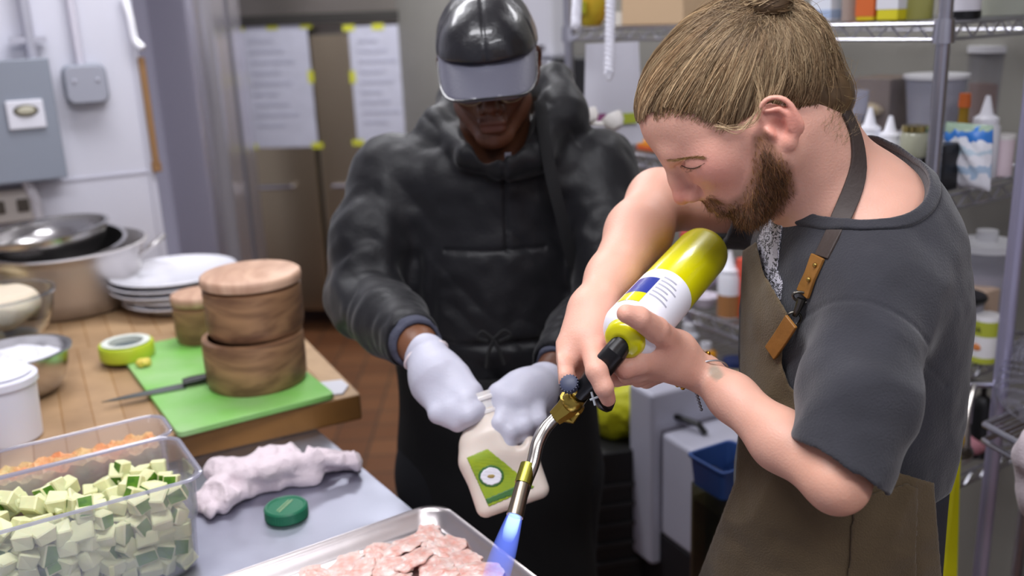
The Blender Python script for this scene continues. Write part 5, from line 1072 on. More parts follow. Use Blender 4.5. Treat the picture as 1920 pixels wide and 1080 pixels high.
# left ear (near side) and right ear
def ear(s):
    P = lambda f, u, l=0: Hd(f*0.93-1, s*(l+70), u*0.93-2)
    rim = [(-4, -40, 2), (-2, -28, 6), (-10, -18, 12), (-24, -18, 15), (-34, -28, 17), (-36, -42, 16), (-30, -56, 13), (-20, -66, 9), (-9, -72, 6)]
    pts = spline([P(a, b, c) for a, b, c in rim], 22)
    e = chain(list(pts), [0.0034]*22, k=0.0)
    base = ell(P(-17, -46, 7), (0.0165, 0.0055, 0.027), (h_f*0.94-h_u*0.34, h_l*s+h_f*0.4, h_u*0.94+h_f*0.34))
    lobe = ell(P(-6, -72, 5), (0.008, 0.005, 0.009), HA)
    e = U(base, (e, 0.004), (lobe, 0.008), k=0.004)
    anti = chain([P(-12, -26, 12), P(-24, -34, 14), P(-27, -48, 13), P(-19, -60, 11)], [0.002, 0.0032, 0.0032, 0.003])
    e = D(e, ell(P(-18, -34, 15), (0.013, 0.006, 0.013), HA), 0.004)
    e = D(e, ell(P(-9, -50, 14), (0.010, 0.012, 0.012), HA), 0.004)
    e = U(e, (anti, 0.004), (ell(P(2, -48, 7), (0.004, 0.006, 0.008), HA), 0.005), k=0.003)
    return e
face = U(face, (ear(1), 0.006), (ear(-1), 0.006), k=0.006)
# neck, shoulders, torso core
NB = W(1588, 385, 1.19); LS = W(1650, 560, 1.085); RS = W(1500, 380, 1.40)
CH = W(1592, 560, 1.23); WA = W(1578, 820, 1.27); HP = W(1560, 1060, 1.30)
LE = W(1570, 904, 1.0); LW = W(1318, 700, 1.17)
RE = W(1235, 375, 1.38); RWr = W(1112, 575, 1.19)
_sa = nrm(LS-RS); _tu = nrm(NB-CH)
def flat_ax(up, side):
    up = nrm(up); s = nrm(np.array(side)-up*(np.array(side)@up)); return (np.cross(s, up), s, up)
TA = flat_ax(CH-WA, _sa); TA2 = flat_ax(WA-HP, _sa)
def torso(o=0.0):
    return U(ell(CH, (0.124+o, 0.165+o, 0.20+o), TA), (ell((CH+WA)/2+RT*0.008, (0.118+o, 0.148+o, 0.24+o), TA), 0.05),
             (ell(WA, (0.116+o, 0.150+o, 0.20+o), TA2), 0.05), (ell(HP, (0.126+o, 0.165+o, 0.20+o), TA2), 0.06),
             (cap(LS+_sa*-0.02, RS+_sa*0.02, 0.056+o, 0.056+o), 0.06),
             (cap(W(1640, 440, 1.17), W(1600, 420, 1.30), 0.058+o), 0.07), k=0.04)
neck = U((cap(Hd(-24, 0, -55), NB-_tu*0.01, 0.052, 0.060), 0), (cap(Hd(-20, 0, -60), W(1545, 400, 1.17), 0.046, 0.052), 0.03), (cap(Hd(-44, 0, -68), W(1620, 390, 1.2), 0.030, 0.050), 0.03), k=0.03)
def fing(pts, rs, k=0.003): return chain([np.array(p) for p in pts], rs, k=k)
# left arm and hand (near): palm wraps the neck of the gas bottle
lforearm = U(chain([LE, LE*0.62+LW*0.38+UP*-0.004, LE*0.25+LW*0.75, LW], [0.030, 0.0315, 0.0255, 0.021], k=0.02), k=0.02)
lh_palm = U(cap(LW, W(1262, 672, 1.145), 0.021, 0.024), (cap(W(1285, 690, 1.15), W(1225, 672, 1.13), 0.019, 0.022), 0.02), (cap(W(1270, 655, 1.15), W(1215, 650, 1.125), 0.021, 0.020), 0.02), k=0.02)
lh = U(lh_palm,
       (fing([W(1266, 652, 1.135), W(1230, 618, 1.078), W(1198, 596, 1.050), W(1174, 588, 1.044)], [0.0180, 0.0148, 0.0126, 0.0105]), 0.016),
       (fing([W(1222, 664, 1.12), W(1196, 678, 1.10), W(1172, 690, 1.095), W(1164, 690, 1.12)], [0.020, 0.0160, 0.0125, 0.010]), 0.016),
       (fing([W(1226, 684, 1.14), W(1196, 698, 1.125), W(1176, 702, 1.14), W(1170, 690, 1.16)], [0.015, 0.0125, 0.011, 0.009]), 0.008),
       (fing([W(1236, 690, 1.155), W(1200, 706, 1.15), W(1180, 706, 1.17), W(1176, 690, 1.19)], [0.014, 0.0115, 0.010, 0.009]), 0.006),
       (fing([W(1245, 696, 1.17), W(1212, 712, 1.17), W(1196, 712, 1.19), W(1192, 696, 1.205)], [0.0125, 0.0105, 0.009, 0.008]), 0.006), k=0.01)
larm = U(cap(LS, LE, 0.046, 0.030), (lforearm, 0.02), (lh, 0.015), k=0.02)
# right arm and hand (far): reaches over the torch
rforearm = chain([RE, RE*0.66+RWr*0.34, RE*0.25+RWr*0.75, RWr], [0.041, 0.043, 0.030, 0.025], k=0.02)
rh = U(cap(RWr, W(1100, 640, 1.155), 0.024, 0.026),
       (cap(W(1118, 590, 1.18), W(1122, 655, 1.145), 0.020, 0.019), 0.02),
       (cap(W(1100, 590, 1.18), W(1072, 662, 1.16), 0.021, 0.020), 0.02),
       (fing([W(1114, 662, 1.125), W(1119, 696, 1.075), W(1132, 726, 1.072), W(1140, 748, 1.09)], [0.0150, 0.0125, 0.0108, 0.0088]), 0.010),
       (fing([W(1090, 660, 1.15), W(1078, 680, 1.15), W(1084, 698, 1.16), W(1098, 708, 1.18)], [0.0155, 0.0125, 0.0105, 0.009]), 0.008),
       (fing([W(1070, 655, 1.155), W(1056, 684, 1.135), W(1060, 706, 1.125), W(1070, 716, 1.13)], [0.0165, 0.0130, 0.0115, 0.009]), 0.010),
       (fing([W(1078, 640, 1.17), W(1064, 672, 1.165), W(1068, 700, 1.165), W(1082, 716, 1.175)], [0.015, 0.012, 0.010, 0.0085]), 0.006),
       (fing([W(1125, 640, 1.165), W(1142, 690, 1.17), W(1156, 712, 1.165), W(1174, 714, 1.16)], [0.014, 0.0105, 0.0085, 0.006]), 0.006), k=0.01)
rarm = U(cap(RS, RE, 0.050, 0.043), (rforearm, 0.02), (rh, 0.015), k=0.02)
legs = U(*[c for s in (1, -1) for c in (
    cap(HP+_sa*0.09*s-np.array([0, 0, 0.05]), np.array([HP[0]-0.01, HP[1], 0.48])+_sa*0.10*s, 0.085, 0.055),
    cap(np.array([HP[0]-0.01, HP[1], 0.48])+_sa*0.10*s, np.array([HP[0]+0.01, HP[1], 0.08])+_sa*0.11*s, 0.055, 0.038))], k=0.03)
body = U(face, (neck, 0.03), (OFF(torso(-0.010), 0), 0.03), (larm, 0.02), (legs, 0.03), (rarm, 0.0015), k=0.02)

def loc_h(p):
    q = (p-HO)/HS; return q@h_f, q@h_l, q@h_u
def sd2(poly, x, y):
    P = np.array(poly, float); best = np.full(len(x), 1e9); ins = np.zeros(len(x), bool)
    for i in range(len(P)):
        a = P[i-1]; b = P[i]; e = b-a; wx = x-a[0]; wy = y-a[1]; t = np.clip((wx*e[0]+wy*e[1])/max(e@e, 1e-9), 0, 1)
        best = np.minimum(best, (wx-e[0]*t)**2+(wy-e[1]*t)**2)
        if abs(e[1]) > 1e-9: ins ^= ((a[1] > y) != (b[1] > y)) & (x < e[0]*(y-a[1])/e[1]+a[0])
    return np.sqrt(best)*np.where(ins, -1, 1)
BEARD = [(2, -40), (16, -38), (30, -52), (44, -66), (70, -80), (88, -76), (100, -58), (116, -57), (112, -84), (108, -104), (98, -124), (60, -132), (24, -120), (8, -92)]
def beard_sd(p):
    f, l, u = loc_h(p)
    d = sd2(BEARD, f, u)*0.001
    d = np.maximum(d, np.where(f*f+l*l+u*u < 175**2, -1.0, 1.0))
    return d
HAIRL = [(102, 64), (90, 63), (66, 55), (47, 26), (40, -2), (35, -22), (27, -40), (36, -56), (20, -58), (3, -42), (-10, -22), (-30, -26), (-40, -44), (-32, -66), (-48, -82), (-72, -112), (-160, -110), (-200, 60), (-100, 200), (60, 200), (160, 120)]
def gauss(d2, s): return np.exp(-d2/(2*s*s))
def skin_col(p):
    base = np.array(lin('d6a490')); c = np.tile(base, (len(p), 1))
    f, l, u = loc_h(p); al = np.abs(l)
    def mixc(c, col, w): w = np.clip(w, 0, 1)[:, None]; return c*(1-w)+np.array(lin(col))*w
    n = noise3(p.astype(np.float32)*60, 3)*0.5+0.5
    inh = (f*f+l*l+u*u) < 190**2
    c = mixc(c, 'd28a7c', inh*0.75*gauss((f-80)**2+(al-42)**2+(u+38)**2, 26))          # cheek flush
    c = mixc(c, 'c97468', inh*0.8*gauss((f-126)**2+l*l+(u+40)**2, 14))                 # nose
    c = mixc(c, 'cf7f70', inh*0.7*gauss((f+18)**2+(al-82)**2+(u+48)**2, 20))           # ear
    c = mixc(c, 'ae5f55', inh*gauss((f-108)**2+(l/3)**2+((u+75)*1.6)**2, 7))           # lips
    b = np.clip(0.5-beard_sd(p)/0.008, 0, 1)
    c = mixc(c, '6e4a30', b*(0.55+0.3*n))
    lash = np.exp(-((u+16.5+(103-f)*0.33)/1.0)**2)*(al > 19)*(al < 48)*(f > 80)*(f < 104)*inh
    c = mixc(c, '6b4636', lash*0.8)  # lash line, with the shade of the lid crease painted in
    c = mixc(c, 'b77a68', 0.5*inh*gauss((f-96)**2+(al-30)**2+(u+8)**2, 7))
    c = mixc(c, '4a241c', 0.85*inh*gauss((f-113)**2+(al-7)**2+((u+51))**2, 3.2))  # shade inside the nostrils, painted into the skin colour
    # knuckles and fingers a little redder
    for q in (W(1140, 740, 1.1), W(1116, 665, 1.12), W(1165, 588, 1.06), W(1155, 690, 1.09), W(1230, 625, 1.1)):
        c = mixc(c, 'cf8b78', 0.55*gauss(((p-q)**2).sum(1), 0.018))
    c = mixc(c, 'c98f6e', 0.35*gauss(((p-LE)**2).sum(1), 0.05))
    ink = gauss((((p-W(1338, 697, 1.14))@RT)/0.9)**2+((p-W(1338, 697, 1.14))@UP)**2, 0.0075)     # round wrist tattoo
    c = mixc(c, '8a8878', np.clip(ink*1.6-0.5, 0, 0.75)*(((p-LW)**2).sum(1) < 0.003))
    c = c*(0.96+0.08*n[:, None])
    return c
cook = thing('person', 'person with fair hair in a bun, in charcoal T-shirt and brown apron, aiming a torch', 'person', (HP[0], HP[1], 0))
body_ob = sculpt(body, (0.05, 0.85, -0.0), (0.80, 1.75, 1.80), 0.0021, 'body', SKIN, cook, color=skin_col)

# ------------------------------------------------------------------ T-shirt
CLOTH = mat('shirt_cotton', '2e2e35', 0.86, bump=0.5, bscale=420, var=0.28, vscale=14, sheen=0.25)
collar_cut = U(ell(W(1576, 337, 1.18), (0.082, 0.17, 0.084), (nrm(RT*0.9-UP*0.45), nrm(h_l), nrm(RT*0.45+UP*0.9))), (cap(NB, Hd(-40, 0, -60), 0.066), 0.01))
sl = cap(LS, LE, 0.064, 0.056)
_sd = nrm(LE-LS)
sleeve_l = U(cap(LS-_sd*0.005, LS+_sd*0.12, 0.061, 0.060), cap(LS+_sd*0.12, LE, 0.060, 0.052), k=0.02)
sleeve_l = I(sleeve_l, HALF(W(1568, 868, 0.99), -RT*0.54-UP*0.84), 0.006)
_rd = nrm(RE-RS)
sleeve_r = I(cap(RS, RS+_rd*0.14, 0.068, 0.066), HALF(RS+_rd*0.12, _rd), 0.003)
shirt0 = U(torso(0.004), (sleeve_l, 0.022), (sleeve_r, 0.03), k=0.02)
def shirt_fold(p):
    q = p.astype(np.float32)
    d = (p-LS)@_sd; s1 = np.stack([(p-LS)@_sd*7, (p-LS)@_sa*22, (p-LS)@np.cross(_sa, _sd)*22], 1)
    r = -0.0075*noise3(s1, 11)*np.clip(d*9+0.2, 0, 1)*np.clip((0.23-d)*14, 0.15, 1)
    r += -0.0045*noise3(np.stack([q@TA[0]*15, q@TA[1]*15, q@TA[2]*7], 1), 4)
    r += -0.0016*noise3(q*46, 9)
    # shoulder seam line and back seam
    s2 = np.stack([(p-LS)@_sd*5, (p-LS)@_sa*12+((p-LS)@_sd)*5, (p-LS)@np.cross(_sa, _sd)*15], 1)
    r += -0.0030*np.maximum(0, 1-2.6*np.abs(noise3(s2.astype(np.float32), 17)))*np.clip(1.3-np.abs(d-0.08)*8, 0, 1)
    t = (p-LS)@_sd
    r += 0.0018*gauss((t-0.045-0.10*((p-LS)@RT))**2, 0.0022)*(((p-LS)@(h_l)) > -0.05)*(np.linalg.norm(p-LS, axis=1) < 0.13)
    return r
shirt1 = DISP(shirt0, shirt_fold)
sleeve_hole = I(cap(LS+_sd*0.14, LE+_sd*0.03, 0.052, 0.047), HALF(LS+_sd*0.10, -_sd), 0.002)
collar_band = I(I(OFF(shirt1, 0.0032), lambda p: -(shirt1(p)+0.004), 0.001), lambda p: np.abs(collar_cut(p)-0.006)-0.0075, 0.003)
shirt_body = D(shirt1, collar_cut, 0.004)
shirt_body = D(shirt_body, sleeve_hole, 0.002)
shirt_body = D(shirt_body, I(cap(RS+_rd*0.06, RE, 0.058), HALF(RS+_rd*0.05, -_rd)), 0.002)
_wc = W(1580, 900, 1.2)
shirt_body = I(shirt_body, HALF(W(1600, 925, 1.25), -UP+RT*0.18), 0.003)
sculpt(shirt_body, (0.05, 0.80, 0.70), (0.80, 1.75, 1.75), 0.0026, 'shirt', CLOTH, cook)
sculpt(collar_band, (0.25, 0.85, 1.1), (0.75, 1.55, 1.75), 0.0018, 'collar', CLOTH, cook)

# ------------------------------------------------------------------ trousers, shoes
DENIM = mat('dark_trouser', '23242c', 0.9, bump=0.4, bscale=300)
tr = U((torso(0.002), 0), (OFF(legs, 0.018), 0.05), k=0.04)
tr = I(tr, HALF(W(1600, 900, 1.25), UP), 0.004)
sculpt(tr, (0.15, 0.9, 0.05), (0.95, 1.8, 1.3), 0.006, 'trousers', DENIM, cook)
for s_ in (1, -1):
    c_ = np.array([HP[0]+0.01, HP[1], 0.045])+_sa*0.11*s_*np.array([1, 1, 0])
    sh_ = U(ell(c_+np.array([-0.06, 0, -0.005]), (0.12, 0.045, 0.04)), (ell(c_+np.array([0.02, 0, 0.02]), (0.05, 0.042, 0.05)), 0.02))
    sculpt(I(sh_, HALF((0, 0, 0.002), (0, 0, -1))), c_-0.2, c_+0.2, 0.006, 'shoe', mat('black_leather', '141416', 0.4), cook)

# ------------------------------------------------------------------ apron
APR = mat('apron_canvas', '5a4a32', 0.88, bump=0.6, bscale=500, var=0.22, vscale=9, sheen=0.15)
APR2 = APR
bib = POLY([(1392, 470), (1418, 452), (1432, 510), (1470, 575), (1487, 606), (1470, 640), (1466, 682), (1480, 722), (1524, 768), (1600, 860), (1752, 905), (1800, 1500), (1150, 1500), (1378, 900), (1386, 780), (1388, 560)], 1.0, 1.5)
sk = U(OFF(torso(0.012), 0), (cap(W(1555, 900, 1.25), np.array([WA[0]-0.03, WA[1]+0.0, 0.55]), 0.15, 0.20), 0.08), k=0.05)
def apron_fold(p):
    q = p.astype(np.float32); low = np.clip((1.05-p[:, 2])*4, 0, 1)
    return -0.0045*np.maximum(0, 1-3.5*np.abs(noise3(np.stack([q@TA[0]*12+q@TA[2]*6, q@TA[1]*9, q@TA[2]*5], 1), 25)))-0.006*noise3(np.stack([q@TA[0]*14, q@TA[1]*14, q@TA[2]*6], 1), 21)-0.010*low*noise3(np.stack([q[:, 0]*16, q[:, 1]*16, q[:, 2]*3], 1), 22)-0.0012*noise3(q*50, 2)
skd = DISP(sk, apron_fold)
apr = I(I(skd, lambda p: -(skd(p)+0.0045), 0.001), bib, 0.003)
apr = I(apr, HALF((0, 0, 0.55), (0, 0, -1)))
sculpt(apr, (0.05, 0.80, 0.5), (0.85, 1.75, 1.5), 0.0026, 'apron', APR, cook)

# ------------------------------------------------------------------ hair, beard, brow, lashes
HAIR = mat('fair_hair', '8a744c', 0.42, attr=True)
HAIR.node_tree.nodes['Principled BSDF'].inputs['Specular IOR Level'].default_value = 0.35
def hair_mask(p):
    f, l, u = loc_h(p)
    # the hairline climbs a little towards the middle of the brow
    d = sd2(HAIRL, f, u-np.where(f > 20, (70-np.abs(l))*0.06, 0))*0.001
    return np.where(f*f+l*l+u*u < 200**2, d, 1.0)
hair_src = U(skull, (hcap((-50, 0, -20), (-62, 0, -60), 48, 34), 0.05), k=0.02)
def hair_base(p):
    d = hair_src(p)
    if np.ndim(d) == 0: return d
    m = hair_mask(p)
    off = 0.0060*np.clip(-m/0.030, 0, 1)
    return smax(d-off, m+0.0045, 0.006)
BUNC = Hd(-94, 40, 60)
def hair_col(p):
    n = noise3(p.astype(np.float32)*np.float32(90), 31)
    return np.array(lin('54422e'))*(1+0.25*n[:, None])
sculpt(hair_base, HO-0.19, HO+0.19, 0.0024, 'hair', HAIR, cook, color=hair_col)
HC = Hd(-10, 0, 5)
def surf_r(dirs, fn, r0=0.02, r1=0.2):
    lo = np.full(len(dirs), r0); hi = np.full(len(dirs), r1)
    for _ in range(13):
        m = (lo+hi)/2; v = field_at(fn, HC+dirs*m[:, None]); lo = np.where(v < 0, m, lo); hi = np.where(v < 0, hi, m)
    return lo
def slerp(a, b, t):
    w = np.arccos(np.clip((a*b).sum(-1, keepdims=True), -1, 1)); s = np.sin(w)+1e-9
    return (np.sin((1-t)*w)*a+np.sin(t*w)*b)/s
# seeds: along the hairline (both sides) and all over the scalp
def dir_of(f, l, u): return nrm(h_f*f+h_l*l+h_u*u)
seeds = []; kinds = []
edge = spline([(103, 62), (90, 61), (66, 54), (47, 26), (39, 0), (34, -22), (30, -44), (30, -56), (14, -48), (0, -34), (-14, -20), (-32, -22), (-42, -40), (-36, -62), (-52, -86), (-72, -108)], 300)
for i in range(1500):
    q = rnd.random()**1.15; e = edge[int(q*299)]; s_ = 1 if rnd.random() < 0.72 else -1
    f0, u0 = e; fr = max(0.0, min(1.0, (f0+10)/110)); lw = 74*math.sqrt(max(0.02, 1-(max(f0, 0)/106)**2)) if f0 > 0 else 74
    if f0 > 88: lw = rnd.random()*40
    g_ = abs(rnd.gauss(0, 6)); seeds.append((f0-g_*0.6, s_*lw, u0+g_*0.8)); kinds.append(0 if f0 > 5 else 1)
for i in range(1500):
    f0 = rnd.uniform(-105, 95); s_ = 1 if rnd.random() < 0.75 else -1
    u0 = rnd.uniform(-70, 105); d_ = dir_of(f0, s_*rnd.uniform(5, 75), u0)
    seeds.append(tuple(np.array([d_@h_f, d_@h_l, d_@h_u])*90)); kinds.append(0 if f0 > 0 else 1)
sd_ = np.array(seeds); d0 = sd_[:, :1]*h_f+sd_[:, 1:2]*h_l+sd_[:, 2:]*h_u
d0 = d0+0*HO; start = HO+d0*0.001; ok = hair_mask(start) < 0.004
start = start[ok]; kinds = np.array(kinds)[ok]; d0 = start-HC; d0 /= np.linalg.norm(d0, axis=1, keepdims=True)
d1 = nrm(BUNC-HC)+nr.normal(0, 0.06, d0.shape); d1 /= np.linalg.norm(d1, axis=1, keepdims=True)
TN = 22
def grow(d0, d1, sway, jit, lift, tmax=0.97):
    tt = np.linspace(0, tmax, TN)[None, :, None]
    D0 = np.repeat(d0[:, None], TN, 1); D1 = np.repeat(d1[:, None], TN, 1)
    dd = slerp(D0, D1, tt)
    side = np.cross(D0, D1); side /= np.linalg.norm(side, axis=2, keepdims=True)+1e-9
    dd = dd+side*(sway[:, None, None]*np.sin(np.pi*tt)+jit[:, None, None]*np.sin(tt*np.pi*3+sway[:, None, None]*40)); dd /= np.linalg.norm(dd, axis=2, keepdims=True)
    r = surf_r(dd.reshape(-1, 3), U(hair_src)).reshape(len(d0), TN)
    h = lift[:, None]*np.sin(np.pi*np.clip(tt[:, :, 0]*1.1+0.04, 0, 1))**0.6
    return HC+dd*(r+h)[:, :, None]
n0 = len(d0); sway = nr.normal(0.0, 0.06, n0)-0.05; 
par = grow(d0, d1, sway, nr.normal(0, 0.012, n0)*(1+2*kinds), 0.0058+nr.random(n0)*0.0042)
# each guide carries a small lock of hairs
K = 6; paths = []; cols = []
hc = np.array([lin('ac9270'), lin('866b4c'), lin('553f2b'), lin('cbb28c'), lin('967b5c')])
gi = np.array([0, 1, 2, 3, 4, 1, 2])[((noise3((start*130).astype(np.float32), 12)*0.5+0.5)*6.99).astype(int)]; gj = nr.random((n0, 1))
for k in range(K):
    off = nr.normal(0, 0.0011, (n0, 1, 3))*np.linspace(0.6, 1.3, TN)[None, :, None]
    fz = np.cumsum(nr.normal(0, 1, (n0, TN, 3)), 1)*0.00022*(0.5+1.6*kinds)[:, None, None]
    paths.append(par+off+fz); ci = nr.integers(0, 5, n0); cols.append((hc[ci]*0.45+hc[gi]*0.55)*(0.55+0.85*gj)*(0.88+0.24*nr.random((n0, 1)))*np.where(kinds[:, None] > 0, 0.9, 1.0))
strands(np.concatenate(paths), 0.00032, 'hair_strands', HAIR, cook, np.concatenate(cols))
# loose fly-away hairs at the back and a long lock tucked over the ear
nf = 260; fd = np.array([dir_of(rnd.uniform(-110, -30), rnd.uniform(-60, 70), rnd.uniform(-90, 90)) for _ in range(nf)]); fr_ = surf_r(fd, hair_src)
fp = HC+fd*fr_[:, None]; fl = []
for k in range(nf):
    g0 = nrm(fd[k]*0.8+nr.normal(0, 0.7, 3)); ln = rnd.uniform(0.01, 0.028); c_ = nr.normal(0, 1, 3)
    t_ = np.linspace(0, 1, 8)[:, None]; fl.append(fp[k]+fd[k]*0.004+g0*t_*ln+c_*t_*t_*ln*0.35)
strands(np.array(fl), 0.00028, 'loose_hairs', HAIR, cook, np.tile(lin('8f7a52'), (nf, 1)))
lk = []
for k in range(22):
    j = lambda a: a+rnd.gauss(0, 2.4)
    pts = [Hd(j(38), 74, j(-2)), Hd(j(22), 80, j(-20)), Hd(j(4), 83, j(-24)), Hd(j(-14), 85, j(-14)), Hd(j(-28), 84, j(6)), Hd(j(-42), 76, j(32))]
    lk.append(spline(pts, TN))
strands(np.array(lk), 0.00035, 'tucked_lock', HAIR, cook, np.array([hc[rnd.choice([0, 3, 3, 4])] for _ in range(22)]))
# bun
bun = MB(); 
bp = []
for k in range(420):
    ax = nrm(h_u*0.75-h_f*0.65+nr.normal(0, 0.35, 3)); e1 = nrm(np.cross(ax, h_l+0.1)); e2 = np.cross(ax, e1); R_ = rnd.uniform(0.012, 0.026); ph = rnd.uniform(0, 6.28); sp = rnd.uniform(3, 5.5); hh = rnd.uniform(-0.012, 0.012)
    t_ = np.linspace(0, sp, TN)[:, None]; bp.append(BUNC+ax*hh*np.cos(t_*0.5)+(e1*np.cos(t_+ph)+e2*np.sin(t_+ph))*R_)
bsd = DISP(U(ell(BUNC, (0.024, 0.027, 0.021)), (cap(BUNC, Hd(-92, 0, 56), 0.018, 0.026), 0.01)), lambda p: -0.002*noise3(p.astype(np.float32)*120, 5))
bo = sculpt(bsd, BUNC-0.06, BUNC+0.06, 0.003, 'hair_bun', HAIR, cook, color=hair_col)
strands(np.array(bp), 0.0006, 'bun_strands', HAIR, cook, np.array([hc[rnd.randrange(5)]*0.85 for _ in range(420)]))
tie = MB(); e1 = nrm(np.cross(nrm(BUNC-HC), h_l)); tc_ = HC+(BUNC-HC)*0.80
tie.tube([tc_+(e1*math.cos(a)+h_l*math.sin(a))*0.021 for a in np.linspace(0, 2*math.pi, 28)[:-1]], 0.0035, 8, closed=True)
tie.build('hair_tie', mat('black_rubber', '101012', 0.6), cook, world=True)
# beard and moustache
me_ = body_ob.data; nv = len(me_.vertices); co_ = np.empty(nv*3, np.float32); me_.vertices.foreach_get('co', co_); co_ = co_.reshape(-1, 3).astype(float)
no_ = np.empty(nv*3, np.float32); me_.vertex_normals.foreach_get('vector', no_); no_ = no_.reshape(-1, 3).astype(float)
def fur(mask_idx, n, ln, dirv, lift, r, colr, name, jit=0.25):
    ids = mask_idx[nr.integers(0, len(mask_idx), n)]; P0 = co_[ids]+nr.normal(0, 0.0008, (n, 3)); Nn = no_[ids]
    dv = np.array([dirv(q) for q in P0]); dv = dv-Nn*(dv*Nn).sum(1, keepdims=True); dv /= np.linalg.norm(dv, axis=1, keepdims=True)+1e-9
    dv = dv+Nn*lift+nr.normal(0, jit, (n, 3)); dv /= np.linalg.norm(dv, axis=1, keepdims=True)
    L_ = ln*(0.5+nr.random((n, 1))); t_ = np.linspace(0, 1, 7)[None, :, None]; cv = nr.normal(0, 0.2, (n, 3))-Nn*0.15
    P = P0[:, None]+dv[:, None]*t_*L_[:, None]+cv[:, None]*t_*t_*L_[:, None]-Nn[:, None]*0.0006
    C_ = np.array([lin(c) for c in colr])[nr.integers(0, len(colr), n)]*(0.7+0.6*nr.random((n, 1)))
    strands(P, r, name, HAIR, cook, C_)
bs_ = beard_sd(co_); lf, ll, lu = loc_h(co_)
dn = lambda q: -h_u*0.85+h_f*0.35
bi = np.where((bs_ < -0.001) & (lf > -5) & ((ll > -30)))[0]
dense = np.where((bs_ < -0.009) & (ll > -35))[0]
fur(bi, 2600, 0.007, dn, 0.35, 0.00022, ['6b4726', '8a5f34', '4b331e', 'a07848'], 'beard')
fur(dense, 3400, 0.011, dn, 0.45, 0.00026, ['5a3c22', '7a5230', '3f2b1a'], 'beard')
mu = np.where((np.abs(ll) < 30) & (lf > 96) & (lu < -55) & (lu > -70) & (lf < 116))[0]
nk = np.where((lf > -92) & (lf < -42) & (lu > -118) & (lu < -78) & (ll > -50))[0]
if len(nk): fur(nk, 600, 0.011, lambda q: h_u*0.2-h_f*0.9, 0.3, 0.00016, ['a8937a', 'a28c60', '8b7750'], 'nape_hair', 0.3)
if len(mu): fur(mu, 500, 0.008, lambda q: -h_u*0.8+h_l*np.sign((q-HO)@h_l)*0.6, 0.3, 0.00025, ['6b4726', '8a5f34'], 'moustache')
def near_curve(pts, w):
    C_ = spline([Hd(*p) for p in pts], 20); d = np.min(np.linalg.norm(co_[:, None]-C_[None], axis=2), 1) if nv < 1 else None
    best = np.full(nv, 9.0)
    for c_ in C_: best = np.minimum(best, ((co_-c_)**2).sum(1))
    return np.where(best < w*w)[0]
for s_ in (-1,):
    bi_ = near_curve([(110, 14*s_, 5), (107, 26*s_, 5), (98, 38*s_, 1), (86, 48*s_, -7)], 0.0042)
    if len(bi_): fur(bi_, 420, 0.008, lambda q: h_l*s_*0.8-h_f*0.5+h_u*0.1, 0.15, 0.0002, ['7d5f38', '5e4426', '947548'], 'eyebrow', 0.15)
    li_ = np.where((ll*s_ > 17) & (lf > 78) & (lf < 104) & (np.abs(lu+16.5+(103-lf)*0.33) < 0.8) & (np.abs(ll) < 50))[0]
    if len(li_): fur(li_, 110, 0.006, lambda q: -h_u*0.7+h_f*0.7, 0.8, 0.00018, ['4a3420', '6d5030'], 'eyelashes', 0.15)
# thin down along the temple edge
te = near_curve([(88, 55, 56), (64, 66, 46), (44, 72, 14), (37, 73, -12)], 0.010)
if len(te): fur(te, 1100, 0.016, lambda q: -h_f*0.9+h_u*0.25, 0.12, 0.00018, ['a28c60', '8b7750', '7d6740'], 'temple_hair', 0.1)

# ------------------------------------------------------------------ strap, leather tabs, clasp, printed shirt front, bracelets
def hit(fn, px, py, d0=0.85, d1=1.6, back=0.0):
    ds = np.linspace(d0, d1, 400); P = np.array([W(px, py, d) for d in ds]); v = field_at(fn, P); k = int(np.argmax(v < 0))
    return W(px, py, (ds[k] if v[k] < 0 else d1)-back)
skin_or_shirt = U(shirt_body, body)
STR = mat('strap_brown', '3c322e', 0.6, bump=0.3, bscale=200)
def band(name, pxs, wd, th, mt, fn, lift, parent, n=18, cap_r=0.0):
    sp = spline([(x, y, 0) for x, y in pxs], n); C_ = np.array([hit(fn, q[0], q[1], back=lift) for q in sp])
    for _ in range(2): C_[1:-1] = (C_[:-2]+2*C_[1:-1]+C_[2:])/4
    m = MB(); v = []; f = []
    for i in range(n):
        t_ = nrm(C_[min(i+1, n-1)]-C_[max(i-1, 0)]); e = 0.003; g = field_at(fn, [C_[i]+d*e for d in np.eye(3)])-field_at(fn, [C_[i]-d*e for d in np.eye(3)]); nn = nrm(np.array(g)+1e-6); sd = nrm(np.cross(t_, nn)); nn = nrm(np.cross(sd, t_))
        if nn@(-FW) < 0: nn = -nn
        for a, b in ((-1, -1), (1, -1), (1, 1), (-1, 1)): v.append(C_[i]+sd*a*wd/2+nn*b*th/2)
    for i in range(n-1):
        for k in range(4): f.append((i*4+k, i*4+(k+1) % 4, (i+1)*4+(k+1) % 4, (i+1)*4+k))
    f.append((3, 2, 1, 0)); f.append(tuple(range((n-1)*4, n*4))); m.add(v, f)
    return m.build(name, mt, parent, world=True, bevel=min(th, wd)*0.3)
body_shirt_only = U(shirt_body, body)
band('neck_strap', [(1584, 206), (1600, 238), (1609, 275), (1610, 320), (1592, 375), (1566, 430), (1540, 482)], 0.0225, 0.004, STR, body_shirt_only, 0.003, cook)
TAN = mat('leather_tan', '8a5d26', 0.5, bump=0.3, bscale=150, var=0.15, vscale=60)
band('leather_tab', [(1534, 480), (1521, 512), (1505, 552)], 0.0215, 0.0045, TAN, body_shirt_only, 0.006, cook, 8)
band('leather_tab', [(1484, 602), (1464, 634), (1444, 662)], 0.0205, 0.0045, TAN, U(shirt_body, OFF(torso(0.016), 0)), 0.004, cook, 8)
rv = MB()
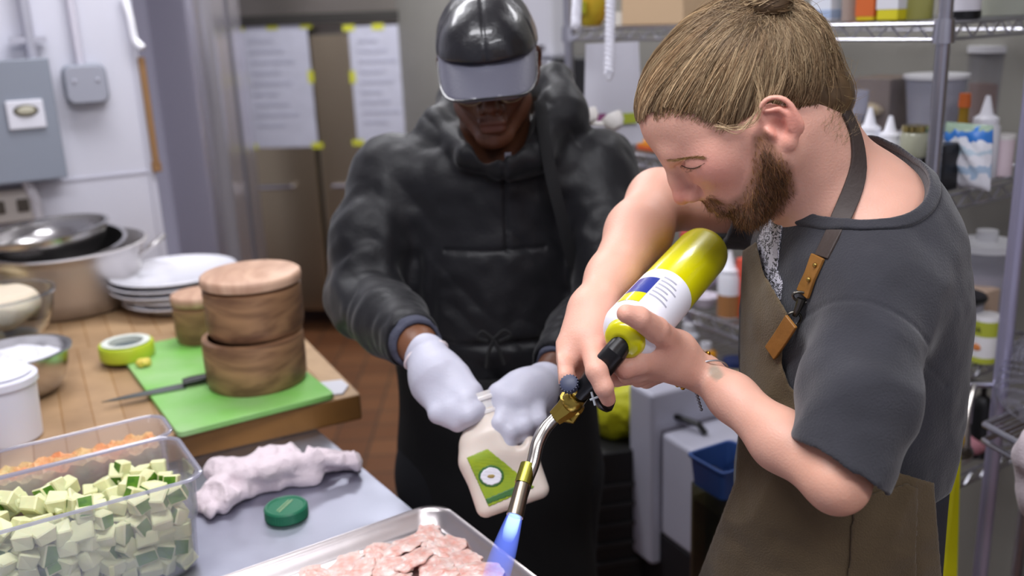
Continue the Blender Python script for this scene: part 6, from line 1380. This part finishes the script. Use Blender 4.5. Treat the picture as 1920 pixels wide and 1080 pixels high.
for px, py in ((1528, 497), (1516, 524), (1462, 640), (1477, 618)): rv.ball(hit(body_shirt_only, px, py, back=0.0115), 0.0028, 10)
rv.build('rivets', BRS_R if False else mat('rivet_brass', 'a48a4c', 0.35, 1.0), cook, world=True)
cl0 = hit(body_shirt_only, 1503, 560, back=0.009); cl1 = hit(body_shirt_only, 1490, 592, back=0.012)
m = MB(); m.tube([cl0, cl0*0.5+cl1*0.5+(-FW)*0.002, cl1], [0.0055, 0.0045, 0.003], 10)
ca = nrm(cl1-cl0); cb_ = nrm(np.cross(ca, FW))
m.tube([cl1+(ca*math.cos(a)+cb_*math.sin(a))*0.0085+ca*0.004 for a in np.linspace(0, 6.283, 21)[:-1]], 0.0016, 8, closed=True)
m.tube([cl0+(ca*math.cos(a)*0.006+cb_*math.sin(a)*0.011)-ca*0.002 for a in np.linspace(0, 6.283, 21)[:-1]], 0.0016, 8, closed=True)
m.build('strap_clasp', mat('clasp_steel', '6a665e', 0.3, 1.0), cook, world=True)
# printed front of the T-shirt
pm = POLY([(1420, 448), (1437, 415), (1456, 398), (1468, 420), (1462, 470), (1458, 505), (1469, 532), (1460, 592), (1436, 556), (1418, 512)], 1.0, 1.35)
PR = bpy.data.materials.new('shirt_print'); PR.use_nodes = True; nt = PR.node_tree; b_ = nt.nodes['Principled BSDF']; b_.inputs['Roughness'].default_value = 0.8
tc = nt.nodes.new('ShaderNodeTexCoord'); mp = nt.nodes.new('ShaderNodeMapping'); mp.inputs['Scale'].default_value = (1, 1, 0.35); vo = nt.nodes.new('ShaderNodeTexVoronoi'); vo.feature = 'DISTANCE_TO_EDGE'; vo.inputs['Scale'].default_value = 62
nz_ = nt.nodes.new('ShaderNodeTexNoise'); nz_.inputs['Scale'].default_value = 30; vm_ = nt.nodes.new('ShaderNodeMix'); vm_.data_type = 'VECTOR'; vm_.inputs[0].default_value = 0.03
rp_ = nt.nodes.new('ShaderNodeValToRGB'); rp_.color_ramp.elements[0].position = 0.05; rp_.color_ramp.elements[0].color = (*lin('16161a'), 1); rp_.color_ramp.elements[1].position = 0.09; rp_.color_ramp.elements[1].color = (*lin('c4c2cc'), 1)
for a, c in ((tc.outputs['Object'], mp.inputs[0]), (mp.outputs[0], vm_.inputs[4]), (nz_.outputs['Color'], vm_.inputs[5]), (vm_.outputs[1], vo.inputs['Vector']), (vo.outputs['Distance'], rp_.inputs[0]), (rp_.outputs[0], b_.inputs['Base Color'])): nt.links.new(a, c)
sculpt(I(I(OFF(shirt_body, 0.0016), lambda p: -(shirt_body(p)+0.002), 0.001), pm, 0.001), W(1440, 500, 1.2)-0.16, W(1440, 500, 1.2)+0.16, 0.0018, 'shirt_print', PR, cook)
# bracelets on the left wrist
wd_ = nrm(LW-LE); w1 = nrm(np.cross(wd_, FW)); w2 = np.cross(wd_, w1)
def loop(c, r, tilt=0.0, n=36): return [c+(w1*math.cos(a)+w2*math.sin(a))*r+wd_*tilt*math.cos(a) for a in np.linspace(0, 6.283, n+1)[:-1]]
wc_ = W(1301, 694, 1.165)
m = MB(); m.tube(loop(wc_, 0.0262, 0.003), 0.0013, 6, closed=True)
for p_ in loop(wc_, 0.0264, 0.003, 15): m.ball(p_, 0.0032, 10)
m.build('bead_bracelet', mat('gold', 'b98a34', 0.28, 1.0), cook, world=True)
wc3 = W(1322, 704, 1.158); m = MB(); lp = loop(wc3, 0.0262, 0.012, 44); m.tube(lp, 0.0012, 6, closed=True); cbr = m.build('cord_bracelet', mat('cord_silver', '9a9a9e', 0.35, 0.8), cook, world=True)
low = sorted(lp, key=lambda q: q@UP)[0]; m = MB()
for k in range(7): q = low-UP*0.004*k+RT*0.0012*k; m.ball(q, 0.0022, 8)
m.build('bracelet_charm', mat('cord_silver', '9a9a9e', 0.35, 0.8), cbr, world=True)

apro = U(skd, k=0)
pk_ = POLY([(1600, 935), (1700, 905), (1722, 915), (1716, 1200), (1580, 1200)], 0.9, 1.30)
sculpt(I(I(OFF(skd, 0.0035), lambda p: -(skd(p)-0.0005), 0.001), pk_, 0.002), W(1650, 1010, 1.15)-0.17, W(1650, 1010, 1.15)+0.17, 0.0026, 'apron_pocket', APR, cook)

# near eyebrow and the lash line of the lowered lid, laid on the skin
def on_skin(pxs, n, back=0.0004): return np.array([hit(body, q[0], q[1], 0.9, 1.4, back) for q in spline([(x, y, 0) for x, y in pxs], n)])
eb_ = on_skin([(1249, 300), (1268, 300), (1290, 296), (1312, 295), (1330, 299)], 60); ebs = []
for k in range(260):
    i = rnd.randrange(0, 50); a = eb_[i]+(UP*rnd.gauss(0, 0.0014))-FW*0.0002; b = eb_[min(59, i+rnd.randint(6, 10))]+UP*rnd.gauss(0.0006, 0.0014)-FW*0.0008; ebs.append([a+(b-a)*q-FW*0.0008*math.sin(math.pi*q) for q in np.linspace(0, 1, 6)])
strands(np.array(ebs), 0.00016, 'eyebrow', HAIR, cook, np.array([np.array(lin(['8a6b42', '6e5230', 'a0804f'][k % 3])) for k in range(260)]))
la_ = on_skin([(1276, 309), (1286, 314), (1299, 316), (1311, 312), (1321, 306)], 40); m = MB(); m.tube(la_, [0.0003+0.0005*math.sin(math.pi*k/39) for k in range(40)], 6); m.build('lash_line', mat('lash_brown', '3a261a', 0.6), cook, world=True)
lss = []
for k in range(70):
    a = la_[rnd.randrange(2, 34)]; dr_ = nrm(-UP*0.75-RT*0.5-FW*0.5+nr.normal(0, 0.12, 3)); lss.append([a+dr_*0.0055*q+UP*0.0012*q*q for q in np.linspace(0, 1, 6)])
strands(np.array(lss), 0.00014, 'eyelashes', HAIR, cook, np.tile(lin('5a4028'), (70, 1)))
# ================================================================== PERSON in black hooded jacket and leather cap
DSKIN = mat('dark_skin', '6b4430', 0.42, sss=0.1, attr=True, bump=0.2, bscale=300)
JACK = mat('jacket_nylon', '0f0f13', 0.5, bump=0.25, bscale=160, roughvar=0.06, sheen=0.1)
JACK.node_tree.nodes['Principled BSDF'].inputs['Specular IOR Level'].default_value = 0.3
BLK = mat('black_canvas', '0e0e10', 0.85, bump=0.4, bscale=260)
GO = W(916, 112, 1.62); _th = math.radians(15)
_gf = -FW*np.array([1, 1, 1]); 
g_up0 = np.array([0, 0, 1.0]); g_fr0 = nrm(np.array([-GO[0]*0.6-0.02, -1.0, 0]))
g_f = nrm(g_fr0*math.cos(_th)-g_up0*math.sin(_th)); g_u = nrm(g_fr0*math.sin(_th)+g_up0*math.cos(_th)); g_l = np.cross(g_u, g_f)
# slight tilt of the head
_tl = math.radians(-3); g_u2 = g_u*math.cos(_tl)+g_l*math.sin(_tl); g_l = g_l*math.cos(_tl)-g_u*math.sin(_tl); g_u = g_u2
def Gd(f, l, u): return GO+(g_f*f+g_l*l+g_u*u)*0.001
GA = (g_f, g_l, g_u)
def gell(c, r): return ell(Gd(*c), np.array(r)*0.001, GA)
def gcap(a, b, ra, rb=None): return cap(Gd(*a), Gd(*b), ra*0.001, (ra if rb is None else rb)*0.001)
g_skull = U(gell((-6, 0, 24), (102, 73, 84)), (gell((50, 0, 30), (56, 56, 50)), 0.03), k=0.02)
g_face = U(g_skull, (gell((52, 0, -30), (50, 54, 60)), 0.03), (gcap((95, -26, 8), (95, 26, 8), 12), 0.02),
    (gell((66, 36, -32), (26, 22, 22)), 0.02), (gell((66, -36, -32), (26, 22, 22)), 0.02),
    (gcap((12, 48, -72), (76, 18, -108), 16, 14), 0.025), (gcap((12, -48, -72), (76, -18, -108), 16, 14), 0.025),
    (gell((84, 0, -108), (18, 20, 16)), 0.02), (gell((86, 0, -64), (26, 28, 26)), 0.02), k=0.02)
for s_ in (1, -1): g_face = D(g_face, gell((112, 32*s_, -14), (15, 16, 10)), 0.012)
g_face = U(g_face, (gell((84, 31, -15), (15, 15, 12)), 0.004), (gell((84, -31, -15), (15, 15, 12)), 0.004),
    (gell((104, 0, -28), (20, 12, 28)), 0.012), (gcap((112, 0, -14), (124, 0, -36), 8, 10), 0.01), (gell((125, 0, -40), (11, 12, 10)), 0.006),
    (gell((112, 15, -46), (12, 8, 9)), 0.006), (gell((112, -15, -46), (12, 8, 9)), 0.006),
    (gcap((108, -17, -70), (108, 17, -70), 7), 0.006), (gcap((106, -15, -82), (106, 15, -82), 8), 0.006), k=0.01)
for s_ in (1, -1):
    g_face = D(g_face, gell((117, 8*s_, -54), (7, 4, 5)), 0.003)
    er = chain([Gd(-2, 74*s_, 2), Gd(-16, 84*s_, 10), Gd(-30, 88*s_, -6), Gd(-28, 86*s_, -26), Gd(-16, 78*s_, -46), Gd(-6, 74*s_, -50)], [0.004]*6)
    eb = ell(Gd(-14, 76*s_, -20), (0.018, 0.006, 0.030), (g_f*0.9-g_l*s_*0.45, g_l*s_*0.9+g_f*0.45, g_u))
    g_face = U(g_face, (D(U(eb, (er, 0.004)), ell(Gd(-16, 86*s_, -20), (0.012, 0.009, 0.018), GA), 0.004), 0.006))
g_face = D(g_face, gcap((115, -17, -76), (115, 17, -76), 2), 0.004)
GN = W(935, 300, 1.72)
g_neck = U(cap(Gd(-30, 0, -50), GN, 0.056, 0.062), (cap(Gd(-5, 0, -70), GN, 0.048, 0.055), 0.03), k=0.03)
RSh = W(742, 335, 1.76); LSh = W(1118, 322, 1.74)
RE2 = W(686, 562, 1.70); RC2 = W(776, 640, 1.50); RW2 = W(800, 668, 1.475)
LE2 = W(1150, 560, 1.66); LC2 = W(1052, 690, 1.485); LW2 = W(1022, 714, 1.455)
GCH = W(930, 440, 1.79); GWA = W(930, 640, 1.80); GHP = W(935, 850, 1.83)
_gs = nrm(LSh-RSh); G_T = (np.array([0, -1.0, 0]), np.array([1.0, 0, 0]), np.array([0, 0, 1.0]))
def g_torso(o=0.0):
    return U(ell(GCH, (0.125+o, 0.195+o, 0.21+o), G_T), (ell(GWA, (0.120+o, 0.175+o, 0.22+o), G_T), 0.06),
             (ell(GHP, (0.125+o, 0.18+o, 0.20+o), G_T), 0.06), (cap(RSh, LSh, 0.068+o), 0.06), (ell(GN-np.array([0, -0.02, 0.04]), (0.08+o, 0.13+o, 0.07+o), G_T), 0.06), k=0.05)
# gloved hands: the right one (left in the frame) closes on the jug's neck, the left one spreads over its shoulder
GLOVE = mat('glove', 'b6b6c4', 0.5, bump=0.2, bscale=220, sss=0.05)
r_glove = U(cap(W(798, 664, 1.478), W(822, 715, 1.445), 0.034, 0.041, flat=(FW+UP*0.4, 0.72)), (cap(W(822, 708, 1.445), W(852, 752, 1.43), 0.040, 0.034, flat=(FW+UP*0.4, 0.8)), 0.02),
    (fing([W(812, 742, 1.43), W(822, 775, 1.40), W(858, 792, 1.385), W(878, 790, 1.395)], [0.0165, 0.0150, 0.0135, 0.011]), 0.016),
    (fing([W(832, 738, 1.425), W(850, 768, 1.39), W(878, 780, 1.375), W(894, 780, 1.39)], [0.017, 0.0150, 0.0135, 0.011]), 0.014),
    (fing([W(852, 726, 1.42), W(876, 752, 1.39), W(892, 768, 1.385), W(900, 776, 1.40)], [0.017, 0.0150, 0.013, 0.0105]), 0.014),
    (fing([W(860, 706, 1.43), W(886, 734, 1.41), W(898, 752, 1.42), W(904, 764, 1.44)], [0.017, 0.0145, 0.013, 0.0105]), 0.014),
    (fing([W(826, 700, 1.47), W(862, 726, 1.475), W(892, 752, 1.47), W(908, 768, 1.46)], [0.017, 0.015, 0.013, 0.0105]), 0.012), k=0.006)
l_glove = U(cap(W(1020, 716, 1.452), W(990, 742, 1.425), 0.033, 0.040, flat=(FW+UP*0.5, 0.65)), (cap(W(990, 742, 1.425), W(968, 766, 1.405), 0.040, 0.036, flat=(FW+UP*0.5, 0.62)), 0.02),
    (fing([W(960, 730, 1.42), W(934, 738, 1.41), W(920, 756, 1.41), W(926, 772, 1.41)], [0.017, 0.015, 0.013, 0.0105]), 0.014),
    (fing([W(950, 765, 1.40), W(938, 796, 1.375), W(928, 822, 1.375), W(925, 842, 1.39)], [0.0155, 0.0140, 0.0125, 0.0105]), 0.010),
    (fing([W(966, 778, 1.395), W(958, 810, 1.37), W(952, 834, 1.37), W(949, 850, 1.385)], [0.0155, 0.0140, 0.0125, 0.0105]), 0.008),
    (fing([W(986, 776, 1.395), W(984, 800, 1.375), W(982, 818, 1.38), W(978, 826, 1.395)], [0.0150, 0.0135, 0.0120, 0.010]), 0.008),
    (fing([W(1006, 768, 1.40), W(1010, 788, 1.385), W(1006, 806, 1.39), W(1000, 812, 1.41)], [0.0140, 0.0125, 0.0110, 0.009]), 0.008), k=0.012)
g_legs = U(*[c for s in (1, -1) for c in (
    cap(GHP+np.array([0.09*s, 0, -0.05]), np.array([GHP[0]+0.095*s, GHP[1]-0.01, 0.48]), 0.085, 0.055),
    cap(np.array([GHP[0]+0.095*s, GHP[1]-0.01, 0.48]), np.array([GHP[0]+0.10*s, GHP[1]+0.01, 0.08]), 0.055, 0.038))], k=0.03)
g_body = U(g_face, (g_neck, 0.03), (g_torso(-0.02), 0.03),
    (chain([RSh, RE2, RC2, RW2], [0.048, 0.040, 0.030, 0.027], k=0.02), 0.03), (chain([LSh, LE2, LC2, LW2], [0.048, 0.040, 0.030, 0.027], k=0.02), 0.03),
    (OFF(r_glove, -0.003), 0.004), (OFF(l_glove, -0.003), 0.004), (g_legs, 0.03), k=0.02)
def g_col(p):
    c = np.tile(np.array(lin('5a3624')), (len(p), 1)); q = (p-GO)/0.001; f, l, u = q@g_f, q@g_l, q@g_u
    def mixc(c, col, w): w = np.clip(w, 0, 1)[:, None]; return c*(1-w)+np.array(lin(col))*w
    near = (q**2).sum(1) < 180**2
    c = mixc(c, '5a3026', near*gauss((f-108)**2+(l/3)**2+((u+76)*1.4)**2, 8))
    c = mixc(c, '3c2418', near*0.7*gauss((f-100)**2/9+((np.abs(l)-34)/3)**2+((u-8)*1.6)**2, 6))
    c = mixc(c, '8a5c40', 0.6*gauss(((p-W(780, 655, 1.48))**2).sum(1), 0.05))
    return c*(0.94+0.1*noise3(p.astype(np.float32)*50, 8)[:, None])
helper = thing('person', 'person in a black hooded jacket, black leather cap and white gloves, looking down', 'person', (GHP[0], GHP[1], 0))
sculpt(g_body, (-0.5, 1.2, 0.0), (0.4, 2.3, 1.85), 0.0032, 'body', DSKIN, helper, color=g_col)
rg_o = sculpt(r_glove, W(830, 730, 1.43)-0.14, W(830, 730, 1.43)+0.14, 0.0018, 'glove', GLOVE, helper)
sculpt(l_glove, W(980, 770, 1.40)-0.14, W(980, 770, 1.40)+0.14, 0.0018, 'glove', GLOVE, helper)
gc = MB(); _wa = nrm(W(822, 715, 1.445)-W(798, 664, 1.478)); _wb = nrm(np.cross(_wa, FW)); _wc2 = np.cross(_wa, _wb)
gc.tube([W(799, 667, 1.477)+(_wb*math.cos(a)*0.0355+_wc2*math.sin(a)*0.0275) for a in np.linspace(0, 6.283, 31)[:-1]], 0.0022, 6, closed=True)
gc.build('glove_cuff', mat('glove_roll', 'ecdfe0', 0.5), rg_o, world=True)
# jacket
_r1 = nrm(RE2-RSh); _r2 = nrm(RC2-RE2); _l2 = nrm(LC2-LE2)
slr = U(chain([RSh, RSh*0.5+RE2*0.5+np.array([-0.012, 0, 0]), RE2, RE2*0.45+RC2*0.55, RC2], [0.070, 0.072, 0.066, 0.060, 0.047], k=0.02), k=0.02)
sll = U(chain([LSh, LSh*0.5+LE2*0.5+np.array([0.008, 0, 0]), LE2, LE2*0.45+LC2*0.55, LC2], [0.070, 0.073, 0.066, 0.058, 0.046], k=0.02), k=0.02)
slr = I(slr, HALF(RC2, _r2), 0.004); sll = I(sll, HALF(LC2, _l2), 0.004)
hood = U(*[cap(W(x0, y0, d0), W(x1, y1, d1), r0, r1) for (x0, y0, d0, r0, x1, y1, d1, r1) in (
    (1052, 205, 1.70, 0.036, 1000, 290, 1.63, 0.024), (1040, 150, 1.76, 0.030, 1058, 215, 1.70, 0.038), (1000, 160, 1.86, 0.04, 1040, 160, 1.78, 0.034),
    (860, 190, 1.87, 0.035, 1000, 175, 1.88, 0.04), (818, 236, 1.74, 0.024, 860, 192, 1.86, 0.030), (818, 236, 1.74, 0.024, 880, 290, 1.64, 0.020), (1058, 230, 1.72, 0.036, 1040, 280, 1.76, 0.036), (880, 292, 1.63, 0.022, 950, 305, 1.615, 0.016), (1000, 290, 1.63, 0.022, 950, 305, 1.615, 0.016))], k=0.03)
j0 = U(g_torso(0.004), (slr, 0.03), (sll, 0.03), (hood, 0.02), k=0.02)
def jfold(p):
    q = p.astype(np.float32); r = -0.006*noise3(q*np.array([9, 9, 6], np.float32), 41)
    r += -0.005*np.abs(noise3(np.stack([(q@np.float32([0.7, 0.2, 0.6]))*26, (q@np.float32([-0.6, 0.3, 0.7]))*9, q[:, 1]*12], 1), 42))
    r += -0.0022*noise3(q*42, 43)
    for e_, dr in ((RE2, _r2), (LE2, _l2)):
        w = gauss(((p-e_)**2).sum(1), 0.085); r += -0.0045*w*np.sin(((p-e_)@dr)*110+6*noise3(q*11, 5))
    for e_, dr in ((RC2, _r2), (LC2, _l2)):
        w = gauss(((p-e_)**2).sum(1), 0.05); r += -0.0018*w*np.sin(((p-e_)@dr)*260+5*noise3(q*22, 6))
    pk = POLY([(880, 470), (1010, 470), (1010, 560), (880, 560)])(p)
    r += 0.003*gauss((p[:, 2]-W(930, 470, 1.66)[2])**2, 0.003)*(np.abs(p[:, 0]-GCH[0]) < 0.09)*(p[:, 1] < GCH[1])
    r += 0.004*gauss((p[:, 0]-W(948, 400, 1.66)[0])**2, 0.0025)*(p[:, 2] > W(948, 470, 1.66)[2])*(p[:, 1] < GCH[1])
    r += 0.006*gauss((p[:, 2]-W(930, 645, 1.68)[2])**2, 0.006)*(np.abs(p[:, 0]-GCH[0]) < 0.25)
    return r
j1 = DISP(j0, jfold)
head_hole = U(cap(Gd(-10, 0, -40), W(938, 275, 1.63), 0.078, 0.050), (cap(Gd(0, 0, 0), Gd(20, 0, -80), 0.085, 0.07), 0.02), k=0.02)
j2 = D(j1, head_hole, 0.006)
j2 = D(j2, I(cap(RC2-_r2*0.05, RW2+_r2*0.02, 0.040), HALF(RC2-_r2*0.05, -_r2)), 0.002); j2 = D(j2, I(cap(LC2-_l2*0.05, LW2+_l2*0.02, 0.039), HALF(LC2-_l2*0.05, -_l2)), 0.002)
j2 = I(j2, HALF((0, 0, W(930, 720, 1.7)[2]), (0, 0, -1)), 0.003)
sculpt(j2, (-0.55, 1.3, 0.75), (0.5, 2.2, 1.8), 0.0032, 'jacket', JACK, helper)
CUFF = mat('cuff_knit', '3d3f4e', 0.85, bump=0.5, bscale=300)
for C_, d_, nm in ((RC2, _r2, 'shirt_cuff'), (LC2, _l2, 'shirt_cuff')):
    cf = D(DISP(I(cap(C_-d_*0.05, C_+d_*0.05, 0.045, 0.038), HALF(C_+d_*(0.016 if C_ is RC2 else 0.008), d_), 0.004), lambda p: -0.002*noise3(p.astype(np.float32)*80, 3)), cap(C_-d_*0.02, C_+d_*0.08, 0.034, 0.032), 0.002)
    sculpt(cf, C_-0.09, C_+0.09, 0.0024, nm, CUFF, helper)
zp = MB(); z0_ = W(951, 285, 1.585); z1_ = W(955, 322, 1.60)
zp.box((0, 0, 0), (0.011, 0.003, 0.032)); zp.v = [tuple(Matrix.Translation(Vector((z0_+z1_)/2)) @ Vector(v)) for v in zp.v]
zp.build('zip_pull', mat('zip_metal', '8a8a92', 0.35, 1.0), helper, world=True, bevel=0.001)
st = MB(); st.tube(spline([W(1012, 190, 1.66), W(1020, 250, 1.60), W(1034, 330, 1.60), W(1056, 420, 1.625), W(1075, 500, 1.66)], 16), 0.011, 10, flat=0.2, nor=-FW)
st.build('neck_strap', BLK, helper, world=True)
tiem = MB()
for pts in ([(925, 636), (905, 622), (896, 634), (915, 640)], [(925, 636), (945, 620), (957, 630), (935, 641)], [(925, 637), (915, 665), (912, 690)], [(926, 637), (938, 662), (946, 684)]):
    tiem.tube(spline([W(x, y, 1.625) for x, y in pts], 14), 0.0035, 6)
tiem.build('apron_tie', BLK, helper, world=True)
# apron skirt, trousers, shoes
ap = U(cap(W(932, 700, 1.80), np.array([GHP[0]+0.01, GHP[1]-0.02, 0.5]), 0.150, 0.185), k=0.02)
apf = DISP(U((g_torso(0.018), 0), (ap, 0.05)), lambda p: -0.012*noise3(np.stack([p[:, 0]*11, p[:, 1]*11, p[:, 2]*2.5], 1).astype(np.float32), 51))
apg = I(I(I(apf, lambda p: -(apf(p)+0.006), 0.001), HALF((0, 0, W(930, 690, 1.7)[2]), (0, 0, 1)), 0.003), HALF((0, 0, 0.42), (0, 0, -1)), 0.003)
apg = I(apg, HALF((0, GHP[1]+0.06, 0), (0, 1, 0)), 0.002)
sculpt(apg, (-0.5, 1.4, 0.35), (0.4, 2.2, 1.2), 0.0045, 'apron', BLK, helper)
gt = I(U((g_torso(0.004), 0), (OFF(g_legs, 0.02), 0.05)), HALF((0, 0, 1.0), (0, 0, 1)), 0.003)
sculpt(gt, (-0.4, 1.5, 0.05), (0.4, 2.3, 1.05), 0.007, 'trousers', mat('black_trouser', '15161b', 0.9), helper)
for s_ in (1, -1):
    c_ = np.array([GHP[0]+0.10*s_, GHP[1]-0.05, 0.04])
    sculpt(I(U(ell(c_, (0.046, 0.13, 0.045)), (ell(c_+np.array([0, 0.06, 0.03]), (0.042, 0.06, 0.05)), 0.02)), HALF((0, 0, 0.002), (0, 0, -1))), c_-0.2, c_+0.2, 0.007, 'shoe', mat('black_leather', '141416', 0.4), helper)
# cap
LEA = mat('cap_leather', '17171b', 0.34, bump=0.35, bscale=170, coat=0.35, roughvar=0.06)
LEV = mat('visor_leather_sheen', '565662', 0.30, bump=0.2, bscale=220, coat=0.4)  # black leather, base greyed so the lamp reflection sits in the colour
c_dome = OFF(g_skull, 0.013)
def seam(p):
    q = (p-Gd(0, 0, 20)); x = q@g_f; y = q@g_l; a = np.arctan2(y, x); r = 0
    for k in range(6): r = r+0.0022*gauss((np.angle(np.exp(1j*(a-k*math.pi/3)))*np.sqrt(x*x+y*y))**2, 0.0022)
    return r-0.0012*noise3(p.astype(np.float32)*45, 61)
capm = D(I(DISP(c_dome, seam), HALF(Gd(0, 0, 22), -(g_u*1.0-g_f*0.10)), 0.004), OFF(g_skull, 0.003), 0.001)
cap_o = sculpt(capm, GO-0.2, GO+0.2, 0.0022, 'cap', LEA, helper)
# visor: a curved plate reaching out from the brow
vm = MB(); nu, nv_ = 33, 12; top = []; bot = []
for i in range(nu):
    a = (i/(nu-1)*2-1); ang = a*math.radians(64)
    for j in range(nv_):
        t = j/(nv_-1); R0 = np.array([96*math.cos(ang)+6, 90*math.sin(ang)]); ext = 80*(1-abs(a)**5)**0.5 if abs(a) < 1 else 0
        f_ = R0[0]+t*ext*(0.92); l_ = R0[1]*(1+0.04*t*(1-abs(a))); u_ = 33-t*ext*0.50-(l_/84)**2*16*(0.25+0.75*t)
        top.append(Gd(f_, l_, u_+1.7)); bot.append(Gd(f_, l_, u_-1.7))
n_ = nu*nv_; F_ = []
for i in range(nu-1):
    for j in range(nv_-1):
        q = (i*nv_+j, (i+1)*nv_+j, (i+1)*nv_+j+1, i*nv_+j+1); F_.append(q); F_.append(tuple(x+n_ for x in q[::-1]))
ring = [j for j in range(nv_)]+[i*nv_+nv_-1 for i in range(1, nu)]+[(nu-1)*nv_+j for j in range(nv_-2, -1, -1)]+[i*nv_ for i in range(nu-2, 0, -1)]
for k in range(len(ring)): a_, b_ = ring[k], ring[(k+1) % len(ring)]; F_.append((a_, b_, b_+n_, a_+n_))
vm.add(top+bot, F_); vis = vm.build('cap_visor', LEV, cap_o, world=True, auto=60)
sv = MB()
for tt in (0.97,):
    sv.tube([top[i*nv_+nv_-1] for i in range(nu)], 0.0022, 6)
sv.build('visor_edge', LEA, vis, world=True)
# spectacles: slim wire frame and lenses
gl = MB()
for s_ in (1, -1):
    cc = [Gd(116+3*math.cos(a), s_*32+22*math.cos(a), -20+15*math.sin(a)) for a in np.linspace(0, 6.283, 25)[:-1]]
    gl.tube(cc, 0.0012, 6, closed=True)
    gl.tube([Gd(114, s_*54, -16), Gd(70, s_*72, -12), Gd(0, s_*78, -8)], 0.0012, 6)
gl.tube([Gd(119, -10, -16), Gd(122, 0, -14), Gd(119, 10, -16)], 0.0012, 6)
sp = gl.build('spectacles', mat('frame_metal', '9a8a6a', 0.3, 1.0), helper, world=True)
for s_ in (1, -1):
    lm = MB(); lm.add([Gd(116.5, s_*32, -20)]+[Gd(116+3*math.cos(a), s_*32+21.5*math.cos(a), -20+14.5*math.sin(a)) for a in np.linspace(0, 6.283, 25)[:-1]]+[Gd(115.5, s_*32, -20)], [(0, 1+k, 1+(k+1) % 24) for k in range(24)]+[(25, 1+(k+1) % 24, 1+k) for k in range(24)])
    lm.build('lens', mat('lens_glass', 'ffffff', 0.03, trans=1.0, ior=1.3), sp, world=True)
